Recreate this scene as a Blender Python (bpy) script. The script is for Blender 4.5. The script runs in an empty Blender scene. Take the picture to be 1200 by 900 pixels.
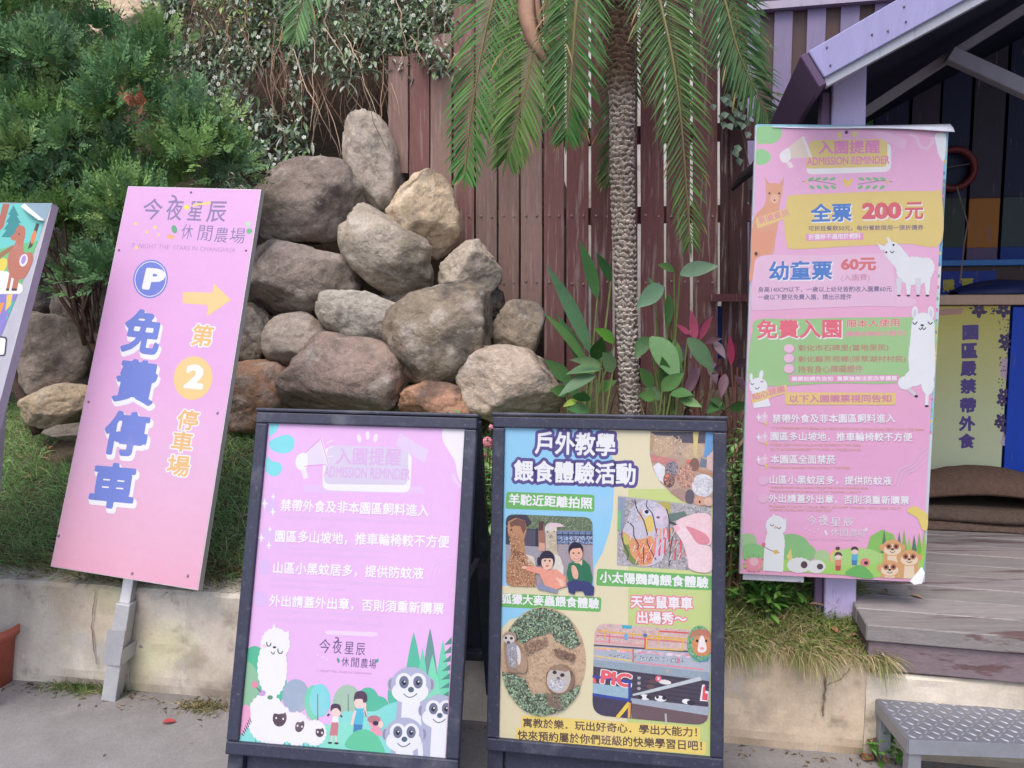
import bpy, math, random
import numpy as np
from mathutils import Vector as V, noise as NZ, Matrix
random.seed(7)
C = bpy.context.scene
rad = math.radians
# ------------------------------------------------------------------ camera, sky, sun, exposure
F = 900.0; PITCH = rad(5.2); CAMZ = 1.45
cd = bpy.data.cameras.new('camera'); cam = bpy.data.objects.new('camera', cd); C.collection.objects.link(cam)
cam.location = (0, 0, CAMZ); cam.rotation_euler = (rad(90) - PITCH, 0, 0)
cd.sensor_width = 36; cd.lens = 36 * F / 1200; cd.clip_start = .05; cd.clip_end = 500
C.camera = cam
SUN_EL, SUN_AZ = rad(58), rad(200)
w = bpy.data.worlds.new('World'); C.world = w; w.use_nodes = True
nt = w.node_tree; sky = nt.nodes.new('ShaderNodeTexSky'); sky.sky_type = 'NISHITA'; sky.sun_disc = False
sky.sun_elevation = SUN_EL; sky.sun_rotation = SUN_AZ; sky.air_density = .8; sky.dust_density = 3.0; sky.ozone_density = 1.0
bg = nt.nodes['Background']; bg.inputs[1].default_value = .15
nt.links.new(sky.outputs[0], bg.inputs[0])
sd = bpy.data.lights.new('sun', 'SUN'); sd.energy = .9; sd.angle = rad(35); sd.color = (1, .97, .93)
sun = bpy.data.objects.new('sun', sd); C.collection.objects.link(sun)
sdir = V((math.sin(SUN_AZ) * math.cos(SUN_EL), math.cos(SUN_AZ) * math.cos(SUN_EL), math.sin(SUN_EL)))
sun.rotation_euler = sdir.to_track_quat('Z', 'Y').to_euler()
C.view_settings.view_transform = 'Standard'; C.view_settings.look = 'None'; C.view_settings.gamma = 1
C.view_settings.exposure = 1.1

# ------------------------------------------------------------------ helpers
RC, RS = math.cos(PITCH), math.sin(PITCH)
CAM = V((0, 0, CAMZ))
def ray(px, py):
    v = (450 - py) / F
    return V(((px - 600) / F, RC + v * RS, -RS + v * RC))
def at(px, py, Y):
    r = ray(px, py); return CAM + r * (Y / r.y)
def onplane(px, py, P, n):
    r = ray(px, py); return CAM + r * ((P - CAM).dot(n) / r.dot(n))
def onz(px, py, z):
    r = ray(px, py); return CAM + r * ((z - CAMZ) / r.z)
YAW = rad(9.5)                                  # kerb, fence and signs are turned this far from the lens axis
EX = V((math.cos(YAW), -math.sin(YAW), 0)); EY = V((math.sin(YAW), math.cos(YAW), 0)); UP = V((0, 0, 1))
def W(s, d, z): return EX * s + EY * d + UP * z
def sd_of(p): return p.dot(EX), p.dot(EY)
def lin(c, k=.80):
    o = []
    for x in c[:3]:
        x /= 255.0
        o.append((x / 12.92 if x <= .04045 else ((x + .055) / 1.055) ** 2.4) * k)
    return (*o, 1.0)
def jit(c, a):
    f = 1 + random.uniform(-a, a)
    return tuple(max(0, min(255, x * f + random.uniform(-a, a) * 25)) for x in c[:3])
class MB:
    def __init__(s): s.v = []; s.f = []; s.c = []
    def add(s, vs, fs, col, k=.80):
        b = len(s.v); s.v += [tuple(p) for p in vs]; l = lin(col, k)
        for f in fs: s.f.append([i + b for i in f]); s.c.append(l)
    def face(s, vs, col): s.add(vs, [range(len(vs))], col)
    def box(s, O, ex, ey, ez, r, col):           # r = (u0,u1,v0,v1,w0,w1)
        P = [O + ex * r[i] + ey * r[2 + j] + ez * r[4 + k] for k in (0, 1) for j in (0, 1) for i in (0, 1)]
        s.add(P, [(0, 2, 3, 1), (4, 5, 7, 6), (0, 1, 5, 4), (2, 6, 7, 3), (0, 4, 6, 2), (1, 3, 7, 5)], col)
    def bar(s, A, B, wd, th, col, side=None):
        d = (B - A); L = d.length; d.normalize()
        x = (side or UP).cross(d)
        if x.length < 1e-4: x = V((1, 0, 0)).cross(d)
        x.normalize(); y = d.cross(x)
        s.box(A, x, y, d, (-wd / 2, wd / 2, -th / 2, th / 2, 0, L), col)
    def tube(s, pts, rs, col, n=6, cap=True):
        if not hasattr(rs, '__len__'): rs = [rs] * len(pts)
        rings = []; x = None
        for i, p in enumerate(pts):
            d = (pts[min(i + 1, len(pts) - 1)] - pts[max(i - 1, 0)])
            if d.length < 1e-9: d = V((0, 0, 1))
            d.normalize()
            if x is None:
                x = d.cross(V((.31, .9, .2))); x.normalize()
            else:
                x = x - d * x.dot(d); x.normalize()
            y = d.cross(x)
            rings += [p + (x * math.cos(a) + y * math.sin(a)) * rs[i] for a in [2 * math.pi * k / n for k in range(n)]]
        fs = []
        for i in range(len(pts) - 1):
            for k in range(n):
                fs.append((i * n + k, i * n + (k + 1) % n, (i + 1) * n + (k + 1) % n, (i + 1) * n + k))
        if cap: fs.append(tuple(range(n))[::-1]); fs.append(tuple(range((len(pts) - 1) * n, len(pts) * n)))
        s.add(rings, fs, col)
    def leaf(s, base, d, up, L, wd, droop, col, n=4, fold=.18, shape=1.0, twist=0):
        d = d.normalized(); side = d.cross(up)
        if side.length < 1e-4: side = d.cross(V((1, .2, 0)))
        side.normalize(); nrm = side.cross(d)
        if twist: 
            q = Matrix.Rotation(twist, 3, d); side = q @ side; nrm = q @ nrm
        vs = []; p = base.copy(); cur = d.copy()
        for i in range(n + 1):
            t = i / n
            ww = wd * (math.sin(math.pi * min(1, (.06 + .94 * t)) ** shape) if i < n else 0.02)
            if i == 0: ww = wd * .12
            vs += [p - side * ww * .5 + nrm * ww * fold, p.copy(), p + side * ww * .5 + nrm * ww * fold]
            cur = (cur + V((0, 0, -1)) * droop / n).normalized(); p = p + cur * (L / n)
        fs = []
        for i in range(n):
            a = i * 3; fs += [(a, a + 1, a + 4, a + 3), (a + 1, a + 2, a + 5, a + 4)]
        s.add(vs, fs, col)
    def blade(s, base, d, L, wd, droop, col, n=2):
        d = d.normalized(); side = d.cross(V((random.uniform(-1, 1), random.uniform(-1, 1), .3)))
        if side.length < 1e-4: side = V((1, 0, 0))
        side.normalize(); p = base.copy(); vs = []; cur = d.copy()
        for i in range(n + 1):
            ww = wd * (1 - i / n) * .5 + wd * .04
            vs += [p - side * ww, p + side * ww]
            cur = (cur + V((0, 0, -1)) * droop / n).normalized(); p = p + cur * (L / n)
        s.add(vs, [(2 * i, 2 * i + 1, 2 * i + 3, 2 * i + 2) for i in range(n)], col)
    def build(s, name, mat, parent=None, smooth=False, **props):
        me = bpy.data.meshes.new(name)
        base = rootloc(parent) if parent else V((0, 0, 0))
        me.from_pydata([(x - base.x, y - base.y, z - base.z) for x, y, z in s.v], [], s.f)
        at_ = me.attributes.new('Col', 'FLOAT_COLOR', 'CORNER')
        arr = []
        for f, c in zip(s.f, s.c): arr += list(c) * len(f)
        at_.data.foreach_set('color', arr)
        if smooth: me.polygons.foreach_set('use_smooth', [True] * len(me.polygons))
        me.materials.append(mat); me.update()
        o = bpy.data.objects.new(name, me); C.collection.objects.link(o)
        if parent: o.parent = parent
        for k, v in props.items(): o[k] = v
        return o
def rootloc(o):
    l = V(o.location)
    while o.parent: o = o.parent; l = l + V(o.location)
    return l
def thing(name, label, cat, loc, group=None):
    o = bpy.data.objects.new(name, None); C.collection.objects.link(o); o.location = loc
    o.empty_display_size = .1; o['label'] = label; o['category'] = cat
    if group: o['group'] = group
    return o
def tag(o, label, cat, group=None):
    o['label'] = label; o['category'] = cat
    if group: o['group'] = group
    return o
def bevel(o, wd=.003, seg=2):
    m = o.modifiers.new('bevel', 'BEVEL'); m.width = wd; m.segments = seg; m.limit_method = 'ANGLE'; return o

# ------------------------------------------------------------------ materials
def mat(name, rough=.6, spec=.3, noise=(), bump=(), stretch=(1, 1, 1), metallic=0.0, transl=0.0, stain=(), rnd=0.0, rough_var=0.0):
    m = bpy.data.materials.new(name); m.use_nodes = True; t = m.node_tree; N = t.nodes; L = t.links
    p = N['Principled BSDF']; p.inputs['Roughness'].default_value = rough; p.inputs['Metallic'].default_value = metallic
    p.inputs['Specular IOR Level'].default_value = spec
    at_ = N.new('ShaderNodeAttribute'); at_.attribute_name = 'Col'; col = at_.outputs['Color']
    tc = N.new('ShaderNodeTexCoord'); mp = N.new('ShaderNodeMapping'); mp.inputs['Scale'].default_value = stretch
    oi = N.new('ShaderNodeObjectInfo')
    ad = N.new('ShaderNodeVectorMath'); ad.operation = 'ADD'
    sc = N.new('ShaderNodeVectorMath'); sc.operation = 'SCALE'; sc.inputs[0].default_value = (17, 31, 23); L.new(oi.outputs['Random'], sc.inputs['Scale'])
    L.new(tc.outputs['Object'], mp.inputs[0]); L.new(mp.outputs[0], ad.inputs[0]); L.new(sc.outputs[0], ad.inputs[1])
    co = ad.outputs[0]
    def nz(scale, det=6, ro=.6):
        n = N.new('ShaderNodeTexNoise'); n.inputs['Scale'].default_value = scale; n.inputs['Detail'].default_value = det
        n.inputs['Roughness'].default_value = ro; L.new(co, n.inputs['Vector']); return n.outputs['Fac']
    def math_(op, a, b, clamp=False):
        n = N.new('ShaderNodeMath'); n.operation = op; n.use_clamp = clamp
        for i, x in enumerate((a, b)):
            if isinstance(x, (int, float)): n.inputs[i].default_value = x
            else: L.new(x, n.inputs[i])
        return n.outputs[0]
    for (scol, scale, lo, hi, amt) in stain:
        r = N.new('ShaderNodeMapRange'); r.inputs[1].default_value = lo; r.inputs[2].default_value = hi; r.inputs[4].default_value = amt
        L.new(nz(scale), r.inputs[0]); mx = N.new('ShaderNodeMix'); mx.data_type = 'RGBA'
        L.new(r.outputs[0], mx.inputs['Factor']); L.new(col, mx.inputs['A']); mx.inputs['B'].default_value = lin(scol); col = mx.outputs['Result']
    if noise or rnd:
        acc = 1.0
        for scale, amt in noise:
            acc = math_('ADD', acc, math_('MULTIPLY', math_('SUBTRACT', nz(scale), .5), amt * 4))
        if rnd: acc = math_('ADD', acc, math_('MULTIPLY', math_('SUBTRACT', oi.outputs['Random'], .5), rnd * 2))
        acc = math_('MAXIMUM', acc, .05)
        s2 = N.new('ShaderNodeVectorMath'); s2.operation = 'SCALE'; L.new(col, s2.inputs[0]); L.new(acc, s2.inputs['Scale']); col = s2.outputs[0]
    L.new(col, p.inputs['Base Color'])
    if rough_var:
        L.new(math_('ADD', rough, math_('MULTIPLY', math_('SUBTRACT', nz(6), .5), rough_var * 2)), p.inputs['Roughness'])
    prev = None
    for scale, st, dist in bump:
        b = N.new('ShaderNodeBump'); b.inputs['Strength'].default_value = st; b.inputs['Distance'].default_value = dist
        L.new(nz(scale, 8), b.inputs['Height'])
        if prev: L.new(prev, b.inputs['Normal'])
        prev = b.outputs[0]
    if prev: L.new(prev, p.inputs['Normal'])
    if transl:
        tr = N.new('ShaderNodeBsdfTranslucent'); L.new(col, tr.inputs[0]); ms = N.new('ShaderNodeMixShader'); ms.inputs[0].default_value = transl
        L.new(p.outputs[0], ms.inputs[1]); L.new(tr.outputs[0], ms.inputs[2]); L.new(ms.outputs[0], N['Material Output'].inputs[0])
    return m
M_PRINT = mat('printed_vinyl', .38, .35, noise=((5, .03), (40, .012), (260, .015)), bump=((7, .25, .004),), stain=(((150, 128, 140), 60, .70, .78, .35), ((196, 170, 184), 5, .60, .74, .18)))
M_PHOTO = mat('printed_photograph', .42, .3, noise=((26, .05), (110, .09), (330, .08)))
M_METAL = mat('galvanised_steel', .45, .4, noise=((14, .10), (90, .06)), bump=((160, .1, .001),), metallic=.45, rough_var=.2)
M_PLATE = mat('checker_plate_steel', .42, .5, noise=((5, .10), (60, .08)), metallic=.55, rough_var=.25)
M_ALU = mat('sign_edge_aluminium', .45, .4, noise=((30, .08), (200, .05)), stretch=(1, 1, .2), metallic=.4)
M_BLACK = mat('worn_black_plastic', .5, .35, noise=((12, .12), (90, .22)), bump=((240, .35, .001),), stain=(((150, 152, 165), 90, .62, .72, .22), ((128, 126, 132), 7, .56, .75, .4)))
M_DBLACK = mat('black_paint', .55, .3, noise=((14, .1),))
M_WOOD = mat('weathered_red_wood', .7, .2, noise=((5, .16), (22, .14)), bump=((26, .35, .004),), stretch=(14, 14, .9), rnd=.10, stain=(((166, 146, 140), 3.5, .54, .68, .7), ((74, 50, 50), 5.0, .60, .72, .6)))
M_PAINTW = mat('painted_wood', .55, .3, noise=((5, .08), (30, .05)), bump=((40, .15, .002),), stretch=(6, 6, .8), stain=(((120, 108, 118), 9, .63, .72, .6),))
M_DECK = mat('weathered_deck', .75, .2, noise=((4, .14), (16, .14)), bump=((18, .3, .004),), stretch=(1.2, 16, 16), stain=(((98, 72, 70), 1.4, .57, .63, .8),))
M_CONC = mat('stained_concrete', .85, .2, noise=((2.2, .13), (14, .10), (120, .10)), bump=((40, .25, .006), (220, .25, .002)),
             stain=(((166, 142, 114), 1.7, .48, .70, .55), ((92, 86, 84), 3.0, .56, .72, .6), ((112, 100, 88), 9, .58, .70, .5), ((205, 200, 196), 6, .60, .72, .55)))
M_PAVE = mat('pavement_concrete', .9, .15, noise=((1.1, .12), (9, .10), (70, .10), (260, .20)), bump=((140, .5, .004), (400, .4, .002)),
             stain=(((84, 78, 76), 70, .68, .74, .6), ((112, 106, 104), 1.3, .50, .66, .6), ((160, 154, 152), 4.0, .6, .72, .4)))
M_ROCK = mat('boulder_stone', .85, .2, noise=((2.4, .20), (9, .22), (40, .24), (170, .20)), bump=((7, .7, .05), (30, .65, .016), (150, .5, .004)),
             stain=(((186, 176, 166), 5.5, .54, .64, .55), ((76, 70, 68), 4.2, .55, .66, .7), ((122, 112, 88), 2.6, .58, .70, .45), ((148, 122, 108), 2.2, .62, .75, .22), ((198, 190, 182), 16, .60, .72, .5)))
M_SOIL = mat('dark_soil', .95, .1, noise=((6, .2), (50, .25)), bump=((20, .7, .03), (90, .6, .01)))
M_LEAF = mat('leaf', .5, .3, noise=((9, .10), (60, .08)), transl=.22, stain=(((160, 136, 84), 16, .62, .72, .6), ((58, 72, 44), 7, .58, .74, .4)))
M_NEEDLE = mat('conifer_needles', .6, .25, noise=((8, .14),), transl=.15)
M_PALM = mat('palm_leaflets', .5, .22, noise=((10, .12),), transl=.25)
M_GRASS = mat('grass_blades', .6, .2, transl=.25)
M_DRY = mat('dry_stems', .85, .1, noise=((20, .2),))
M_BARK = mat('bark', .9, .15, noise=((20, .25), (90, .25)), bump=((60, .6, .006),))
M_PETAL = mat('petals', .6, .2, transl=.3)
M_MAT = mat('coir_mat', .95, .05, noise=((60, .25), (300, .25)), bump=((240, .8, .006), (60, .5, .01)))
M_POT = mat('terracotta_plastic', .5, .35, noise=((6, .06), (60, .04)))
M_FABRIC = mat('tarp', .5, .3, noise=((8, .1),))

# ------------------------------------------------------------------ ground, pavement, slope
WALLD = 2.565                                    # distance of the retaining wall's face along EY
ZT = .41                                        # top of the wall
def slope_z(s, d):
    z = ZT - .015 + max(0, d - WALLD - .12) * .40
    if s > -.24: z -= .075 * min(1, (s + .24) / .12) * max(0, 1 - max(0, d - WALLD - .12) / .5)
    if s < -.4: z += max(0, min(1, (-.4 - s) / 1.0)) * max(0, d - 3.0) * .06
    return min(z, 1.12) + .02 * NZ.noise(V((s * 2.1, d * 2.1, 3.3)))
mb = MB(); n = 40; S = 60
mb.face([V((-S, -S, 0)), V((S, -S, 0)), V((S, S * 2, 0)), V((-S, S * 2, 0))], (142, 138, 136))
mb.build('pavement', M_PAVE, kind='structure')
mb = MB(); vs = []; nx, ny = 90, 46
for j in range(ny + 1):
    for i in range(nx + 1):
        s = -5.0 + 6.05 * i / nx; d = WALLD + .10 + 2.3 * (j / ny)
        s = min(s, .70 + (d - WALLD) * .05); vs.append(W(s, d, slope_z(s, d) + .012 * NZ.noise(V((s * 11, d * 11, 1)))))
mb.add(vs, [(j * (nx + 1) + i, j * (nx + 1) + i + 1, (j + 1) * (nx + 1) + i + 1, (j + 1) * (nx + 1) + i) for j in range(ny) for i in range(nx)], (104, 92, 76))
mb.build('ground_slope', M_SOIL, smooth=True, kind='structure')
# bank of earth behind the boulders
mb = MB(); vs = []; nx, ny = 60, 40
for j in range(ny + 1):
    for i in range(nx + 1):
        s = -5.0 + 4.55 * i / nx; t = j / ny
        h = 1.0
        if s > -1.15: h = max(.35, 1 - (s + 1.15) / .75 * .65)
        d = 4.46 + .80 * t ** 1.1 + max(0, t - .9) * 8
        z = .5 + (3.9 * t) * h + .10 * NZ.noise(V((s * 2, d * 2, t * 3)))
        d += .12 * NZ.noise(V((s * 1.7, t * 5, 9)))
        vs.append(W(s, d, z))
mb.add(vs, [(j * (nx + 1) + i, j * (nx + 1) + i + 1, (j + 1) * (nx + 1) + i + 1, (j + 1) * (nx + 1) + i) for j in range(ny) for i in range(nx)], (84, 72, 62))
mb.build('earth_bank', M_SOIL, smooth=True, kind='structure')
# retaining wall
S_STEP = 1.0                                    # where the wall drops under the deck
t = thing('retaining_wall', 'low weathered concrete retaining wall along the pavement below the grass and the deck', 'wall', W(0, WALLD, 0))
def wall_block(name, s0, s1, zt, dep=.16, col=(216, 206, 192), seed=0):
    mb = MB(); nx = max(2, int((s1 - s0) / .014)); nz = 12; vs = []
    prof = [(0.006, 0.0)] + [(.004 * (1 - k / nz), zt * k / nz * .965) for k in range(1, nz + 1)] + [(.012, zt), (dep, zt + .004), (dep, 0)]
    for i in range(nx + 1):
        s = s0 + (s1 - s0) * i / nx
        for (dd, z) in prof:
            r = .006 * NZ.noise(V((s * 5, z * 5, seed))) + .003 * NZ.noise(V((s * 22, z * 22, seed)))
            chip = -.012 * max(0, NZ.noise(V((s * 9, 4, seed)))) if z >= zt * .95 else 0
            vs.append(W(s, WALLD + dd + r - chip * .5, z + (chip if z > .02 else 0)))
    m = len(prof); mb.v = [tuple(p) for p in vs]
    for i in range(nx):
        s = s0 + (s1 - s0) * i / nx
        for k in range(m - 1):
            z = prof[k][1]; drip = max(0, NZ.noise(V((s * 7, z * .8, seed + 20)))) * min(1, z / zt + .25); foot_ = max(0, 1 - z / (.045 + .05 * abs(NZ.noise(V((s * 6, 1, seed)))))) * max(0, min(1, .35 + 1.6 * NZ.noise(V((s * 3.1, 7, seed))))) if k < nz else 0
            moss = max(0, NZ.noise(V((s * 2.3, z * 3, seed + 9))) - .15)
            c = [col[0] * (1 - .20 * drip - .30 * foot_ - .1 * moss), col[1] * (1 - .21 * drip - .32 * foot_ - .05 * moss), col[2] * (1 - .24 * drip - .34 * foot_ - .3 * moss)]
            mb.f.append([i * m + k, (i + 1) * m + k, (i + 1) * m + k + 1, i * m + k + 1]); mb.c.append(lin(c))
    mb.f.append(list(range(m))[::-1]); mb.c.append(lin(col)); mb.f.append([nx * m + k for k in range(m)]); mb.c.append(lin(col))
    return mb.build(name, M_CONC, t)
for i, (a, b, zt) in enumerate(((-5.2, -1.93, .41), (-1.9285, -.12, .41))):
    wall_block('wall_section', a, b, zt, seed=i)
wall_block('wall_section', -.1185, .742, .335, .2, (214, 194, 170), 5); wall_block('lower_wall_section', .7435, 1.62, .285, .3, (220, 208, 190), 7); wall_block('lower_wall_section', 1.628, 3.4, .285, .3, (220, 208, 190), 8)

def crack(pts, wd):
    mb = MB(); P = []
    for k in range(len(pts) - 1):
        for q in range(6):
            f = q / 6; P.append((pts[k][0] + (pts[k + 1][0] - pts[k][0]) * f + random.uniform(-.004, .004), pts[k][1] + (pts[k + 1][1] - pts[k][1]) * f))
    P.append(pts[-1])
    for (a_, b_) in zip(P, P[1:]):
        w1 = wd * random.uniform(.5, 1.2); mb.face([W(a_[0] - w1, WALLD - .0075, a_[1]), W(a_[0] + w1, WALLD - .0075, a_[1]), W(b_[0] + w1, WALLD - .0075, b_[1]), W(b_[0] - w1, WALLD - .0075, b_[1])], (112, 98, 84))
    mb.build('crack', M_CONC, t)
crack([(.615, .33), (.617, .24), (.612, .13)], .0035); crack([(.70, .31), (.66, .26), (.617, .235)], .003); crack([(-1.30, .40), (-1.31, .2), (-1.30, .02)], .0016); crack([(-2.05, .40), (-2.07, .25), (-2.06, .1)], .0022); crack([(-.62, .40), (-.6, .2), (-.63, .04)], .0016)
# ------------------------------------------------------------------ fence
PF = at(560, 300, 4.40); 
def onf(px, py, off=0.0): return onplane(px, py, PF - EY * off, EY)
t = thing('wooden_fence', 'reddish brown fence of weathered vertical planks behind the palm and the boulders', 'fence', onf(650, 445))
PL = [(455, 478, 66, 203), (480, 503, 62, 213), (504.5, 529, 40, 246), (531.5, 555.5, 5, 296), (557.5, 582, -40, 330), (584.5, 608, -60, 361), (610.5, 635, -60, 360),
      (637.5, 661, -60, 446), (664, 689.5, -60, 446), (692.5, 717.5, -60, 470), (720.5, 747, -60, 480), (750.5, 778, -60, 490), (781, 808.5, -60, 490), (812, 841, -60, 490),
      (844, 853.5, -60, 345), (846, 876, -60, 490), (879, 906, 222, 490), (909, 938, 240, 490)]
for i, (x0, x1, y0, y1) in enumerate(PL):
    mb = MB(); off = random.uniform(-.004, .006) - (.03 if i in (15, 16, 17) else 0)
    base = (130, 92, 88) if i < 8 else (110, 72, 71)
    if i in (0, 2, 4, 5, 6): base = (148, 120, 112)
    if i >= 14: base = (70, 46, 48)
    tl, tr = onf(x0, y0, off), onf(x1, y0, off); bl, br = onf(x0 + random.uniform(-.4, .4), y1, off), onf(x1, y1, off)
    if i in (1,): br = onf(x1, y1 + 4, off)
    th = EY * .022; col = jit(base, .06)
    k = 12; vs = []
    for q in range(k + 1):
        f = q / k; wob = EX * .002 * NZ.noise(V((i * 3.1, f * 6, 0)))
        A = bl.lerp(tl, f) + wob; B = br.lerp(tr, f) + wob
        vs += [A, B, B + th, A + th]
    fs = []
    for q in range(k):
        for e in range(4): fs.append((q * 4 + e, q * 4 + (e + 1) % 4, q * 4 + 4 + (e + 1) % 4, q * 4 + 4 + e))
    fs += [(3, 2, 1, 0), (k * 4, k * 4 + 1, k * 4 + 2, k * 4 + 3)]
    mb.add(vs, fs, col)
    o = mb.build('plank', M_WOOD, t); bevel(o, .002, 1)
for (x0, x1, y) in ((455, 940, 160), (560, 940, 252), (690, 940, 430)):
    mb = MB(); A = onf(x0, y, -.032); B = onf(x1, y, -.032); A.z = B.z = (A.z + B.z) / 2
    mb.box(A, (B - A).normalized(), EY, UP, (0, (B - A).length, 0, .04, -.045, .045), (92, 58, 58)); mb.build('rail', M_WOOD, t)
mb = MB(); A = onf(832, 349, .024); B = onf(900, 349, .024); mb.box(A, (B - A).normalized(), EY, UP, (0, (B - A).length, -.03, 0, -.02, .02), (92, 56, 58)); mb.build('short_rail', M_WOOD, t)
mb = MB()
for i, (x0, x1, y0, y1) in enumerate(PL[3:14]):
    for y in (253, 330 + (i % 3)):
        if y > y1 - 8: continue
        for x in (x0 + 6, x1 - 6):
            p = onf(x, y + random.uniform(-1, 1), .005); mb = MB(); mb.tube([p, p - EY * .004], [.007, .005], (150, 130, 122), 8); mb.build('bolt', M_METAL, t)

mb = MB(); O = W(-1.2, 5.75, 0); mb.box(O, EX, EY, UP, (0, 5.3, 0, .12, .2, 4.6), (214, 212, 208)); o = mb.build('pale_backdrop', M_CONC)  # added backdrop: makes the fence gaps whitish instead of blue sky
for v in o.data.vertices: v.co -= O
o.location = O; tag(o, 'pale backdrop added behind the wooden fence to whiten its gaps', 'wall')
# ------------------------------------------------------------------ boulders
def ico(sub):
    import bmesh
    b = bmesh.new(); bmesh.ops.create_icosphere(b, subdivisions=sub, radius=1); vs = [v.co.copy() for v in b.verts]; fs = [[v.index for v in f.verts] for f in b.faces]; b.free(); return vs, fs
ICO = ico(5); ICO4 = ico(4)
def rock_depth(px, py): return 3.80 + (470 - py) / 290 * .52 + (600 - px) / 900 * 3.9 * math.tan(YAW) * .8
def rock(px, py, w_, h_, rot, col, label, seed, dY=0.0, cuts=11, rough=1.0, dep=.85):
    rr = random.Random(seed); Y = rock_depth(px, py) + dY
    c = at(px, py, Y); a = w_ / 2 * Y / F * 1.12; b = h_ / 2 * Y / F * 1.12; g = (a + b) / 2 * dep
    R = rad(rot); X = (V((1, 0, 0)) * math.cos(R) + UP * math.sin(R)); Z = (UP * math.cos(R) - V((1, 0, 0)) * math.sin(R)); Yv = V((0, 1, 0))
    pl = []
    for _ in range(cuts):
        nn = V((rr.gauss(0, 1), rr.gauss(0, 1), rr.gauss(0, 1))).normalized(); pl.append((nn, rr.uniform(.64, .95)))
    vs = []; o = V((seed * 1.7, seed * .9, seed * 2.3))
    for d in ICO[0]:
        r = 1 / (abs(d.x) ** 2.6 + abs(d.y) ** 2.6 + abs(d.z) ** 2.6) ** (1 / 2.6)
        for nn, h in pl:
            q = d.dot(nn)
            if q > .05:
                lim = h * 1.12 / q
                if lim < r * 1.06:
                    e = max(0, min(1, (r * 1.06 - lim) / (.08 * r))); r = r * (1 - e) + min(r, lim) * e if lim < r else r - .02 * e
        r += rough * (.06 * NZ.noise(d * 1.7 + o) + .03 * NZ.noise(d * 4 + o) + .02 * NZ.noise(d * 10 + o) + .010 * NZ.noise(d * 24 + o))
        for fq, am in ((1.6, .040), (3.7, .026), (8.5, .012)):
            g0 = 1 - abs(NZ.noise(d * fq + o * 1.3 + V((fq, 0, 0)))) * 2.2
            if g0 > .55: r -= am * rough * ((g0 - .55) / .45) ** 2
        p = X * d.x * a * r + Yv * d.y * g * r + Z * d.z * b * r
        vs.append(c + p)
    g_ = (col[0] + col[1] + col[2]) / 3; kk = .15 if (col[0] - col[2]) > 34 else .10; col = tuple(x * (1 - kk) + g_ * kk + 6 for x in col); col = (col[0] * 1.12, col[1] * 1.09, col[2] * 1.06)
    mb = MB(); mb.add(vs, ICO[1], col)
    loc = c - UP * b
    ob = mb.build('boulder', M_ROCK, None, True)
    for v in ob.data.vertices: v.co -= loc
    ob.location = loc
    tag(ob, label, 'boulder', 'boulders piled against the bank'); return ob
G1, G2, G3 = (146, 138, 130), (124, 114, 106), (168, 158, 146)
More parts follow.
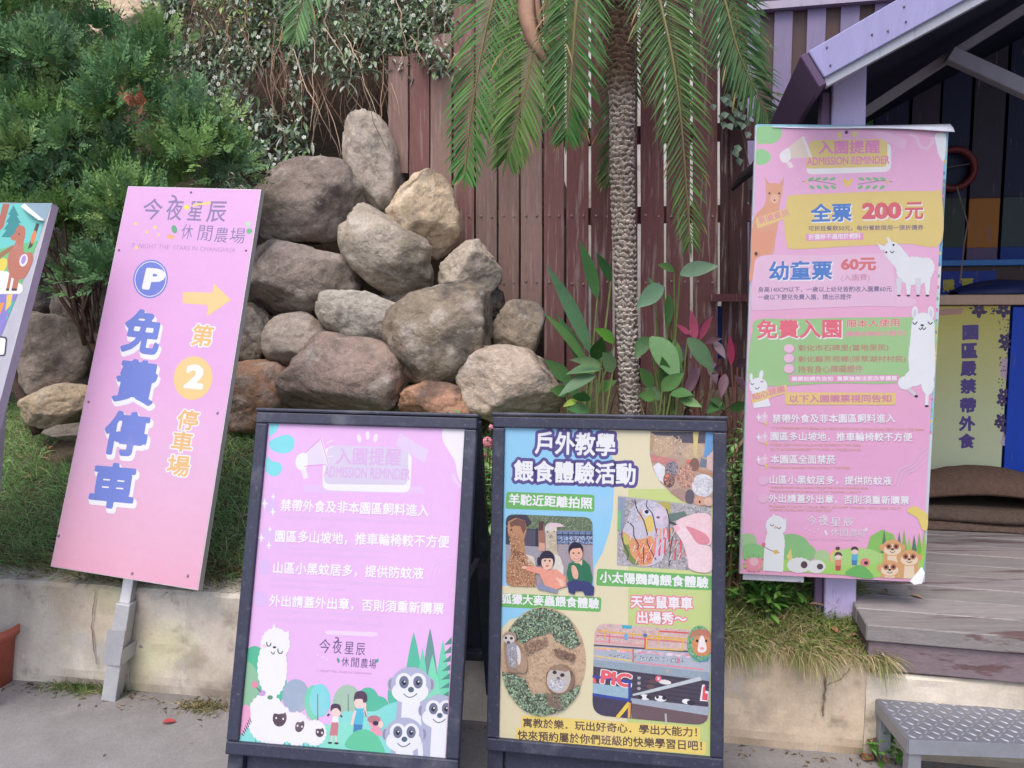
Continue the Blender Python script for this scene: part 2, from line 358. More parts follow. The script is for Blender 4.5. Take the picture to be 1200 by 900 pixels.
RK = [
 (439, 196, 58, 112, 14, (160, 152, 142), 'tall upright pale boulder at the left end of the fence planks', 0.12),
 (497, 253, 74, 98, 18, (182, 164, 138), 'cream coloured pitted boulder wedged under the short fence planks', 0),
 (458, 297, 118, 78, -38, (152, 144, 132), 'long smooth oval grey boulder lying diagonally in the middle of the pile', -.06),
 (549, 318, 70, 64, 20, (164, 154, 140), 'small angular boulder between the fence planks and the long oval boulder', -.03),
 (362, 238, 124, 92, 4, (118, 108, 102), 'dark boulder under the white flowered creeper, right above the broad rounded grey boulder', .02),
 (353, 328, 128, 86, -2, (128, 118, 112), 'broad rounded grey boulder just right of the tall pink parking sign', -.03),
 (438, 374, 122, 64, -22, (154, 150, 142), 'pale flat topped grey boulder below the long oval boulder', -.06),
 (523, 394, 128, 108, 8, (122, 112, 98), 'large mossy olive brown pointed boulder in the centre of the pile', -.12),
 (609, 386, 60, 62, 0, (140, 128, 112), 'round brown boulder tucked under the cut off fence planks', -.02),
 (351, 405, 78, 72, 10, (138, 130, 122), 'knobbly grey boulder between the broad rounded one and the reddish one', -.04),
 (408, 442, 150, 92, -6, (136, 120, 112), 'big rough reddish grey boulder just above the cartoon alpaca notice stand', -.08),
 (518, 473, 92, 52, -4, (156, 116, 92), 'low boulder with an orange rust patch between the two black framed stands', -.12),
 (601, 452, 122, 84, -12, (166, 152, 138), 'wide pale boulder with swirling veins at the foot of the fence left of the palm', -.10),
 (300, 464, 92, 76, 6, (146, 112, 90), 'orange brown boulder beside the upper left corner of the cartoon alpaca stand', -.05),
 (290, 397, 56, 76, 0, (118, 110, 102), 'dark boulder half hidden by the right edge of the tall pink parking sign', .04),
 (56, 416, 108, 98, -8, (122, 112, 104), 'massive dark boulder between the cartoon board and the tall pink parking sign', -.10),
 (70, 475, 80, 44, 12, (168, 150, 124), 'tan flat boulder lying on the grass beneath the massive dark boulder', -.16),
 (50, 336, 76, 74, 0, (134, 126, 120), 'grey boulder behind the thin bare stems of the conifer, above the massive dark one', .04),
 (106, 356, 66, 84, -20, (146, 138, 128), 'pale rounded boulder touching the left edge of the tall pink parking sign', -.02),
 (108, 284, 84, 66, 0, (128, 120, 112), 'shaded boulder seen through the lower twigs of the conifer', .12),
 (84, 506, 62, 18, 4, (134, 126, 114), 'small flat stone half buried in the grass left of the parking sign', -.30),
 (196, 300, 100, 90, 0, G2, 'boulder in the pile right behind the tall pink parking sign', .06),
 (212, 392, 96, 90, 0, G1, 'grey boulder low in the pile behind the tall pink parking sign', .0),
 (210, 470, 100, 60, 0, G2, 'low boulder in the grass behind the tall pink parking sign', -.04),
 (-30, 400, 90, 90, 0, G1, 'boulder behind the left cartoon board', .0),
 (156, 24, 88, 56, 10, (176, 156, 132), 'sandy boulder on top of the bank above the conifer', .75),
 (400, 232, 40, 60, 0, (98, 88, 82), 'small dark stone filling the gap left of the tall upright boulder', .20),
 (474, 348, 50, 36, 0, (112, 104, 94), 'small stone wedged below the long oval boulder', .10),
 (573, 356, 34, 40, 0, (104, 96, 88), 'small dark stone deep in the gap beside the mossy olive boulder', .12),
 (462, 478, 44, 34, 0, (112, 104, 96), 'small stone between the big reddish boulder and the orange patched one', .05),
]
for i, (x, y, w_, h_, ro, col, lab, dY) in enumerate(RK):
    rock(x, y, w_, h_, ro, col, lab, i + 3, dY, cuts=12 + i % 5)

# ------------------------------------------------------------------ creeper on the bank
def bankpt(px, py, off=0.0):
    Y = rock_depth(px, max(py, -40)) + .12 - off; return at(px, py, Y)
t = thing('flowering_creeper', 'white flowered grey green creeper with dry brown stems hanging over the boulders', 'creeper', bankpt(360, 215))
stems = MB(); rr = random.Random(5)
for i in range(560):
    x = rr.uniform(200, 545); y = rr.uniform(-30, 90) if x > 300 else rr.uniform(-20, 40)
    ln = rr.uniform(50, 150) if x > 270 else rr.uniform(30, 90)
    if x > 460: ln = min(ln, max(15, 92 - y))
    pts = []; xx, yy = x, y; off = rr.uniform(-.06, .14) + (.2 if i % 7 == 0 else 0); dx = rr.uniform(-.5, .5)
    for k in range(7):
        pts.append(bankpt(xx, min(yy, 262 - abs(xx - 360) * .35), off + .05 * math.sin(k * .5)))
        xx += dx * ln / 7 + rr.uniform(-5, 5); yy += ln / 7 * (1 if k else .2)
    c = rr.choice([(142, 116, 96), (164, 140, 118), (110, 88, 74), (178, 156, 134), (126, 104, 90)])
    stems.tube(pts, [.0035] + [.0028] * 5 + [.001], jit(c, .12), 3, False)
stems.build('dry_stems', M_DRY, t, kind='stuff')
lv = MB(); fl = MB()
def cluster(px, py, n, spread, off, green=(142, 160, 132), fw=.25, size=.058):
    for _ in range(n):
        x = px + rr.gauss(0, spread); y = py + rr.gauss(0, spread); p = bankpt(x, y, off + rr.uniform(-.06, .08))
        d = V((rr.uniform(-1, 1), rr.uniform(-1.2, .1), rr.uniform(-.9, .6)))
        if rr.random() < fw:
            r_ = rr.uniform(.007, .012); q = p - V((0, .03, -.02)); nn = V((rr.uniform(-.4, .4), -1, rr.uniform(0, .7))).normalized(); a = nn.cross(UP).normalized(); b = a.cross(nn)
            for k in range(5):
                an = k * 2 * math.pi / 5; e = a * math.cos(an) + b * math.sin(an); sdv = a * -math.sin(an) + b * math.cos(an)
                fl.face([q, q + e * r_ * .7 + sdv * r_ * .4, q + e * r_ * 1.3, q + e * r_ * .7 - sdv * r_ * .4], (246, 246, 240))
            fl.tube([q - nn * .001, q + nn * .003], [r_ * .4, r_ * .3], (226, 208, 120), 6)
        else:
            c = jit(rr.choice([green, (180, 190, 174), (146, 164, 138), (128, 152, 108)]), .12)
            lv.leaf(p, d, UP, rr.uniform(.6, 1.35) * size, rr.uniform(.28, .42) * size, rr.uniform(.2, 1.4), c, 3)
for i in range(620):
    x = rr.uniform(185, 545); y = rr.uniform(-25, 75) if x > 270 else rr.uniform(-25, 130)
    if NZ.noise(V((x * .022, y * .022, 4.4))) < -.12 and y > 5: continue
    bright = y < 30 and 200 < x < 330
    cluster(x, y, rr.randint(6, 20), 9, .06 + .30 * max(0, NZ.noise(V((x * .03, y * .03, 1.1)))) + rr.uniform(0, .10), (172, 196, 116) if bright else (156, 176, 142), .03)
for (x0, y0, x1, y1) in ((255, 110, 330, 225), (285, 150, 345, 215), (235, 90, 300, 190), (300, 120, 380, 200), (215, 70, 285, 160), (310, 200, 318, 240), (270, 50, 335, 235), (345, 55, 352, 170), (300, 60, 262, 120), (235, 70, 270, 150), (340, 150, 318, 245), (250, 200, 300, 245), (420, 50, 405, 90), (470, 30, 520, 80), (205, 50, 250, 90)):
    for k in range(14):
        f = k / 13; cluster(x0 + (x1 - x0) * f, y0 + (y1 - y0) * f, 9, 7, .16, (136, 156, 142), .08, .065)
lv.build('foliage', M_LEAF, t, kind='stuff'); fl.build('blossoms', M_PETAL, t, kind='stuff')
def fern(px, py, Y, sz, col, n, label, name='fern', seed=1):
    r2 = random.Random(seed); b = at(px, py, Y); t = thing(name, label, 'fern', b); mb = MB()
    for k in range(n):
        an = r2.uniform(-2.6, -.5); d = V((math.cos(an) * .9, math.sin(an) * .6, r2.uniform(.1, .7))).normalized(); p = b.copy(); L = sz * r2.uniform(.7, 1.1)
        cur = d.copy()
        for q in range(14):
            cur = (cur + V((0, 0, -.09))).normalized(); p2 = p + cur * L / 14; sdv = cur.cross(UP).normalized()
            mb.tube([p, p2], .002, (90, 96, 70), 3, False); wl = L * .28 * math.sin(math.pi * (q + 1.5) / 16)
            for sg in (-1, 1): mb.leaf(p2, sdv * sg + cur * .5, UP, wl, wl * .34, .2, jit(col, .1), 2)
            p = p2
    mb.build('fronds', M_LEAF, t)
fern(412, 92, 4.12, .20, (120, 138, 116), 6, 'small grey green fern growing from the bank above the tall upright boulder', seed=4)

# ------------------------------------------------------------------ conifer on the left
t = thing('conifer_shrub', 'bushy dark green conifer with flat feathery sprays on the left behind the pink parking sign', 'conifer', at(42, 500, 3.95))
rr = random.Random(11); stems = MB(); nd = MB()
base = at(44, 502, 3.95)
def stem(x0, y0, Y0, x1, y1, Y1, r0, r1, bend=.04):
    A, B = at(x0, y0, Y0), at(x1, y1, Y1); pts = []
    for k in range(8):
        f = k / 7; p = A.lerp(B, f) + V((bend * math.sin(f * 3.1), 0, 0)) + V((rr.uniform(-.008, .008), 0, 0)); pts.append(p)
    stems.tube(pts, [r0 + (r1 - r0) * k / 7 for k in range(8)], jit((92, 74, 66), .1), 7)
stem(46, 508, 3.93, 10, 410, 3.95, .030, .024, -.02); stem(10, 410, 3.95, -20, 120, 4.0, .024, .012)
for (x, y, r0) in ((60, 292, .012), (85, 300, .010), (112, 330, .011), (40, 260, .014), (125, 250, .012), (20, 240, .014), (75, 230, .012), (95, 270, .009), (150, 215, .012), (118, 290, .008)):
    stem(rr.uniform(96, 122), rr.uniform(385, 405), 3.98, x, y, 3.95 + rr.uniform(-.12, .12), r0, .004, rr.uniform(-.05, .05))
for k in range(26): stem(rr.uniform(80, 118), rr.uniform(330, 390), 3.96, rr.uniform(35, 140), rr.uniform(250, 315), 3.95 + rr.uniform(-.15, .15), .005, .002, rr.uniform(-.04, .04))
stem(118, 420, 4.0, 100, 390, 3.98, .018, .012, 0); stem(130, 500, 4.02, 112, 390, 3.98, .022, .014, .01)
stems.build('trunk', M_BARK, t, True)
def inpoly(x, y, P):
    c = False; j = len(P) - 1
    for i in range(len(P)):
        if (P[i][1] > y) != (P[j][1] > y) and x < (P[j][0] - P[i][0]) * (y - P[i][1]) / (P[j][1] - P[i][1]) + P[i][0]: c = not c
        j = i
    return c
CP = [(-90, -140), (40, -140), (95, -60), (112, 0), (122, 34), (150, 44), (168, 26), (182, 28), (192, 62), (222, 98), (252, 128), (280, 175), (270, 205), (225, 215), (190, 232), (140, 250), (142, 306), (92, 320), (55, 285), (30, 300), (-20, 330), (-90, 320)]
cl = []
while len(cl) < 168:
    x, y = rr.uniform(-90, 290), rr.uniform(-140, 330)
    if inpoly(x, y, CP): cl.append((x, y, rr.uniform(3.66, 4.3)))
for (x, y) in ((176, 36), (160, 50), (184, 60), (270, 190), (245, 140), (222, 108), (262, 168)): cl.append((x, y, 3.85))
def spray(p, d, L, col):
    side = d.cross(V((rr.gauss(0, .6), -1, rr.gauss(0, .6)))).normalized(); c = d.copy(); q = p.copy()
    k_n = 5
    for k in range(k_n):
        q2 = q + c * L / k_n; f = 1 - k / (k_n + 1)
        for sg in (-1, 1):
            e = (c * .85 + side * sg * .75 + V((rr.gauss(0, .12), rr.gauss(0, .12), rr.gauss(0, .12)))).normalized(); ll = L * .50 * f; wv = .0052 + .002 * f
            nn = e.cross(side); nn = nn.cross(e).normalized() if nn.length > 1e-4 else side
            m_ = q + e * ll * .45
            nd.face([q, m_ + nn * wv, q + e * ll, m_ - nn * wv], jit(col, .10))
        q = q2; c = (c + V((rr.gauss(0, .08), rr.gauss(0, .08), rr.gauss(0, .08) + .03))).normalized()
    nd.face([q, q + side * .004 + c * .012, q + c * .03, q - side * .004 + c * .012], col)
for (x, y, Y) in cl:
    ctr = at(x, y, Y); rad_ = rr.uniform(.11, .19); tone = rr.choice([(112, 150, 96), (98, 138, 90), (126, 162, 92), (112, 146, 108), (138, 168, 102)])
    ax = V((rr.uniform(-.5, .5), rr.uniform(-1, -.1), rr.uniform(.3, 1))).normalized()
    for k in range(50):
        d = V((rr.gauss(0, 1), rr.gauss(0, 1), rr.gauss(0, 1))).normalized(); d = (d * .8 + ax * .7).normalized()
        p = ctr + d * rad_ * rr.uniform(.1, .8) - ax * rad_ * .5
        spray(p, (d + V((0, 0, .35))).normalized(), rr.uniform(.06, .11), tone)
for k in range(10):
    p = at(158 + rr.gauss(0, 4), 122 + rr.gauss(0, 5), 3.66); spray(p, V((rr.gauss(0, .5), -.5, rr.uniform(.2, 1))).normalized(), .06, (168, 112, 84))
nd.build('foliage', M_NEEDLE, t, kind='stuff')
print('needles', len(nd.f))

# ------------------------------------------------------------------ palm
PB = at(739, 492, 3.72)
t = thing('palm_tree', 'slender palm with a ringed scarred trunk and drooping feathery fronds before the fence', 'palm', PB)
PC = [(739, 500), (737, 440), (734, 360), (731, 280), (729, 200), (729, 120), (727, 60), (724, 0), (722, -60)]
PW = [22, 23, 25, 26, 27, 28, 33, 36, 35]
ctr = [at(x, y, 3.72) for x, y in PC]
mb = MB(); nr, na = 420, 72; vs = []; colr = []
for j in range(nr + 1):
    f = j / nr * (len(PC) - 1); i = min(int(f), len(PC) - 2); g = f - i
    c = ctr[i].lerp(ctr[i + 1], g); rd = (PW[i] + (PW[i + 1] - PW[i]) * g) / 2 * 3.72 / F
    z = c.z
    for k in range(na):
        a = 2 * math.pi * k / na
        row = z / .026; row += .55 * NZ.noise(V((math.cos(a) * 1.6, math.sin(a) * 1.6, z * 11))); ri = math.floor(row); fr = row - ri
        u = a / (2 * math.pi) * 8 + ri * .618 + .3 * NZ.noise(V((a, ri * 3.1, 0))); fu = abs((u % 1) - .5) * 2; tone = NZ.noise(V((math.floor(u) * 7.7, ri * 5.3, 2)))
        tipz = 1 - fu * .45
        h = max(0, (fr if fr < tipz else tipz * .3 * (1 - fr))) * .010 + .005 * NZ.noise(V((a * 4, z * 40, 2))) + .002 * NZ.noise(V((a * 12, z * 120, 2)))
        r_ = rd * .93 + h; vs.append(c + V((math.cos(a), math.sin(a), 0)) * r_)
        pale = max(0, min(1, .15 + h / .0055)) * (1 + .35 * tone)
        cc = [112 + 84 * pale, 98 + 82 * pale, 88 + 78 * pale]
        if z > 2.45: q = min(1, (z - 2.45) / .12); cc = [x * (1 - q) + y * q for x, y in zip(cc, (92 + 40 * pale, 74 + 34 * pale, 60 + 28 * pale))]
        elif z < 1.75: q = min(1, (1.75 - z) / .5); cc = [x * (1 - .55 * q) + y * .55 * q for x, y in zip(cc, (128 + 74 * pale, 122 + 72 * pale, 118 + 70 * pale))]
        colr.append(cc)
b0 = len(mb.v); mb.v += [tuple(p) for p in vs]
for j in range(nr):
    for k in range(na):
        a, b, c2, d = j * na + k, j * na + (k + 1) % na, (j + 1) * na + (k + 1) % na, (j + 1) * na + k
        mb.f.append([a, b, c2, d]); mb.c.append(lin(colr[a]))
mb.build('trunk', M_BARK, t)
mb = MB()                                                     # fibres below the crown
for k in range(500):
    a = rr.uniform(0, 6.28); z = rr.uniform(2.5, 3.15); f = (z - ctr[6].z) / (ctr[8].z - ctr[6].z); c = ctr[6].lerp(ctr[8], f); r_ = .085
    p = c + V((math.cos(a), math.sin(a), 0)) * r_; mb.blade(p, V((math.cos(a), math.sin(a), rr.uniform(-1.5, .3))), rr.uniform(.02, .06), .004, .5, jit(rr.choice([(96, 74, 58), (132, 108, 88), (70, 54, 42)]), .1))
mb.build('trunk_fibres', M_DRY, t)
def frond(pts, nleaf, LL, col, seed, wmul=1.0, spread=1.0):
    nleaf = int(nleaf * .82)
    r2 = random.Random(seed); P = [at(*p) for p in pts]; mb = MB(); m = 40
    def cr(tt):
        x = tt * (len(P) - 1); i = min(int(x), len(P) - 2); u = x - i
        p0, p1, p2, p3 = P[max(i - 1, 0)], P[i], P[i + 1], P[min(i + 2, len(P) - 1)]
        return .5 * ((2 * p1) + (p2 - p0) * u + (2 * p0 - 5 * p1 + 4 * p2 - p3) * u * u + (3 * p1 - p0 - 3 * p2 + p3) * u ** 3)
    mb.tube([cr(k / m) for k in range(m + 1)], [.009 * (1 - k / m) + .0022 for k in range(m + 1)], (136, 128, 84), 5)
    for k in range(nleaf):
        f = .06 + .94 * k / nleaf; p = cr(f); d = (cr(min(1, f + .01)) - cr(max(0, f - .01))).normalized()
        side = d.cross(V((0, -1, .15))).normalized()
        L = LL * (math.sin(math.pi * (.14 + .80 * f)) ** .7) * r2.uniform(.98, 1.22)
        ang = 1.15 - .5 * f
        for sg in (-1, 1):
            e = (d * math.cos(ang) + side * sg * math.sin(ang) * spread + V((r2.gauss(0, .05), r2.gauss(-.12, .12), r2.gauss(0, .05)))).normalized()
            cc = jit(col, .14)
            mb.leaf(p, e, V((0, -1, .2)), L, .0100 * wmul, r2.uniform(.15, .75), cc, 4, .12, 1.0)
            if r2.random() < .05: mb.leaf(p + e * L * .6, e, V((0, -1, .2)), L * .5, .007, 1.2, (168, 140, 92), 3, .12)
        if f > .96: mb.leaf(p, d, V((0, -1, .2)), L, .011 * wmul, .2, jit(col, .1), 3, .1)
    mb.build('frond', M_PALM, t)
GP, GD = (92, 126, 58), (78, 106, 56)
frond([(726, -80, 3.7), (640, -110, 3.5), (585, -20, 3.35), (556, 110, 3.3), (545, 205, 3.32)], 116, .22, (82, 132, 62), 1)
frond([(726, -80, 3.7), (668, -70, 3.45), (634, 20, 3.28), (614, 110, 3.22), (594, 185, 3.25)], 123, .23, GP, 2)
frond([(727, -80, 3.7), (690, -80, 3.4), (676, 0, 3.22), (669, 90, 3.18), (664, 158, 3.2)], 123, .21, (70, 112, 52), 3)
frond([(730, -80, 3.75), (745, -60, 3.95), (738, 40, 4.05), (722, 130, 4.08), (712, 215, 4.08)], 105, .20, GD, 4)
frond([(728, -80, 3.7), (752, -70, 3.45), (780, 30, 3.3), (797, 130, 3.27), (809, 285, 3.32)], 120, .21, (84, 116, 60), 5, .9)
frond([(728, -80, 3.7), (790, -120, 3.5), (842, -20, 3.38), (866, 62, 3.36), (900, 138, 3.42)], 116, .22, (66, 102, 54), 6)
frond([(727, -80, 3.7), (800, -130, 3.8), (850, -40, 3.95), (868, 40, 4.0), (886, 100, 4.02)], 101, .20, GD, 7)
frond([(726, -80, 3.7), (560, -230, 3.4), (430, -150, 3.3), (370, -50, 3.3), (345, 40, 3.34)], 112, .20, (112, 150, 96), 8)
frond([(726, -80, 3.7), (655, -90, 3.9), (610, -10, 4.02), (590, 60, 4.06), (570, 150, 4.08)], 101, .20, GD, 9)
frond([(726, -80, 3.7), (750, -95, 3.85), (782, -10, 4.0), (792, 60, 4.05), (800, 130, 4.05)], 101, .19, GD, 10)
def spathe(pts, w0, col):
    P = [at(*p) for p in pts]; mb = MB(); k_ = len(P); vs = []
    for i, p in enumerate(P):
        f = i / (k_ - 1); ww = w0 * (math.sin(math.pi * (.25 + .72 * f)))
        vs += [p + V((-ww, .012, 0)), p + V((-ww * .3, -.008, 0)), p + V((ww * .4, -.012, 0)), p + V((ww, .010, 0))]
    mb.add(vs, [(i * 4 + j, i * 4 + j + 1, i * 4 + j + 5, i * 4 + j + 4) for i in range(k_ - 1) for j in range(3)], col)
    o = mb.build('dry_spathe', M_DRY, t, True); sf = o.modifiers.new('solid', 'SOLIDIFY'); sf.thickness = .004
spathe([(640, -60, 3.4), (616, -25, 3.3), (617, 15, 3.24), (624, 45, 3.22), (637, 68, 3.22), (651, 87, 3.23)], .034, (160, 126, 106))
spathe([(650, -60, 3.45), (626, -10, 3.3), (631, 22, 3.26), (636, 42, 3.26)], .022, (144, 112, 94))
spathe([(700, -60, 3.5), (692, -20, 3.4), (694, 5, 3.4), (693, 21, 3.4)], .02, (150, 118, 98))

# ------------------------------------------------------------------ leafy plants at the foot of the palm
def broad(px, py, Y, leaves, label, name, cat, stemcol=(110, 122, 74), seed=0, mat_=None):
    """leaves: (tip px, tip py, width m, colour, stem start fraction)"""
    r2 = random.Random(seed); b = at(px, py, Y); b.z = slope_z(*sd_of(b)) - .02
    t = thing(name, label, cat, b); lf = MB(); st = MB()
    for (bx, by, tx, ty, wd, col, dy) in leaves:
        q = at(bx, by, Y + dy); tip = at(tx, ty, Y + dy - .06)
        d = tip - q; L = d.length
        lf.leaf(q, d + UP * L * .22, V((0, -1, .5)), L * 1.03, wd, .45, jit(col, .05), 7, .12, .9, r2.uniform(-.4, .4))
        mid = b.lerp(q, .5) + V((r2.uniform(-.02, .02), 0, .0)); st.tube([b, mid, q], [.007, .006, .004], jit(stemcol, .08), 5)
    lf.build('leaves', mat_ or M_LEAF, t, True); st.build('stems', M_DRY, t)
GL = (92, 140, 86); GL2 = (104, 140, 96); GB = (96, 150, 58)
broad(684, 486, 3.55, [(693, 415, 644, 310, .065, (92, 134, 96), 0), (690, 430, 640, 365, .05, (92, 132, 74), .02), (700, 350, 681, 283, .06, (88, 142, 80), .1), (716, 330, 700, 296, .05, (60, 104, 56), .12),
                       (690, 440, 655, 368, .055, GL, .05), (697, 422, 705, 395, .075, (54, 96, 44), 0), (720, 402, 697, 384, .06, GB, .04)],
      'tall ginger plant with long upright blue green leaves left of the palm trunk', 'ginger_plant', 'plant', seed=1)
broad(700, 488, 3.42, [(706, 432, 664, 437, .055, GL2, 0), (704, 428, 668, 420, .04, (122, 150, 104), -.02), (698, 440, 655, 463, .06, (98, 128, 92), -.02), (718, 436, 707, 412, .07, (128, 164, 112), .02), (680, 470, 684, 458, .08, (66, 120, 66), -.05), (676, 470, 660, 476, .03, (150, 178, 80), -.05), (690, 482, 665, 478, .05, GL, -.04)],
      'low striped leafy plant at the left foot of the palm trunk', 'variegated_plant', 'plant', seed=2)
broad(668, 486, 3.62, [(668, 450, 640, 420, .07, (96, 142, 84), 0), (672, 455, 690, 430, .07, (108, 152, 90), 0), (664, 462, 645, 455, .06, (84, 128, 74), -.04), (690, 440, 716, 410, .06, (92, 138, 78), .05), (676, 465, 660, 440, .06, (112, 154, 98), -.02), (700, 460, 722, 445, .06, (84, 130, 72), .02)],
      'low broad leaved plant between the pale veined boulder and the ginger plant', 'broad_leaf_plant', 'plant', seed=11)
broad(772, 486, 3.46, [(764, 455, 750, 430, .06, (96, 140, 80), 0), (776, 458, 800, 436, .07, (110, 156, 92), 0), (786, 462, 812, 462, .06, (88, 134, 74), -.03), (768, 466, 748, 462, .06, (104, 146, 84), -.03), (780, 450, 776, 418, .06, (84, 126, 72), .02), (796, 468, 822, 476, .05, (120, 160, 96), -.04)],
      'low broad leaved plant at the right foot of the palm trunk', 'broad_leaf_plant', 'plant', seed=12)
broad(790, 484, 3.55, [(778, 336, 746, 360, .085, (112, 148, 116), 0), (790, 318, 771, 309, .04, (108, 148, 82), .02), (797, 322, 841, 310, .075, (116, 150, 120), -.02), (784, 345, 782, 384, .05, (66, 108, 56), .03), (762, 395, 795, 446, .13, (118, 156, 106), -.05),
                       (790, 398, 797, 440, .05, (84, 130, 68), 0), (806, 396, 836, 436, .075, (76, 114, 76), -.03), (766, 330, 762, 332, .05, GL, .1), (760, 395, 745, 420, .07, (72, 110, 66), .08), (757, 455, 776, 470, .06, (66, 108, 60), 0), (785, 420, 784, 395, .05, (86, 124, 72), .05)],
      'tall ginger plant with broad pale green leaves right of the palm trunk', 'ginger_plant', 'plant', seed=3)
broad(815, 490, 3.62, [(815, 398, 810, 363, .04, (240, 120, 152), 0), (812, 398, 792, 378, .028, (236, 110, 146), 0), (820, 398, 834, 370, .034, (196, 92, 124), 0), (818, 396, 826, 372, .03, (190, 110, 140), .03), (826, 402, 846, 396, .03, (132, 92, 108), 0), (812, 400, 800, 392, .03, (150, 78, 104), 0),
                       (805, 405, 790, 430, .055, (122, 96, 112), .04), (815, 415, 812, 450, .06, (130, 104, 120), .03), (830, 420, 840, 450, .05, (124, 98, 112), .03), (800, 420, 778, 440, .05, (116, 92, 106), .06), (820, 430, 800, 470, .05, (140, 104, 120), 0), (836, 400, 850, 420, .04, (128, 106, 118), 0)],
      'cordyline with bright pink upper leaves and dark purple lower leaves', 'cordyline', 'plant', (120, 84, 76), seed=4)
broad(862, 490, 3.50, [(857, 428, 855, 392, .035, (222, 84, 124), 0), (856, 428, 862, 400, .03, (150, 70, 98), .02), (850, 438, 845, 466, .045, (110, 76, 90), 0), (862, 440, 876, 462, .045, (98, 70, 84), 0), (850, 480, 832, 466, .05, (96, 128, 84), -.04), (856, 482, 878, 470, .05, (78, 118, 66), -.04), (846, 470, 828, 484, .05, (70, 116, 60), -.05), (864, 430, 880, 420, .04, (88, 66, 78), .05), (845, 430, 834, 438, .04, (92, 66, 80), .05)],
      'small purple cordyline with one bright pink shoot beside the tall admission sign', 'cordyline', 'plant', (120, 84, 76), seed=5)
t = thing('dry_litter', 'dry brown stalks and dead leaves around the palm foot', 'dead plants', at(740, 490, 3.55)); mb = MB()
for k in range(130):
    x = rr.uniform(664, 870); Y = rr.uniform(3.4, 3.85); p = at(x, 480, Y); p.z = slope_z(*sd_of(p))
    mb.blade(p, V((rr.uniform(-.4, .4), rr.uniform(-.3, .2), 1)), rr.uniform(.1, .34), rr.uniform(.008, .02), rr.uniform(.1, 1.2), jit(rr.choice([(132, 104, 88), (104, 78, 66), (84, 62, 56), (156, 128, 108)]), .1), 4)
mb.build('dead_leaves', M_DRY, t, kind='stuff')
def shrub(px, Y, py_top, w_, nl, cols, label, flowers=(), name='flowering_shrub', seed=0, size=.05, pz=None):
    r2 = random.Random(seed); b = at(px, 600, Y); b.z = slope_z(*sd_of(b)) if pz is None else pz; top = at(px, py_top, Y).z; H = top - b.z
    t = thing(name, label, 'shrub', b); st = MB(); lf = MB(); ft = MB()
    tips = []
    for k in range(max(9, int(nl / 45))):
        e = b + V((r2.uniform(-w_, w_), r2.uniform(-w_ * .7, w_ * .7), H * r2.uniform(.45, .97))); tips.append(e)
        st.tube([b + V((r2.uniform(-.04, .04), r2.uniform(-.04, .04), -.01)), b.lerp(e, .5) + V((r2.uniform(-.03, .03), 0, .03)), e], [.005, .004, .002], jit((104, 84, 66), .1), 5)
    for k in range(nl):
        e = r2.choice(tips); p = b.lerp(e, r2.uniform(.35, 1)) + V((r2.gauss(0, .03), r2.gauss(0, .03), r2.gauss(0, .02)))
        d = V((r2.gauss(0, .8), r2.gauss(-.25, .8), r2.uniform(-.2, .9)))
        lf.leaf(p, d, UP, size * r2.uniform(.7, 1.2), size * r2.uniform(.32, .45), r2.uniform(0, .6), jit(r2.choice(cols), .12), 3, .15)
    st.build('stems', M_BARK, t); lf.build('leaves', M_LEAF, t, kind='stuff')
    for (fx, fy, fr, fc) in flowers:
        ft = MB(); c = at(fx, fy, Y - w_ * .8)
        for k in range(46):
            d = V((r2.gauss(0, 1), r2.gauss(-.4, 1), r2.gauss(.2, 1))).normalized(); q = c + d * fr * r2.uniform(.7, 1)
            a = d.cross(UP).normalized(); bb = a.cross(d); s_ = fr * .34
            ft.face([q + a * s_, q + bb * s_, q - a * s_, q - bb * s_], jit(fc, .1))
        ft.build('flower_head', M_PETAL, t)
SG = [(112, 158, 92), (92, 138, 80), (136, 178, 106), (80, 122, 70)]
shrub(572, 2.78, 486, .13, 1000, [(136, 182, 108), (112, 160, 94), (162, 200, 122), (96, 140, 82)], 'leafy shrub with pink flower heads in the gap between the two black stands', [(571, 519, .022, (232, 150, 166)), (566, 535, .014, (214, 130, 146)), (566, 594, .014, (214, 92, 76)), (575, 501, .012, (230, 160, 170))], seed=1, size=.045)
shrub(700, 2.95, 520, .16, 500, SG, 'leafy shrub right behind the black school activities stand', seed=2, size=.045)
shrub(866, 2.76, 484, .14, 980, [(128, 170, 100), (106, 150, 84), (152, 190, 114), (92, 132, 76)], 'dense small leaved shrub between the activities stand and the tall admission sign', seed=3, size=.042)
shrub(430, 2.98, 520, .16, 420, SG, 'leafy shrub right behind the cartoon alpaca stand', seed=5, size=.045)
shrub(892, 2.70, 676, .13, 300, [(104, 150, 66), (84, 130, 60), (124, 164, 80)], 'bright green leafy weed under the bottom left corner of the admission sign', name='leafy_weed', seed=6, size=.055)
shrub(938, 2.72, 690, .07, 70, [(110, 156, 66), (92, 140, 62)], 'single bright green sprig left of the purple hut post', name='leafy_weed', seed=7, size=.05)
shrub(796, 3.36, 470, .11, 420, [(104, 140, 96), (88, 126, 84), (124, 156, 110)], 'tiny leaved light green cushion plant right of the palm foot', name='cushion_plant', seed=8, size=.024)
shrub(1042, 2.40, 858, .035, 46, [(96, 146, 64), (120, 168, 82)], 'small green weed growing on the pavement under the metal step', name='leafy_weed', seed=9, size=.05, pz=0)
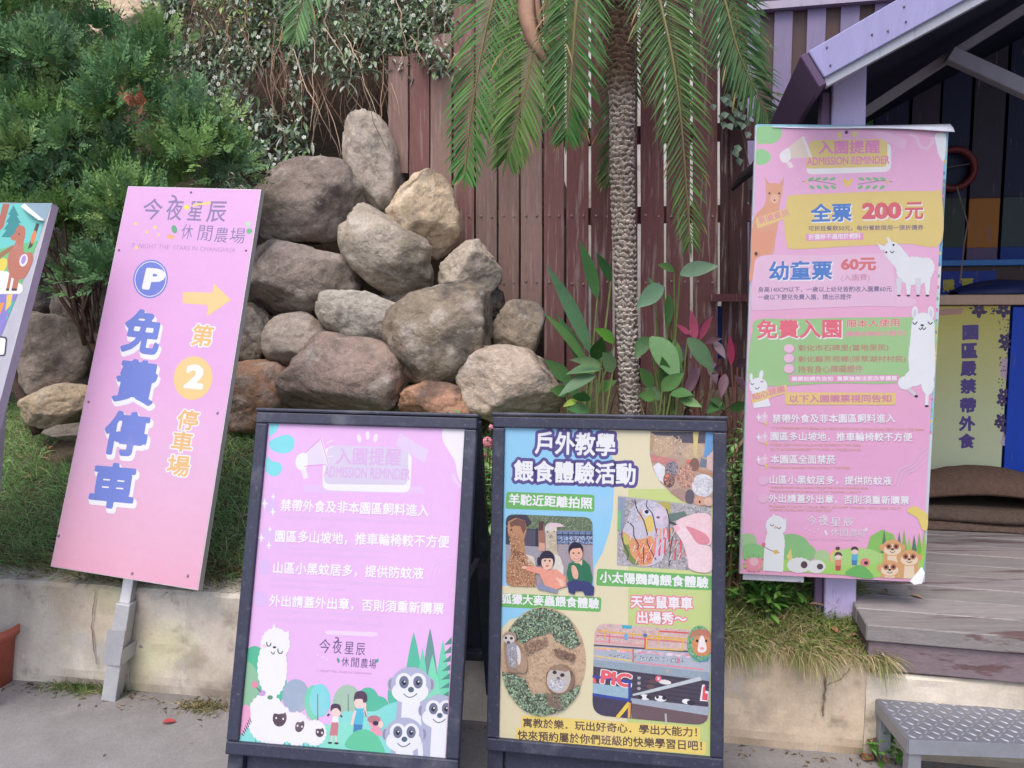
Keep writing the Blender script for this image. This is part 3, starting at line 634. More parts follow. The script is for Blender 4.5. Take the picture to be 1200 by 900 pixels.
# climber beside the hut
t = thing('climbing_vine', 'pale green heart leaved vine climbing the fence left of the hut roof', 'vine', onf(866, 200, .05)); mb = MB(); st = MB()
st.tube([onf(878, 195, .05), onf(868, 150, .06), onf(858, 110, .05), onf(862, 60, .06)], .004, (104, 90, 66), 5)
for k in range(44):
    p = onf(862 + rr.gauss(0, 11), 118 + rr.gauss(0, 26), .07 + rr.uniform(0, .05)); mb.leaf(p, V((rr.uniform(-.6, .6), -.4, -1)), V((0, -1, .3)), rr.uniform(.035, .06), rr.uniform(.035, .05), .2, jit(rr.choice([(84, 106, 86), (62, 90, 62), (100, 120, 100)]), .1), 3, .1, .6)
st.build('stem', M_DRY, t); mb.build('leaves', M_LEAF, t)

# ------------------------------------------------------------------ grass
mb = MB(); rr = random.Random(21)
for k in range(52000):
    s = rr.uniform(-3.6, -.15); d = WALLD + .07 + rr.random() ** 1.3 * 1.25
    if NZ.noise(V((s * 3, d * 3, 5))) < -.28 and d > WALLD + .3: continue
    edge = max(0, 1 - (d - WALLD - .07) / .22); dry = rr.random() < .14 + .6 * edge + .25 * NZ.noise(V((s * 2, d * 2, 8)))
    c = rr.choice([(158, 144, 104), (138, 122, 86), (174, 160, 122)]) if dry else rr.choice([(176, 212, 138), (158, 198, 128), (192, 220, 150), (142, 184, 120)])
    L = rr.uniform(.04, .095) * (1.25 if edge > .3 else 1)
    mb.blade(W(s, d, slope_z(s, d) - .004), V((rr.gauss(0, .5), rr.gauss(-.35 - edge * .6, .4), .9)), L, rr.uniform(.003, .006), rr.uniform(.3, 1.6), jit(c, .12), 3)
mb.build('grass', M_GRASS, kind='stuff')
mb = MB()
for k in range(15000):
    s = rr.uniform(-.1, .80); f = rr.random() ** 1.3; d = WALLD + .012 + f * .46
    edge = max(0, 1 - (d - WALLD) / .17); tuft = NZ.noise(V((s * 8, 2, 2)))
    if tuft < -.1 and edge > .5 and rr.random() < .55: continue
    dry = rr.random() < .25 + .5 * edge + .3 * NZ.noise(V((s * 5, d * 5, 7)))
    c = rr.choice([(196, 178, 134), (172, 154, 110), (208, 192, 150)]) if dry else rr.choice([(132, 152, 80), (110, 134, 72), (150, 166, 94)])
    L = rr.uniform(.05, .11) * (1 + 1.5 * edge * max(0, tuft + .15)); z = max(slope_z(s, d), .335) - .004
    mb.blade(W(s, d, z), V((rr.gauss(.1, .4), rr.gauss(-.45 - edge * .9, .3), .85)), L, rr.uniform(.003, .0055), rr.uniform(.8, 2.6), jit(c, .1), 5)
mb.build('dry_grass', M_GRASS, kind='stuff')
def tuft(px, py, w_, n, cols, label, L=(.03, .07), dd=.02):
    p0 = onz(px, py, 0); mb = MB()
    for k in range(n):
        p = p0 + EX * rr.gauss(0, w_) + EY * rr.gauss(0, dd); p.z = 0
        mb.blade(p, V((rr.gauss(0, .7), rr.gauss(-.3, .6), .8)), rr.uniform(*L), rr.uniform(.003, .006), rr.uniform(.6, 2), jit(rr.choice(cols), .12), 3)
    loc = p0; o = mb.build('grass_tuft', M_GRASS)
    for v in o.data.vertices: v.co -= loc
    o.location = loc; tag(o, label, 'grass tuft', 'grass tufts along the foot of the wall')
tuft(96, 805, .075, 620, [(112, 138, 78), (92, 120, 66), (150, 150, 100)], 'green grass tuft on the pavement left of the sign post foot', dd=.028)
tuft(238, 828, .055, 320, [(166, 150, 112), (138, 126, 90), (112, 118, 76)], 'dry straw coloured tuft at the wall foot left of the cartoon alpaca stand')
tuft(143, 813, .02, 70, [(120, 128, 84)], 'tiny tuft right behind the foot of the sign post', (.02, .04))
mb = MB(); r3 = random.Random(77)
for k in range(420):
    s_ = r3.uniform(-3.2, 1.0); d_ = WALLD + .08 + r3.random() * 1.3
    if s_ > -.2: d_ = WALLD + .08 + r3.random() * .5
    p = W(s_, d_, slope_z(s_, d_) + r3.uniform(.008, .035)); an = r3.uniform(0, 6.28)
    mb.leaf(p, V((math.cos(an), math.sin(an), r3.uniform(-.2, .3))), UP, r3.uniform(.025, .065), r3.uniform(.012, .026), .3, jit(r3.choice([(150, 120, 92), (176, 146, 112), (122, 92, 72), (164, 118, 88)]), .12), 3, .2)
for k in range(520):
    s_ = r3.uniform(-3.2, 1.6); d_ = WALLD - .01 - abs(r3.gauss(0, .06)) - (r3.random() < .12) * r3.uniform(0, .8); p = W(s_, d_, .003); an = r3.uniform(0, 6.28)
    mb.leaf(p, V((math.cos(an), math.sin(an), r3.uniform(0, .2))), UP, r3.uniform(.006, .03), r3.uniform(.003, .010), .2, jit(r3.choice([(120, 96, 78), (94, 76, 64), (150, 128, 100), (80, 68, 58)]), .12), 2, .2)
mb.build('leaf_litter', M_DRY, kind='stuff')
def spiky(px, py, d_off, n, L, label, seed):
    r2 = random.Random(seed); p = at(px, py, 3.0); s, d = sd_of(p); d = d_off; z = slope_z(s, d); b = W(s, d, z); mb = MB()
    for k in range(n):
        an = r2.uniform(0, 6.28); mb.blade(b, V((math.cos(an), math.sin(an), r2.uniform(.5, 1.6))), L * r2.uniform(.6, 1.1), .008, r2.uniform(.8, 1.8), jit(r2.choice([(136, 152, 122), (168, 176, 150), (110, 132, 92)]), .1), 5)
    o = mb.build('spider_plant', M_LEAF)
    for v in o.data.vertices: v.co -= b
    o.location = b; tag(o, label, 'plant')
spiky(10, 560, 3.05, 36, .2, 'pale grassy rosette in the lawn at the far left edge', 1)
spiky(262, 600, 2.95, 30, .22, 'pale grassy rosette right of the pink parking sign', 2)
def fallen(px, py, pt, L, wd, col, ang, label):
    mb = MB(); d = V((math.cos(ang), math.sin(ang), .05)); mb.leaf(pt + UP * .006, d, UP, L, wd, .1, col, 5, .16, .9)
    o = mb.build('fallen_leaf', M_LEAF, None, True)
    for v in o.data.vertices: v.co -= pt
    o.location = pt; tag(o, label, 'leaf')
fallen(0, 0, onz(190, 848, 0), .05, .03, (196, 84, 84), .1, 'red fallen leaf lying on the bare pavement')
def on_slope(px, py, dh):
    p = at(px, py, 3.0); s, _ = sd_of(p)
    for k in range(60):
        d = 2.6 + k * .03; q = W(s, d, slope_z(s, d)); r = ray(px, py); q2 = CAM + r * (q.y / r.y); s = q2.dot(EX)
        if q2.z <= q.z + .0: return q + UP * dh
    return q
fallen(0, 0, on_slope(278, 519, .03), .10, .05, (190, 150, 126), .3, 'curled pinkish brown leaf in the grass just left of the cartoon alpaca stand')
fallen(0, 0, on_slope(277, 618, .03), .10, .035, (188, 160, 130), .5, 'tan leaf on the grass right of the pink parking sign')
fallen(0, 0, on_slope(62, 604, .03), .06, .03, (184, 150, 124), .4, 'small tan leaf on the grass left of the pink parking sign')
fallen(0, 0, on_slope(912, 745, .05), .06, .03, (190, 142, 110), 1.2, 'orange brown leaf in the dry grass under the admission sign')
fallen(0, 0, on_slope(950, 726, .05), .055, .022, (206, 176, 140), -.3, 'pale tan leaf in the dry grass left of the purple post')
fallen(0, 0, onz(1012, 893, 0), .05, .04, (150, 104, 84), .6, 'crumpled brown leaf beside the leg of the metal step')

# ------------------------------------------------------------------ signs: flat boards solved from their four corners
class Board:
    def __init__(s, quad, width):
        r = [ray(*q) for q in quad]                         # TL TR BR BL
        A = np.array([list(r[0]), list(-r[1]), list(r[2])]).T
        k = np.linalg.solve(A, np.array(list(r[3]))); k = [k[0], k[1], k[2], 1.0]
        P = [a * b for a, b in zip(r, k)]; f = width / (P[1] - P[0]).length; P = [p * f + CAM for p in P]
        s.O = P[3]; s.ex = ((P[1] - P[0]) + (P[2] - P[3])).normalized(); ey = ((P[0] - P[3]) + (P[1] - P[2])); s.ey = ey.normalized()
        s.n = s.ex.cross(s.ey).normalized(); s.W = width; s.H = (P[0] - P[3]).length
        if s.n.y > 0: s.n = -s.n
    def uv(s, px, py):
        p = onplane(px, py, s.O, s.n) - s.O; c = s.ex.dot(s.ey); a, b = p.dot(s.ex), p.dot(s.ey); d = 1 - c * c; return (a - c * b) / d, (b - c * a) / d
    def pt(s, u, v, w=0.0): return s.O + s.ex * u + s.ey * v + s.n * w
    def px(s, x, y, w=0.0): return s.pt(*s.uv(x, y), w)
FONT = {}; RAWF = {}
def raw_glyph(ch):
    """outline segments and advance of one character at size 1"""
    if ch not in RAWF:
        def mesh(txt):
            c = bpy.data.curves.new('t', 'FONT'); c.body = txt; c.resolution_u = 3
            o = bpy.data.objects.new('t', c); C.collection.objects.link(o)
            m = bpy.data.meshes.new_from_object(o.evaluated_get(bpy.context.evaluated_depsgraph_get()))
            vs = np.array([(v.co.x, v.co.y) for v in m.vertices]).reshape(-1, 2); cnt = {}
            for pl in m.polygons:
                pv = list(pl.vertices)
                for i in range(len(pv)):
                    e = (tuple(np.round(vs[pv[i]], 5)), tuple(np.round(vs[pv[(i + 1) % len(pv)]], 5))); k = e if e[0] < e[1] else (e[1], e[0]); cnt[k] = cnt.get(k, 0) + 1
            bpy.data.objects.remove(o); bpy.data.curves.remove(c); bpy.data.meshes.remove(m)
            return vs, [k for k, n in cnt.items() if n % 2 == 1]
        vs, sg = mesh(ch); v2, _ = mesh(ch + '|'); v3, _ = mesh('|')
        RAWF[ch] = (np.array(sg).reshape(-1, 4) if sg else np.zeros((0, 4)), (v2[:, 0].max() - v3[:, 0].max()) if len(v2) else .3)
    return RAWF[ch]
def glyph_mesh(ch, off, res):
    """the character thickened by `off` with round corners, as flat cells cut along its contour"""
    key = (ch, off, res)
    if key in FONT: return FONT[key]
    sg, adv = raw_glyph(ch)
    if len(sg) == 0: FONT[key] = ([], [], adv); return FONT[key]
    mg = off + 1.5 / res; x0, x1 = sg[:, [0, 2]].min() - mg, sg[:, [0, 2]].max() + mg; y0, y1 = sg[:, [1, 3]].min() - mg, sg[:, [1, 3]].max() + mg
    nx, ny = max(2, int((x1 - x0) * res) + 1), max(2, int((y1 - y0) * res) + 1)
    gx, gy = np.linspace(x0, x1, nx + 1), np.linspace(y0, y1, ny + 1); X, Y = np.meshgrid(gx, gy)
    D = np.full(X.shape, 9.0); ins = np.zeros(X.shape, bool)
    for ax, ay, bx, by in sg:
        dx, dy = bx - ax, by - ay; l2 = dx * dx + dy * dy + 1e-12
        t = np.clip(((X - ax) * dx + (Y - ay) * dy) / l2, 0, 1); D = np.minimum(D, (X - ax - t * dx) ** 2 + (Y - ay - t * dy) ** 2)
        if ay != by: ins ^= ((Y < ay) != (Y < by)) & (X < (Y - ay) / (by - ay) * dx + ax)
    S = np.where(ins, 1, -1) * np.sqrt(D) + off
    vs = []; fs = []
    for j in range(ny):
        run = None
        for i in range(nx + 1):
            full = i < nx and S[j, i] > 0 and S[j, i + 1] > 0 and S[j + 1, i] > 0 and S[j + 1, i + 1] > 0
            if full and run is None: run = i
            if not full and run is not None:
                b = len(vs); vs += [(gx[run], gy[j]), (gx[i], gy[j]), (gx[i], gy[j + 1]), (gx[run], gy[j + 1])]; fs.append([b, b + 1, b + 2, b + 3]); run = None
            if full or i >= nx: continue
            q = [(i, j), (i + 1, j), (i + 1, j + 1), (i, j + 1)]; P = []
            for k in range(4):
                a_, b_ = q[k], q[(k + 1) % 4]; sa, sb = S[a_[1], a_[0]], S[b_[1], b_[0]]
                if sa > 0: P.append((gx[a_[0]], gy[a_[1]]))
                if (sa > 0) != (sb > 0): f = sa / (sa - sb); P.append((gx[a_[0]] + (gx[b_[0]] - gx[a_[0]]) * f, gy[a_[1]] + (gy[b_[1]] - gy[a_[1]]) * f))
            if len(P) > 2: b = len(vs); vs += P; fs.append(list(range(b, b + len(P))))
    FONT[key] = (vs, fs, adv); return FONT[key]
def glyphs(txt, off, res=30):
    vs = []; fs = []; x = 0.0
    for ch in txt:
        v, f, adv = glyph_mesh(ch, off, res); b = len(vs); vs += [(p[0] + x, p[1]) for p in v]; fs += [[i + b for i in q] for q in f]; x += adv
    return vs, fs
KP = .55                                                    # printed colours: paper is not a perfect white
class Art:
    def __init__(s, b, parent, w0=0.001, step=.000009):
        s.b = b; s.parent = parent; s.w = w0; s.step = step; s.mb = MB(); s.x0 = s.y0 = 0; s.k = 1.0
    def view(s, x0, y0, k): s.x0, s.y0, s.k = x0, y0, k
    def uv(s, x, y): return s.b.uv(s.x0 + x * s.k, s.y0 + y * s.k)
    def up(s): s.w += s.step
    def poly(s, pts, col):
        s.up(); q = [s.uv(*p) for p in pts]; s._poly(q, col)
    def _poly(s, q, col):
        ar = sum(q[i][0] * q[(i + 1) % len(q)][1] - q[(i + 1) % len(q)][0] * q[i][1] for i in range(len(q)))
        if ar < 0: q = q[::-1]
        q2 = [s.b.pt(u, v, s.w) for u, v in q]
        if (q2[1] - q2[0]).cross(q2[2] - q2[1]).length == 0: pass
        s.mb.add(q2, [range(len(q2))], col, KP)
    def blob(s, pts, col, n=6):
        P = []; m = len(pts)
        for i in range(m):
            p0, p1, p2, p3 = pts[i - 1], pts[i], pts[(i + 1) % m], pts[(i + 2) % m]
            for k in range(n):
                u = k / n; P.append(tuple(.5 * (2 * p1[a] + (p2[a] - p0[a]) * u + (2 * p0[a] - 5 * p1[a] + 4 * p2[a] - p3[a]) * u * u + (3 * p1[a] - p0[a] - 3 * p2[a] + p3[a]) * u ** 3) for a in (0, 1)))
        s.poly(P, col)
    def ell(s, cx, cy, rx, ry, col, rot=0, n=28, scal=0, sn=0):
        R = rad(rot); P = []
        for k in range(n):
            a = 2 * math.pi * k / n; f = 1 + scal * abs(math.sin(a * sn / 2)) if scal else 1
            x, y = rx * math.cos(a) * f, ry * math.sin(a) * f; P.append((cx + x * math.cos(R) - y * math.sin(R), cy + x * math.sin(R) + y * math.cos(R)))
        s.poly(P, col)
    def fluff(s, cx, cy, rx, ry, col, sn=18, sc=.08, rot=0): s.ell(cx, cy, rx, ry, col, rot, sn * 6, sc, sn)
    def line(s, pts, wd, col):
        s.up(); L = []; R = []; m = len(pts)
        for i in range(m):
            a, b = pts[max(0, i - 1)], pts[min(m - 1, i + 1)]; dx, dy = b[0] - a[0], b[1] - a[1]; l = math.hypot(dx, dy) or 1
            nx, ny = -dy / l * wd / 2, dx / l * wd / 2; L.append(s.uv(pts[i][0] + nx, pts[i][1] + ny)); R.append(s.uv(pts[i][0] - nx, pts[i][1] - ny))
        for i in range(m - 1): s._poly([L[i], L[i + 1], R[i + 1], R[i]], col)
    def curve(s, pts, wd, col, n=6):
        P = []; m = len(pts)
        for i in range(m - 1):
            p0, p1, p2, p3 = pts[max(i - 1, 0)], pts[i], pts[i + 1], pts[min(i + 2, m - 1)]
            for k in range(n):
                u = k / n; P.append(tuple(.5 * (2 * p1[a] + (p2[a] - p0[a]) * u + (2 * p0[a] - 5 * p1[a] + 4 * p2[a] - p3[a]) * u * u + (3 * p1[a] - p0[a] - 3 * p2[a] + p3[a]) * u ** 3) for a in (0, 1)))
        P.append(pts[-1]); s.line(P, wd, col)
    def quad_round(s, q, r, col):                            # rounded quadrilateral TL TR BR BL
        P = []
        for i in range(4):
            p, a, b = q[i], q[i - 1], q[(i + 1) % 4]
            def tow(p, t): l = math.hypot(t[0] - p[0], t[1] - p[1]); f = min(.5, r / l); return (p[0] + (t[0] - p[0]) * f, p[1] + (t[1] - p[1]) * f)
            A, B = tow(p, a), tow(p, b)
            for k in range(7):
                u = k / 6; P.append(tuple((1 - u) ** 2 * A[j] + 2 * u * (1 - u) * p[j] + u * u * B[j] for j in (0, 1)))
        s.poly(P, col)
    def text(s, txt, x0, y0, x1, y1, h, layers, sp=0):
        """ink runs from bottom left (x0,y0) to bottom right (x1,y1), h tall; layers = (offset, dx, dy, colour), lowest first"""
        U0, U1 = s.uv(x0, y0), s.uv(x1, y1); mx, my = (x0 + x1) / 2, (y0 + y1) / 2
        l = math.hypot(x1 - x0, y1 - y0); nx, ny = (y1 - y0) / l, -(x1 - x0) / l
        Ub, Ut = s.uv(mx, my), s.uv(mx + nx * h, my + ny * h)
        ex = np.array(U1) - np.array(U0); Wd = np.linalg.norm(ex); ex /= Wd; eu = np.array([-ex[1], ex[0]])
        hh = abs((np.array(Ut) - np.array(Ub)) @ eu)
        res = 18 if h * s.k < 6 else 30 if h * s.k < 20 else 44; w_keep = s.w
        vs, fs = glyphs(txt, layers[-1][0], res); a0 = min(v[0] for v in vs); a1 = max(v[0] for v in vs); b0 = min(v[1] for v in vs); b1 = max(v[1] for v in vs)
        if b1 - b0 < .5 and len(txt) == 1: b0, b1 = -.08, .85
        sx, sy = Wd / (a1 - a0), hh / (b1 - b0)
        for off, dx, dy, col in layers:
            s.up(); s.up(); vv, ff = glyphs(txt, off, res); q = [np.array(U0) + ex * ((v[0] - a0 + dx) * sx) + eu * ((v[1] - b0 + dy) * sy) for v in vv]
            s.mb.add([s.b.pt(p[0], p[1], s.w) for p in q], ff, col, KP)
        s.w = w_keep + s.step * .37
    def done(s, name, parent=None, m=None, **props):
        o = s.mb.build(name, m or (M_PHOTO if name.endswith('photo') else M_PRINT), parent or s.parent); s.mb = MB()
        for k, v in props.items(): o[k] = v
        return o
def dabs(a, n, P, cols, r, seed, asp=1.0):
    """many small uneven printed dabs inside a polygon: leaves, gravel or fur in a printed photograph"""
    r2 = random.Random(seed); xs = [p[0] for p in P]; ys = [p[1] for p in P]; k = 0
    a.up(); n = int(n * 4)
    while k < n:
        x, y = r2.uniform(min(xs), max(xs)), r2.uniform(min(ys), max(ys))
        if not inpoly(x, y, P): continue
        k += 1; q = []; an0 = r2.uniform(0, 6.28); rr_ = r * r2.uniform(.5, 1.3); m = 5
        for i in range(m):
            an = i * 2 * math.pi / m; ex, ey = .42 * rr_ * math.cos(an) * asp * r2.uniform(.7, 1.2), rr_ * .42 * math.sin(an) * r2.uniform(.7, 1.2); q.append((x + ex * math.cos(an0) - ey * math.sin(an0), y + ex * math.sin(an0) + ey * math.cos(an0)))
        if not all(inpoly(px, py, P) for px, py in q): continue
        a.w += .0000009; a._poly([a.uv(*p) for p in q], jit(r2.choice(cols), .08))
def rpoly(q, r):
    P = []
    for i in range(4):
        p, a_, b_ = q[i], q[i - 1], q[(i + 1) % 4]
        def tow(p, t): l = math.hypot(t[0] - p[0], t[1] - p[1]); f = min(.5, r / l); return (p[0] + (t[0] - p[0]) * f, p[1] + (t[1] - p[1]) * f)
        A, B = tow(p, a_), tow(p, b_)
        for k in range(6):
            u = k / 5; P.append(tuple((1 - u) ** 2 * A[j] + 2 * u * (1 - u) * p[j] + u * u * B[j] for j in (0, 1)))
    return P
def epoly(cx, cy, rx, ry, n=40): return [(cx + rx * math.cos(2 * math.pi * k / n), cy + ry * math.sin(2 * math.pi * k / n)) for k in range(n)]
def clip(P, Q):
    """Sutherland-Hodgman: polygon P inside convex polygon Q"""
    ar = sum(Q[i][0] * Q[(i + 1) % len(Q)][1] - Q[(i + 1) % len(Q)][0] * Q[i][1] for i in range(len(Q)))
    if ar < 0: Q = Q[::-1]
    out = list(P)
    for i in range(len(Q)):
        A, B = Q[i], Q[(i + 1) % len(Q)]; inp = out; out = []
        ins = lambda p: (B[0] - A[0]) * (p[1] - A[1]) - (B[1] - A[1]) * (p[0] - A[0]) >= 0
        for j in range(len(inp)):
            p, q = inp[j - 1], inp[j]
            if ins(p) != ins(q):
                d1 = (B[0] - A[0]) * (p[1] - A[1]) - (B[1] - A[1]) * (p[0] - A[0]); d2 = (B[0] - A[0]) * (q[1] - A[1]) - (B[1] - A[1]) * (q[0] - A[0])
                f = d1 / (d1 - d2); out.append((p[0] + (q[0] - p[0]) * f, p[1] + (q[1] - p[1]) * f))
            if ins(q): out.append(q)
        if not out: return []
    return out
WH = (250, 250, 252)
def slab(b, u0, u1, v0, v1, w0, w1, col, name, mat_, parent, bv=0.0):
    mb = MB(); mb.box(b.O, b.ex, b.ey, b.n, (u0, u1, v0, v1, w0, w1), col); o = mb.build(name, mat_, parent)
    if bv: bevel(o, bv)
    return o
def grad(a, u0, u1, v0, v1, stops):
    """a printed colour run from top to bottom (part of the poster's design)"""
    a.up(); n = 40
    for k in range(n):
        f = (k + .5) / n
        for (f0, c0), (f1, c1) in zip(stops, stops[1:]):
            if f0 <= f <= f1: g = (f - f0) / (f1 - f0); c = tuple(x + (y - x) * g for x, y in zip(c0, c1))
        va, vb = v1 + (v0 - v1) * k / n, v1 + (v0 - v1) * (k + 1) / n
        a._poly([(u0, vb), (u1, vb), (u1, va), (u0, va)], c)

# ---- pink parking sign
B1 = Board([(150, 218), (306, 222), (232, 692), (59, 664)], .630)
foot = onz(131, 818, 0)
t = thing('parking_sign', 'tall leaning pink parking sign with a purple P circle and yellow arrow', 'sign', foot)
slab(B1, 0, B1.W, 0, B1.H, -.028, -.0005, (206, 196, 198), 'board', M_ALU, t, .001)
a = Art(B1, t, .0002); grad(a, .003, B1.W - .003, .003, B1.H - .003, [(0, (240, 186, 234)), (.45, (240, 182, 232)), (.72, (240, 190, 224)), (.9, (242, 186, 212)), (1, (242, 178, 202))]); poster = a.done('poster')
a.view(130, 210, 190 / 900); LG = (150, 130, 176); a.ty = .1
a.text('今', 166, 222, 272, 228, 118, [(.01, 0, 0, LG)]); a.text('夜', 298, 226, 388, 230, 122, [(.01, 0, 0, LG)])
a.text('星', 420, 228, 500, 232, 108, [(.01, 0, 0, LG)]); a.text('辰', 526, 238, 632, 240, 116, [(.01, 0, 0, LG)])
a.curve([(336, 92), (352, 96), (362, 110), (356, 122), (342, 124)], 12, LG)
for ch, x0, x1, y0 in (('休', 384, 446, 332), ('閒', 478, 554, 340), ('農', 570, 642, 350), ('場', 654, 738, 354)): a.text(ch, x0, y0, x1, y0 + 4, 86, [(.0, 0, 0, LG)])
a.ell(420, 156, 14, 13, (250, 238, 70)); a.poly([(440, 146), (548, 122), (556, 136), (446, 152)], (246, 222, 130))
for x, y, r_ in ((140, 247, 8), (245, 268, 9), (199, 293, 8), (265, 308, 7), (474, 130, 4), (142, 380, 8)): a.ell(x, y, r_, r_, (250, 234, 120))
a.ell(352, 278, 15, 24, (110, 178, 130), -15); a.ell(332, 320, 20, 13, (242, 186, 130), 15); a.ell(762, 250, 14, 16, (198, 228, 200), 20); a.ell(768, 288, 17, 15, (122, 190, 140), -20)
a.text('T  NIGHT THE  STARS IN CHANGHUA', 112, 380, 690, 408, 25, [(.0, 0, 0, (196, 148, 200))])
for x, y in ((445, 74), (750, 397), (45, 395)): a.ell(x, y, 7, 7, (128, 100, 112))
a.done('farm_name', poster)
BL = (126, 140, 222); a.ell(220, 554, 96, 108, BL, 12); a.ell(220, 554, 88, 99, WH, 12); a.ell(220, 554, 84, 95, BL, 12)
a.text('P', 170, 610, 284, 622, 122, [(.055, 0, 0, WH)]); a.done('parking_symbol', poster)
a.poly([(404, 626), (564, 630), (570, 578), (668, 670), (534, 762), (540, 700), (396, 688)], (250, 216, 150)); a.done('arrow', poster)
a.view(0, 300, 1 / 3)
for ch, x0, x1, y0, y1, h in (('免', 418, 552, 336, 352, 158), ('費', 390, 534, 510, 530, 158), ('停', 352, 506, 695, 712, 160), ('車', 306, 464, 880, 896, 162)):
    a.text(ch, x0, y0, x1, y1, h, [(.062, .05, -.075, WH), (.05, .02, -.03, WH), (.036, 0, 0, (124, 142, 220))])
a.done('lettering', poster)
YO = (244, 196, 130)
a.text('第', 668, 314, 742, 322, 78, [(.075, 0, 0, WH), (.022, 0, 0, YO)])
a.ell(679, 429, 68, 77, (250, 214, 146), 12); a.text('2', 644, 464, 712, 470, 86, [(.05, 0, 0, WH)])
for ch, x0, x1, y0, h in (('停', 618, 692, 608, 72), ('車', 598, 672, 686, 74), ('場', 582, 662, 770, 74)): a.text(ch, x0, y0, x1, y0 + 8, h, [(.075, 0, 0, WH), (.022, 0, 0, YO)])
a.done('lettering', poster)
a.view(0, 0, 1)
for x, y in ((69, 628), (155, 672), (220, 675), (104, 471), (255, 484)):
    mb = MB(); p = B1.px(x, y, .004); mb.tube([p - B1.n * .004, p], [.006, .004], (150, 128, 138), 8); mb.build('screw', M_METAL, t)
def post_to(b, uc, vtop, w, gz, wid, dep, name, col, parent):
    A = b.pt(uc, vtop, w); return A
top = B1.px(148, 640, -.048); A = V((foot.x, foot.y, 0.0)); B_ = A.lerp(top, .64)
mb = MB(); mb.bar(B_ - (top - A).normalized() * .06, top + B1.ey * .5, .040, .040, (214, 210, 212), V((0, 1, 0))); o = mb.build('upper_post', M_METAL, t); bevel(o)
mb = MB(); mb.bar(A, B_, .054, .058, (204, 204, 206), V((0, 1, 0))); o = mb.build('sleeve_post', M_METAL, t); bevel(o)
mb = MB(); e = (B_ - A).normalized(); q = A.lerp(B_, .48); mb.box(q, EX, EY, e, (-.036, .036, -.036, -.032, -.035, .10), (186, 186, 190)); mb.box(q, EX, EY, e, (.032, .036, -.032, .062, -.035, .028), (196, 196, 200)); mb.box(q, EX, EY, e, (.036, .075, .058, .062, -.035, .028), (196, 196, 200))
mb.tube([q + EX * .056 + EY * .058, q + EX * .056 + EY * .050], .008, (160, 156, 156), 8); mb.build('wall_bracket', M_METAL, t)

# ---- cartoon board cut by the left edge
B0 = Board([(-97, 236), (61, 238), (-62, 705), (-236, 676)], .648)
t = thing('picture_board', 'leaning cartoon picture board with a brown alpaca, at the far left edge', 'sign', V((B0.pt(.32, 0).x, B0.pt(.32, 0).y + .1, 0)))
slab(B0, 0, B0.W, 0, B0.H, -.034, -.0005, (176, 172, 178), 'board', M_ALU, t, .001)
a = Art(B0, t, .0002); a.view(0, 220, 120 / 415)
a.poly([(-600, 62), (212, 62), (-430, 1700), (-1000, 1600)], (150, 176, 190)); 
def cl0(P): return P
a.poly([(-330, 60), (104, 66), (176, 136), (158, 205), (70, 430), (-440, 440)], (120, 214, 204)); a.poly([(-380, 232), (0, 250), (60, 232), (155, 215), (72, 430), (-440, 440)], (120, 200, 130)); poster = a.done('poster')
for x, y, s_ in ((55, 70, 1), (-120, 90, 1.2), (-220, 80, 1)):
    for k in range(4): a.poly([(x, y + 20 * k * s_), (x + (22 + 9 * k) * s_, y + (44 + 30 * k) * s_), (x - (22 + 9 * k) * s_, y + (40 + 30 * k) * s_)], (66, 150, 150))
a.poly([(12, 66), (40, 66), (14, 160), (-6, 180), (-14, 168)], (190, 112, 92)); a.poly([(-60, 300), (52, 232), (62, 244), (-60, 330)], (168, 122, 84)); a.poly([(148, 142), (160, 148), (130, 240), (112, 250)], (90, 66, 72)); a.ell(136, 200, 9, 28, (240, 140, 90), 15)
a.blob([(0, 290), (18, 284), (30, 300), (22, 330), (0, 344), (-30, 330), (-24, 300)], (240, 220, 90)); a.blob([(-60, 350), (30, 340), (70, 380), (92, 400), (70, 432), (-100, 436)], (250, 246, 240))
BR = (196, 122, 98)
a.blob([(70, 160), (84, 152), (98, 158), (104, 180), (96, 226), (100, 262), (128, 262), (134, 290), (120, 330), (98, 366), (70, 372), (44, 360), (32, 320), (36, 270), (58, 232), (64, 216), (48, 212), (44, 198), (62, 182)], BR)
for x in (44, 66, 76): a.line([(x, 350), (x - 12, 410)], 12, BR); a.line([(x - 12, 408), (x - 14, 418)], 12, (90, 60, 56))
a.ell(96, 294, 16, 26, (240, 236, 248), 15); a.ell(96, 292, 9, 18, (180, 150, 214), 15); a.ell(78, 188, 3, 4, (70, 40, 36)); a.done('illustration', poster)
a.poly([(-440, 440), (72, 430), (-70, 790), (-420, 1300), (-900, 1300)], (146, 136, 208)); a.poly([(28, 436), (52, 428), (44, 476), (22, 500)], (244, 206, 100)); a.poly([(48, 462), (62, 456), (40, 510), (30, 508)], (84, 190, 180)); a.poly([(-30, 470), (18, 466), (0, 516), (-40, 520)], (246, 160, 70))
a.line([(26, 536), (34, 516)], 6, (100, 190, 190)); a.done('lower_panel', poster)
a.quad_round([(-90, 596), (30, 604), (22, 684), (-100, 676)], 14, (70, 62, 84)); a.quad_round([(-86, 602), (24, 610), (17, 678), (-94, 670)], 11, WH); a.done('white_label', poster)
mb = MB(); q = [B0.px(29, 239, .001), B0.px(52, 259, .001), B0.px(50, 261, .02), B0.px(38, 252, .03), B0.px(28, 244, .014)]; mb.add(q, [(0, 1, 2, 3, 4)], (236, 228, 220)); o = mb.build('peeled_corner', M_PRINT, t); sf = o.modifiers.new('s', 'SOLIDIFY'); sf.thickness = .001
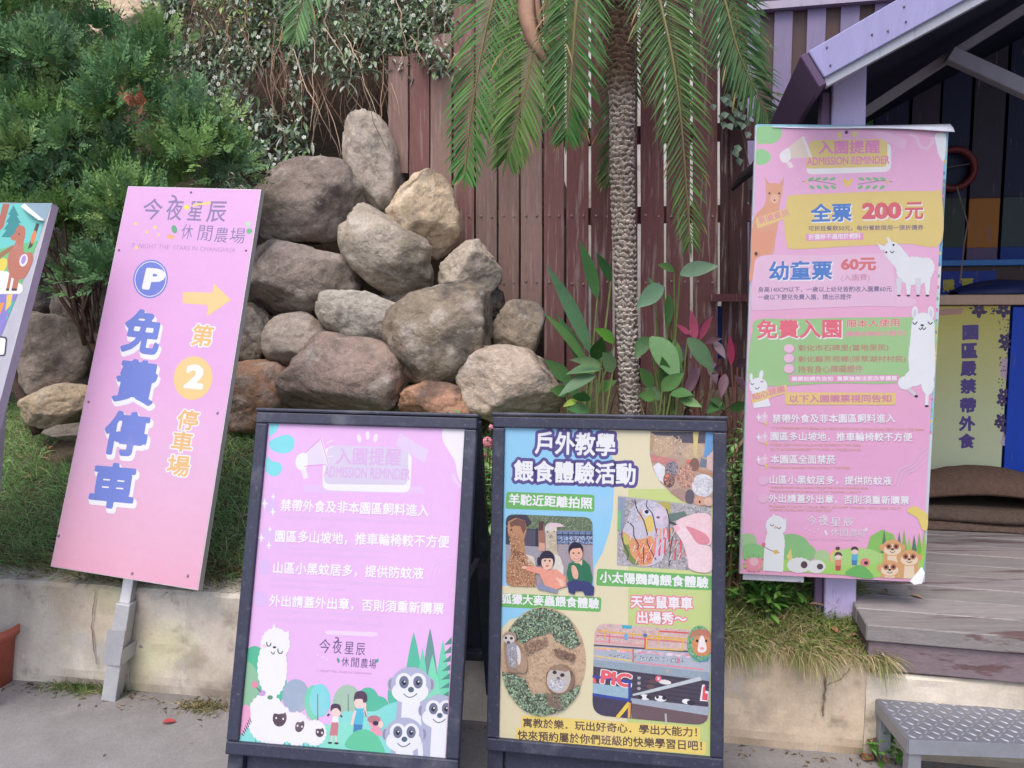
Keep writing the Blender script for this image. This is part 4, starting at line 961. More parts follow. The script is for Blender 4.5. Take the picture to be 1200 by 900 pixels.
for u in (.12, .52):
    mb = MB(); A = B0.pt(u, .1, -.05); Bq = V((A.x, A.y + .12, 0)); mb.bar(Bq, B0.pt(u, 1.0, -.05), .04, .04, (196, 196, 200), V((0, 1, 0))); mb.build('post', M_METAL, t)

# ---- A-frame stands
def a_frame(name, label, quad):
    b = Board(quad, .60); c = b.pt(.3, 0); t = thing(name, label, 'sign', V((c.x, c.y + .15, 0)), 'black framed A stands on the pavement')
    bw = .036; bo, to = -.036, b.H + .033
    legz = (b.O.z + bo * b.ey.z) / b.ey.z
    for nm, r in (('top_bar', (-bw, .6 + bw, b.H, to)), ('bottom_bar', (-bw, .6 + bw, bo, 0)), ('side_bar', (-bw, 0, .0015, b.H - .0015)), ('side_bar', (.6, .6 + bw, .0015, b.H - .0015))):
        slab(b, *r, -.022, .012, (52, 54, 72), nm, M_BLACK, t, .004)
    slab(b, -.004, .604, -.004, b.H + .004, -.012, -.0004, (214, 214, 218), 'backing_panel', M_PRINT, t)
    slab(b, -bw - .004, .6 + bw + .004, to + .0015, to + .012, -.050, .016, (52, 54, 70), 'top_cap', M_BLACK, t, .004)
    for u in (-bw, .6 - .01): slab(b, u, u + bw + .01, bo - (b.pt(0, bo).z - .02) / b.ey.z, bo - .001, -.045, -.010, (50, 52, 68), 'leg', M_BLACK, t, .003)
    slab(b, .012, .588, bo - .13, bo - .012, -.042, -.032, (56, 58, 76), 'skirt_board', M_BLACK, t, .002)
    # the back frame leans the other way from the hinge
    hz = b.pt(0, b.H + .02, -.03); nh = V((-b.n.x, -b.n.y, 0)).normalized(); dn = (nh * .36 - UP).normalized(); L = hz.z / -dn.z - .004
    ex = (b.ex - dn * b.ex.dot(dn)).normalized(); nn = ex.cross(dn).normalized()
    if nn.y > 0: nn = -nn
    for nm, r in (('back_leg', (-bw, .004, .02, L)), ('back_leg', (.596, .6 + bw, .02, L)), ('back_bar', (.0055, .5945, .03, .07)), ('back_bar', (.0055, .5945, L - .30, L - .26))):
        mb = MB(); mb.box(hz, ex, dn, nn, (*r, -.045, 0), (50, 52, 66)); o = mb.build(nm, M_BLACK, t); bevel(o, .003)
    mb = MB(); mb.box(hz, ex, dn, nn, (.006, .594, .072, L - .302, -.03, -.024), (52, 54, 68)); mb.build('back_panel', M_DBLACK, t)
    for u in (.0, .6):                                        # folding stay between the two frames
        mb = MB(); A = b.pt(u, .42, -.024); d = hz + dn * (.5) + ex * u; mb.bar(A, d, .016, .004, (120, 120, 126), UP); mb.build('stay', M_METAL, t)
    return b, t
BA, TA = a_frame('notice_stand', 'black framed stand with a pink admission reminder, a white cartoon alpaca and grey meerkats', [(315, 496), (545, 503), (523, 888), (281, 868)])
a = Art(BA, TA, .0002); PK = (246, 196, 247)
def full(a, b, col): a.up(); a._poly([(0, 0), (b.W, 0), (b.W, b.H), (0, b.H)], col)
full(a, BA, PK); poster = a.done('poster')
a.view(300, 490, 250 / 1184)
CY = (140, 232, 240)
a.blob([(78, 30), (124, 32), (118, 66), (84, 98), (74, 98)], CY); a.blob([(78, 128), (130, 102), (180, 92), (212, 120), (204, 172), (160, 196), (100, 184), (74, 156)], CY); a.blob([(62, 216), (92, 240), (132, 248), (144, 286), (118, 320), (76, 316), (54, 286)], CY)
LV = (236, 220, 246)
a.blob([(1036, 66), (1060, 58), (1156, 62), (1150, 200), (1142, 350), (1118, 310), (1104, 240), (1068, 180), (1036, 120)], (250, 244, 252)); a.curve([(1090, 310), (1110, 350), (1138, 384)], 18, (242, 214, 246))
a.poly([(264, 372), (380, 366), (860, 380), (920, 378), (940, 420), (330, 412), (270, 408)], (240, 206, 246))
a.quad_round([(376, 160), (866, 190), (856, 414), (368, 400)], 46, (252, 248, 254)); a.quad_round([(400, 150), (846, 166), (842, 372), (376, 366)], 36, (228, 216, 238))
a.poly([(800, 84), (958, 178), (936, 250), (776, 148)], (238, 214, 246))
for x, y in ((572, 112), (620, 96), (664, 110)): a.ell(x, y, 11, 24, (250, 240, 252), (x - 620) * .3)
a.poly([(280, 190), (352, 128), (404, 252), (272, 262)], (240, 228, 246)); a.blob([(228, 212), (262, 192), (284, 196), (286, 262), (266, 290), (232, 280), (220, 250)], WH); a.poly([(352, 112), (366, 110), (408, 256), (392, 262)], (248, 240, 252)); a.poly([(250, 290), (278, 284), (290, 332), (264, 338)], (248, 238, 252))
a.line([(270, 196), (360, 112)], 5, (232, 170, 226)); a.line([(268, 268), (392, 258)], 5, (232, 170, 226)); a.line([(360, 112), (402, 258)], 5, (232, 170, 226))
for y in (140, 170, 215): a.line([(392, y), (430, y - 18 + (y - 150) * .2)], 5, (250, 240, 252))
LT = (232, 190, 238)
a.text('入園提醒', 440, 258, 804, 266, 98, [(.02, 0, 0, LT)]); a.text('ADMISSION REMINDER', 374, 328, 854, 344, 62, [(.02, 0, 0, LT)]); a.done('heading', poster)
def star(x, y, r_, col): a.poly([(x, y - r_ * 1.5), (x + r_ * .3, y - r_ * .3), (x + r_, y), (x + r_ * .3, y + r_ * .3), (x, y + r_ * 1.5), (x - r_ * .3, y + r_ * .3), (x - r_, y), (x - r_ * .3, y - r_ * .3)], col)
for x, y in ((86, 490), (72, 650), (48, 826)): a.ell(x, y, 34, 42, (232, 198, 248))
for x, y, r_ in ((48, 474, 22), (96, 436, 14), (94, 520, 18), (30, 664, 20), (78, 616, 13), (72, 706, 17)): star(x, y, r_, WH)
WT = (254, 252, 255)
def row(txt, x0, y0, x1, y1, h, b=.022, col=WT, sh=(226, 160, 226)): a.text(txt, x0, y0, x1, y1, h, [(b, .025, -.03, sh), (b, 0, 0, col)])
FN = (240, 208, 250)
row('禁帶外食及非本園區飼料進入', 134, 516, 958, 548, 70); row('園區多山坡地，推車輪椅較不方便', 104, 690, 1072, 724, 72); row('山區小黑蚊居多，提供防蚊液', 94, 864, 930, 898, 70)
a.text('IT IS FORBIDDEN TO BRING OUTSIDE FOOD AND NON-LOCAL FEED INTO THE PARK', 130, 556, 1116, 596, 20, [(.004, 0, 0, FN)])
a.text('THERE ARE MANY HILLS AND SLOPES IN THE PARK', 104, 720, 734, 746, 20, [(.004, 0, 0, FN)]); a.text('SO IT IS INCONVENIENT TO PUSH A WHEELCHAIR', 102, 760, 716, 784, 20, [(.004, 0, 0, FN)])
for k in range(3): a.curve([(960 + 22 * k, 890), (984 + 20 * k, 820 + 8 * k), (1030 + 12 * k, 784 + 14 * k), (1094, 770 + 22 * k), (1112, 740 + 26 * k)], 5, (246, 206, 248))
a.view(260, 670, 300 / 1174)
a.ell(178, 124, 31, 36, (232, 198, 248)); row('外出請蓋外出章，否則須重新購票', 216, 160, 1018, 200, 58)
a.text('THERE ARE MANY SMALL BLACK MOSQUITOES IN MOUNTAINOUS AREAS', 232, 42, 970, 78, 17, [(.004, 0, 0, FN)]); a.text('PROVIDE MOSQUITO REPELLENT', 228, 74, 568, 92, 17, [(.004, 0, 0, FN)])
a.text('PLEASE STAMP YOUR EXIT STAMP WHEN YOU GO OUT', 216, 188, 774, 216, 17, [(.004, 0, 0, FN)]); a.text('OTHERWISE YOU WILL HAVE TO BUY A NEW TICKET', 214, 224, 744, 250, 17, [(.004, 0, 0, FN)]); a.done('notice_lettering', poster)
a.poly([(472, 268), (712, 278), (718, 292), (690, 298), (480, 288)], (250, 224, 250)); PU = (110, 96, 140)
for ch, x0, x1, y0, h in (('今', 446, 496, 372, 64), ('夜', 506, 548, 374, 62), ('星', 562, 604, 376, 56), ('辰', 614, 656, 382, 56)): a.text(ch, x0, y0, x1, y0 + 2, h, [(.0, 0, 0, PU)])
a.curve([(520, 302), (532, 304), (534, 316), (524, 320)], 6, PU)
for ch, x0, x1, y0 in (('休', 548, 582, 434), ('閒', 592, 628, 437), ('農', 636, 668, 440), ('場', 674, 706, 443)): a.text(ch, x0, y0, x1, y0 + 2, 44, [(.0, 0, 0, PU)])
a.ell(534, 406, 6, 12, (90, 170, 150), -15); a.ell(712, 408, 6, 10, (90, 170, 150), 30); a.text('T  NIGHT THE  STARS IN CHANGHUA', 432, 458, 686, 472, 10, [(.0, 0, 0, (216, 160, 220))])
for x, y in ((440, 382), (464, 392), (484, 402)): a.ell(x, y, 4, 4, (250, 230, 246))
a.done('farm_name', poster)
Q = [(132, 0), (1072, 0), (1024, 860), (78, 780)]
def cp(P, col): 
    P2 = clip(P, Q)
    if len(P2) > 2: a.poly(P2, col)
def el(cx, cy, rx, ry, rot=0, n=36): 
    R = rad(rot); return [(cx + rx * math.cos(k * 6.2832 / n) * math.cos(R) - ry * math.sin(k * 6.2832 / n) * math.sin(R), cy + rx * math.cos(k * 6.2832 / n) * math.sin(R) + ry * math.sin(k * 6.2832 / n) * math.cos(R)) for k in range(n)]
TG, TG2, GB_ = (96, 198, 168), (120, 222, 184), (170, 186, 208)
cp(el(150, 460, 66, 120), (96, 198, 160)); cp(el(110, 520, 60, 110), (154, 204, 168)); cp(el(250, 520, 48, 80), TG)
cp(el(340, 570, 62, 78), GB_); cp(el(420, 600, 40, 80), TG2); cp(el(450, 590, 48, 76), (140, 226, 232))
cp(el(576, 610, 68, 92), (176, 206, 184)); cp(el(670, 590, 50, 60), TG); cp(el(720, 612, 44, 42), TG); cp(el(790, 570, 30, 60), TG)
for x, y0, y1, wd, c in ((880, 276, 560, 52, TG), (955, 258, 520, 40, (112, 160, 158)), (920, 350, 580, 34, TG2), (1014, 312, 620, 46, TG2), (966, 380, 600, 40, (132, 230, 190))):
    P = [(x, y0)]
    for k in range(1, 6): P += [(x + wd * (k / 5) ** .8, y0 + (y1 - y0) * k / 5), ]
    P2 = P[1:]; cp(P + [(2 * x - px_, py_) for px_, py_ in P2[::-1]], c)
for x in (580, 440, 990): cp([(x - 2, 560), (x + 2, 560), (x + 3, 690), (x - 3, 690)], (110, 150, 140)); 
for k in range(12): cp([(1052, 300 + k * 40), (1020 - 4 * k, 336 + k * 40), (1058, 330 + k * 40)], (90, 150, 140))
cp([(76, 782), (100, 690), (500, 700), (560, 640), (700, 640), (800, 610), (1000, 640), (1024, 860)], (150, 232, 226)); cp(el(860, 690, 170, 100), (142, 228, 222)); cp(el(560, 760, 120, 70), (150, 236, 214)); 
for k in range(14): a.poly([(150 + k * 22, 790 + k * 1.7), (154 + k * 22, 764 + k * 1.7), (164 + k * 22, 792 + k * 1.7)], (90, 190, 180))
FU = (252, 250, 252)
a.fluff(246, 330, 64, 70, FU, 20, .07); a.fluff(232, 440, 66, 130, FU, 26, .06); a.fluff(205, 670, 84, 110, FU, 26, .06)
a.poly([(228, 276), (240, 234), (252, 272)], FU); a.poly([(286, 284), (306, 268), (312, 300)], FU)
DK = (70, 58, 80)
a.curve([(206, 322), (210, 340), (222, 338), (226, 326)], 5, DK); a.curve([(258, 352), (260, 370), (272, 374), (280, 364)], 5, DK); a.ell(242, 346, 8, 5, DK); a.curve([(226, 366), (236, 378), (244, 366)], 4, DK); a.ell(196, 340, 10, 8, (252, 220, 234))
a.ell(152, 517, 14, 17, (240, 150, 180)); a.ell(186, 556, 16, 14, (214, 170, 226)); a.ell(222, 576, 13, 10, (110, 160, 130)); a.line([(160, 530), (180, 552)], 4, (110, 90, 110))
a.blob([(96, 620), (128, 620), (130, 680), (100, 740), (80, 730)], (246, 176, 214))
for k in range(7): a.line([(92 + 6 * k, 740 - 12 * k), (100 + 6 * k, 752 - 10 * k)], 4, DK)
for (cx, cy, rx, ry) in ((250, 700, 76, 92), (345, 720, 58, 74), (425, 738, 52, 56)): a.fluff(cx, cy, rx, ry, FU, 18, .09)
for (cx, cy, rx, ry, ro) in ((266, 670, 32, 40, 8), (358, 706, 20, 30, 20), (450, 734, 20, 24, 0)): a.ell(cx, cy, rx, ry, (98, 80, 92), ro); a.ell(cx - rx * .5, cy, 4, 5, WH); a.ell(cx + rx * .5, cy + 4, 4, 5, WH)
a.fluff(262, 634, 34, 16, FU, 10, .15); a.fluff(352, 674, 26, 14, FU, 8, .15); a.fluff(444, 706, 24, 13, FU, 8, .15)
a.done('alpaca_and_sheep_illustration', poster)
SK = (252, 222, 214)
a.ell(524, 642, 24, 26, SK); a.blob([(500, 640), (502, 612), (524, 604), (544, 614), (546, 642), (530, 626), (512, 628)], (88, 68, 92)); a.poly([(508, 664), (534, 664), (538, 700), (502, 700)], WH); a.poly([(504, 690), (536, 690), (530, 752), (494, 750)], (214, 140, 150)); a.line([(506, 750), (502, 784)], 7, SK); a.line([(522, 750), (526, 780)], 7, SK); a.ell(496, 784, 10, 5, DK); a.ell(526, 786, 10, 5, DK)
a.line([(494, 652), (484, 660)], 8, (88, 68, 92)); a.line([(544, 656), (552, 666)], 8, (88, 68, 92))
a.ell(634, 600, 26, 30, SK); a.blob([(606, 594), (612, 556), (640, 546), (664, 560), (666, 592), (650, 600), (644, 584), (616, 584)], (88, 68, 92)); a.poly([(612, 626), (654, 626), (646, 700), (604, 698)], (96, 200, 228)); a.poly([(606, 698), (646, 700), (642, 750), (602, 748)], (80, 140, 196)); a.line([(612, 636), (596, 704)], 12, SK); a.line([(652, 636), (662, 664), (656, 616)], 11, SK); a.ell(655, 612, 9, 11, SK)
a.ell(704, 690, 30, 28, (252, 170, 186)); a.ell(698, 676, 30, 18, (196, 130, 140)); a.ell(706, 694, 14, 11, DK); a.ell(730, 700, 12, 16, SK); a.poly([(684, 716), (730, 718), (736, 750), (676, 750)], (250, 168, 190))
a.blob([(566, 800), (600, 740), (650, 722), (700, 740), (730, 780), (744, 832), (660, 820)], (110, 212, 168)); a.done('children_illustration', poster)
MG, MW = (186, 190, 216), (246, 246, 252)
for (cx, cy, sc, bx) in ((868, 520, 1.0, 868), (1000, 640, .92, 1010), (838, 748, .96, 838)):
    body = [(cx - 62 * sc, cy + 50 * sc), (cx + 62 * sc, cy + 50 * sc), (cx + 84 * sc, cy + 330), (cx - 84 * sc, cy + 330)]; cp(body, MG); cp([(cx - 40 * sc, cy + 60 * sc), (cx + 40 * sc, cy + 60 * sc), (cx + 56 * sc, cy + 330), (cx - 56 * sc, cy + 330)], MW)
    for sg in (-1, 1): cp(el(cx + sg * 88 * sc, cy - 4, 20 * sc, 32 * sc), MG); cp(el(cx + sg * 92 * sc, cy - 4, 12 * sc, 24 * sc), (160, 150, 176))
    cp(el(cx, cy, 92 * sc, 84 * sc), MG); cp(el(cx - 4 * sc, cy + 30 * sc, 84 * sc, 54 * sc), MW); 
    for sg in (-1, 1):
        cp(el(cx + sg * 32 * sc, cy - 14 * sc, 38 * sc, 42 * sc), MW); cp(el(cx + sg * 32 * sc, cy - 14 * sc, 22 * sc, 29 * sc), (120, 124, 150)); cp(el(cx + sg * 32 * sc, cy - 12 * sc, 10 * sc, 12 * sc), (50, 50, 66)); cp(el(cx + sg * 32 * sc + 3, cy - 17 * sc, 4 * sc, 4 * sc), WH)
    cp(el(cx, cy + 20 * sc, 14 * sc, 13 * sc), (90, 110, 130)); a.curve([(cx - 34 * sc, cy + 38 * sc), (cx - 14 * sc, cy + 54 * sc), (cx + 8 * sc, cy + 52 * sc), (cx + 28 * sc, cy + 38 * sc)], 4, (70, 80, 100))
a.done('meerkat_illustration', poster)

# ---- school activities stand
BB, TB = a_frame('activities_stand', 'black framed stand with a blue and cream school activities poster full of animal photos', [(592, 501), (836, 506), (832, 886), (585, 864)])
a = Art(BB, TB, .0002); full(a, BB, (238, 228, 192)); poster = a.done('poster')
a.view(580, 480, 280 / 1200); SKY_ = (156, 216, 250)
a.poly([(51, 90), (545, 96), (560, 170), (590, 240), (598, 400), (592, 520), (574, 620), (540, 720), (500, 790), (496, 900), (30, 884), (42, 500)], SKY_); a.poly([(670, 398), (860, 398), (1092, 490), (1092, 520), (670, 470)], (210, 224, 142)); a.poly([(668, 760), (1092, 790), (1084, 832), (668, 812)], (214, 226, 150))
a.view(570, 680, 290 / 1186); a.poly([(680, 36), (1086, 44), (1080, 850), (672, 820)], (206, 222, 146)); a.poly([(74, 80), (300, 130), (110, 190), (66, 240)], SKY_); a.done('background_panels', poster)
a.view(580, 480, 280 / 1200); VP = (96, 84, 150)
a.text('戶外教學', 200, 222, 604, 236, 116, [(.17, 0, 0, VP), (.028, 0, 0, WH)]); a.text('餵食體驗活動', 94, 360, 706, 380, 110, [(.17, 0, 0, VP), (.028, 0, 0, WH)]); a.done('heading', poster)
GR = (118, 190, 108)
def cap(q, txt, p, h): a.quad_round(q, 14, GR); a.text(txt, *p, h, [(.026, 0, 0, WH)])
cap([(58, 412), (500, 428), (500, 514), (52, 498)], '羊駝近距離拍照', (68, 478, 488, 500), 58)
cap([(514, 798), (1096, 834), (1094, 908), (508, 884)], '小太陽鸚鵡餵食體驗', (526, 868, 1072, 898), 58)
a.view(570, 680, 290 / 1186)
cap([(70, 62), (552, 82), (548, 152), (66, 128)], '狐獴大麥蟲餵食體驗', (70, 112, 540, 138), 52); a.done('caption', poster)
PKR = (240, 120, 140)
a.text('天竺鼠車車', 692, 132, 988, 142, 62, [(.13, 0, 0, (246, 150, 166)), (.025, 0, 0, WH)]); a.text('出場秀～', 722, 206, 960, 216, 60, [(.13, 0, 0, (246, 150, 166)), (.025, 0, 0, WH)]); a.done('caption', poster)
a.quad_round([(168, 646), (1026, 704), (1024, 770), (164, 708)], 10, (250, 222, 126)); a.quad_round([(142, 706), (1052, 774), (1050, 836), (140, 766)], 10, (250, 222, 126))
a.text('寓教於樂．玩出好奇心．學出大能力！', 176, 704, 1010, 752, 46, [(.02, 0, 0, (104, 84, 78))]); a.text('快來預約屬於你們班級的快樂學習日吧！', 150, 764, 1034, 818, 48, [(.02, 0, 0, (104, 84, 78))]); a.done('slogan_lettering', poster)
W_PH = a.w
# printed photograph of children with alpacas
a.view(590, 600, 110 / 990)
Q = rpoly([(26, 20), (940, 56), (944, 800), (22, 780)], 90); P1 = Q
def cq(P, col):
    P2 = clip(P, Q)
    if len(P2) > 2: a.poly(P2, col)
a.poly(Q, (176, 164, 172)); cq([(0, 0), (960, 0), (960, 200), (0, 180)], (120, 138, 112))
def dq(n, P, cols, r, seed, asp=1.0):
    P2 = clip(P, Q)
    if len(P2) > 2: dabs(a, n, P2, cols, r, seed, asp)
dq(520, [(0, 0), (960, 0), (960, 210), (0, 180)], [(96, 118, 88), (150, 168, 130), (120, 140, 104), (186, 196, 166), (84, 96, 84)], 11, 1)
cq([(560, 200), (960, 200), (960, 340), (560, 330)], (120, 140, 178)); 
for k in range(7): cq([(560 + k * 60, 206), (568 + k * 60, 206), (568 + k * 60, 340), (560 + k * 60, 340)], (52, 56, 82))
cq([(560, 232), (960, 238), (960, 250), (560, 246)], (52, 56, 82)); cq([(560, 290), (960, 296), (960, 306), (560, 302)], (60, 62, 88))
dq(60, [(600, 250), (950, 254), (950, 336), (600, 330)], [(220, 226, 236), (80, 110, 170), (206, 210, 222)], 13, 9)
cq([(20, 160), (370, 180), (370, 370), (20, 350)], (74, 72, 92)); 
for k in range(10): cq([(230 + k * 14, 190), (234 + k * 14, 190), (234 + k * 14, 350), (230 + k * 14, 350)], (120, 116, 132))
cq([(340, 170), (370, 170), (366, 410), (340, 410)], (58, 56, 76)); cq([(20, 340), (400, 366), (400, 560), (20, 520)], (168, 164, 174))
AB = (198, 146, 112)
cq([(370, 100), (420, 94), (430, 200), (440, 300), (420, 410), (380, 410), (368, 300)], (170, 118, 104)); cq([(372, 100), (424, 96), (420, 190), (374, 196)], (96, 70, 72)); cq([(376, 320), (440, 330), (436, 410), (372, 410)], (222, 170, 150))
cq(el(500, 180, 64, 68), (226, 216, 206)); cq([(446, 200), (560, 200), (566, 420), (620, 520), (630, 700), (500, 620), (450, 420)], (214, 200, 176)); cq([(440, 150), (500, 108), (600, 120), (650, 152), (560, 160)], (236, 206, 216)); a.ell(466, 206, 8, 10, (70, 60, 66)); a.ell(534, 206, 8, 10, (70, 60, 66)); a.ell(500, 258, 20, 18, (130, 118, 126)); cq([(540, 440), (600, 470), (634, 580), (640, 760), (520, 760)], (230, 224, 214))
dq(120, [(450, 200), (560, 200), (566, 420), (450, 420)], [(236, 226, 206), (190, 176, 152), (206, 190, 164)], 10, 3)
cq([(20, 40), (240, 20), (300, 110), (250, 150), (60, 140), (20, 130)], (74, 66, 84)); cq([(50, 100), (130, 60), (230, 90), (246, 180), (220, 290), (236, 440), (300, 470), (340, 560), (346, 800), (30, 800), (40, 560), (80, 440), (70, 300), (46, 200)], AB)
cq([(66, 110), (140, 68), (230, 92), (240, 180), (210, 230), (180, 150), (120, 140), (80, 160)], (124, 88, 78)); cq([(80, 370), (200, 410), (240, 480), (240, 550), (100, 480)], (140, 98, 80)); cq([(236, 440), (320, 470), (346, 580), (260, 560)], (230, 214, 196))
dq(420, [(46, 170), (220, 290), (236, 440), (340, 560), (346, 790), (30, 790), (40, 560), (80, 440)], [(222, 170, 130), (176, 124, 92), (238, 196, 156), (150, 104, 80), (206, 150, 114)], 11, 2, 1.6)
a.ell(86, 182, 9, 9, (60, 46, 50)); 
SKN = (248, 204, 182)
a.poly([(350, 780), (420, 740), (580, 770), (570, 856), (370, 812)], (150, 156, 184)); a.poly([(230, 566), (400, 580), (470, 612), (560, 600), (660, 680), (664, 780), (560, 812), (440, 770), (380, 650), (240, 612)], (246, 168, 146)); a.ell(220, 582, 26, 16, SKN)
a.ell(462, 500, 82, 96, (50, 46, 70)); a.ell(464, 528, 62, 80, SKN); a.poly([(396, 500), (420, 440), (500, 440), (536, 500), (500, 486), (430, 486)], (50, 46, 70)); a.ell(440, 510, 11, 9, (66, 50, 56)); a.ell(490, 512, 11, 9, (66, 50, 56)); a.ell(464, 566, 18, 10, (206, 112, 112)); a.ell(464, 540, 6, 6, (232, 170, 150)); a.ell(376, 516, 20, 46, (50, 46, 70))
for k in range(4): a.line([(560 + 22 * k, 690 + 6 * k), (600 + 12 * k, 750 + 6 * k)], 13, SKN)
a.ell(620, 756, 28, 22, SKN)
a.poly([(690, 540), (760, 510), (850, 500), (910, 560), (940, 690), (930, 760), (690, 740), (668, 640)], (54, 124, 92)); a.poly([(672, 740), (740, 712), (900, 730), (960, 790), (950, 878), (860, 876), (840, 830), (760, 830), (750, 868), (690, 846)], (66, 70, 124))
a.ell(764, 400, 78, 86, (44, 42, 66)); a.ell(768, 440, 68, 82, (246, 190, 164)); a.poly([(692, 420), (700, 350), (780, 326), (838, 360), (840, 420), (810, 376), (730, 384)], (44, 42, 66)); a.ell(740, 430, 11, 8, (60, 44, 50)); a.ell(796, 430, 11, 8, (60, 44, 50)); a.ell(770, 452, 6, 9, (230, 160, 140)); a.ell(768, 486, 24, 10, (204, 92, 92)); a.ell(768, 483, 18, 5, WH)
a.blob([(740, 530), (800, 540), (826, 560), (830, 500), (800, 520)], SKN); a.blob([(724, 560), (760, 570), (790, 640), (780, 700), (740, 690), (720, 620)], (240, 186, 168)); a.done('alpaca_photo', poster); a.w = W_PH
# conure and hand
a.view(720, 580, .1); Q = [(42, 10), (720, 90), (1136, 130), (1130, 900), (28, 828)]
a.poly(Q, (190, 184, 188)); dq(460, Q, [(210, 206, 214), (160, 160, 164), (226, 220, 224), (176, 164, 160), (140, 144, 150)], 16, 4, 2.2)
cq([(40, 10), (130, 20), (110, 380), (30, 400)], (150, 164, 186)); cq([(36, 180), (80, 180), (70, 400), (30, 420)], (130, 200, 140)); cq([(500, 80), (660, 86), (650, 260), (560, 280)], (196, 184, 100)); cq([(640, 220), (820, 190), (860, 270), (640, 310)], (110, 132, 126))
a.blob([(100, 420), (150, 300), (200, 160), (340, 60), (480, 80), (600, 170), (640, 280), (600, 380), (640, 480), (560, 740), (420, 830), (240, 820), (130, 680), (80, 560)], (212, 206, 222))
a.blob([(110, 430), (200, 500), (300, 520), (430, 480), (470, 600), (430, 800), (250, 815), (140, 680), (90, 560)], (236, 170, 122)); a.blob([(100, 500), (160, 560), (200, 700), (290, 810), (210, 800), (120, 670)], (130, 150, 84)); a.blob([(120, 450), (170, 520), (160, 580), (110, 560)], (206, 200, 110))
a.blob([(340, 300), (420, 240), (460, 330), (450, 420), (380, 430)], (238, 208, 120)); a.blob([(260, 160), (320, 150), (330, 230), (300, 300), (250, 260)], (238, 190, 170)); a.blob([(470, 120), (560, 130), (630, 240), (600, 340), (500, 320), (470, 220)], (226, 212, 230)); a.ell(385, 198, 54, 40, (236, 234, 246)); a.ell(378, 196, 24, 24, (44, 46, 84)); a.ell(512, 262, 20, 14, (120, 92, 110)); a.blob([(580, 240), (630, 270), (636, 340), (600, 380), (570, 330)], (214, 196, 210))
for k in range(9): a.line([(420 + 60 * k, 540 - 14 * (k % 4)), (400 + 62 * k, 760 - 24 * (k % 5))], 24 - k, [(244, 100, 120), (246, 140, 140), (236, 90, 116)][k % 3])
for k in range(5): a.line([(500 + 40 * k, 390), (480 + 50 * k, 520)], 18, [(246, 120, 110), (244, 180, 130), (240, 110, 130)][k % 3])
dq(160, [(240, 540), (440, 520), (440, 800), (250, 800)], [(246, 130, 116), (244, 170, 110), (238, 196, 140), (240, 110, 110)], 15, 6, 1.8)
dq(150, [(180, 180), (330, 80), (480, 90), (560, 130), (330, 160), (280, 300), (160, 330), (140, 300)], [(232, 232, 246), (196, 196, 216), (214, 206, 226)], 14, 7, 1.8)
for p in ([(240, 50), (262, 160), (340, 290), (386, 460), (390, 570), (490, 760)], [(384, 60), (380, 140), (440, 210), (470, 330), (500, 480)], [(150, 310), (220, 370), (230, 480), (280, 580), (270, 640)], [(90, 420), (96, 540), (160, 680), (150, 760)], [(610, 160), (640, 300), (640, 600)], [(340, 600), (344, 800)], [(700, 400), (660, 600), (640, 830)]): a.curve(p, 11, (84, 76, 96), 4)
for k in range(26): x = 150 + k * 33; y = 330 + (k * 137) % 420; a.line([(x, y + 60), (x + 30, y - 20)], 8, (246, 240, 240))
a.poly([(640, 296), (720, 330), (720, 352), (650, 330)], (64, 80, 76))
a.blob([(720, 330), (760, 280), (900, 230), (1010, 210), (1130, 260), (1132, 560), (1040, 560), (900, 420), (800, 360)], (250, 214, 220)); a.blob([(830, 370), (960, 400), (1080, 470), (1110, 560), (990, 580), (900, 480)], (234, 150, 164)); a.blob([(690, 370), (760, 345), (830, 370), (900, 470), (980, 570), (1132, 620), (1130, 890), (890, 870), (850, 720), (800, 560), (730, 450)], (250, 222, 228)); a.blob([(690, 372), (730, 352), (770, 372), (760, 420), (720, 430)], (252, 196, 206)); a.curve([(900, 460), (980, 560), (1060, 580)], 8, (226, 160, 172)); a.done('parakeet_photo', poster); a.w = W_PH
# animals being fed, upper right
a.view(755, 500, 85 / 765); Q = [(64, 50), (728, 56), (728, 860), (560, 830), (420, 800), (280, 700), (170, 590), (90, 440), (56, 280)]
a.poly(Q, (196, 168, 150)); cq([(60, 50), (730, 56), (730, 180), (400, 170), (300, 100), (120, 90)], (96, 90, 104)); dq(70, [(64, 90), (400, 90), (420, 330), (60, 270)], [(206, 184, 156), (176, 150, 124), (226, 206, 180)], 22, 3)
cq(el(206, 226, 116, 100), (206, 176, 146)); cq(el(520, 260, 122, 80, -14), (216, 188, 156)); cq(el(76, 170, 30, 80), (190, 160, 130)); dq(90, el(206, 226, 110, 94), [(216, 190, 160), (196, 164, 134), (224, 200, 172)], 16, 12); dq(80, [(410, 240), (620, 190), (620, 320), (420, 330)], [(224, 198, 168), (202, 172, 142)], 15, 13)
cq([(514, 50), (574, 50), (550, 340), (524, 300)], (226, 206, 140)); cq([(650, 60), (728, 60), (720, 260), (680, 320), (630, 320), (640, 180)], (110, 164, 216)); cq([(600, 330), (660, 350), (650, 430), (580, 420)], (120, 132, 150)); cq([(660, 320), (728, 250), (728, 470), (666, 450)], (226, 194, 190)); cq([(560, 440), (728, 490), (728, 520), (560, 470)], (200, 150, 120)); cq([(60, 290), (340, 350), (330, 420), (120, 370), (66, 380)], (214, 140, 138))
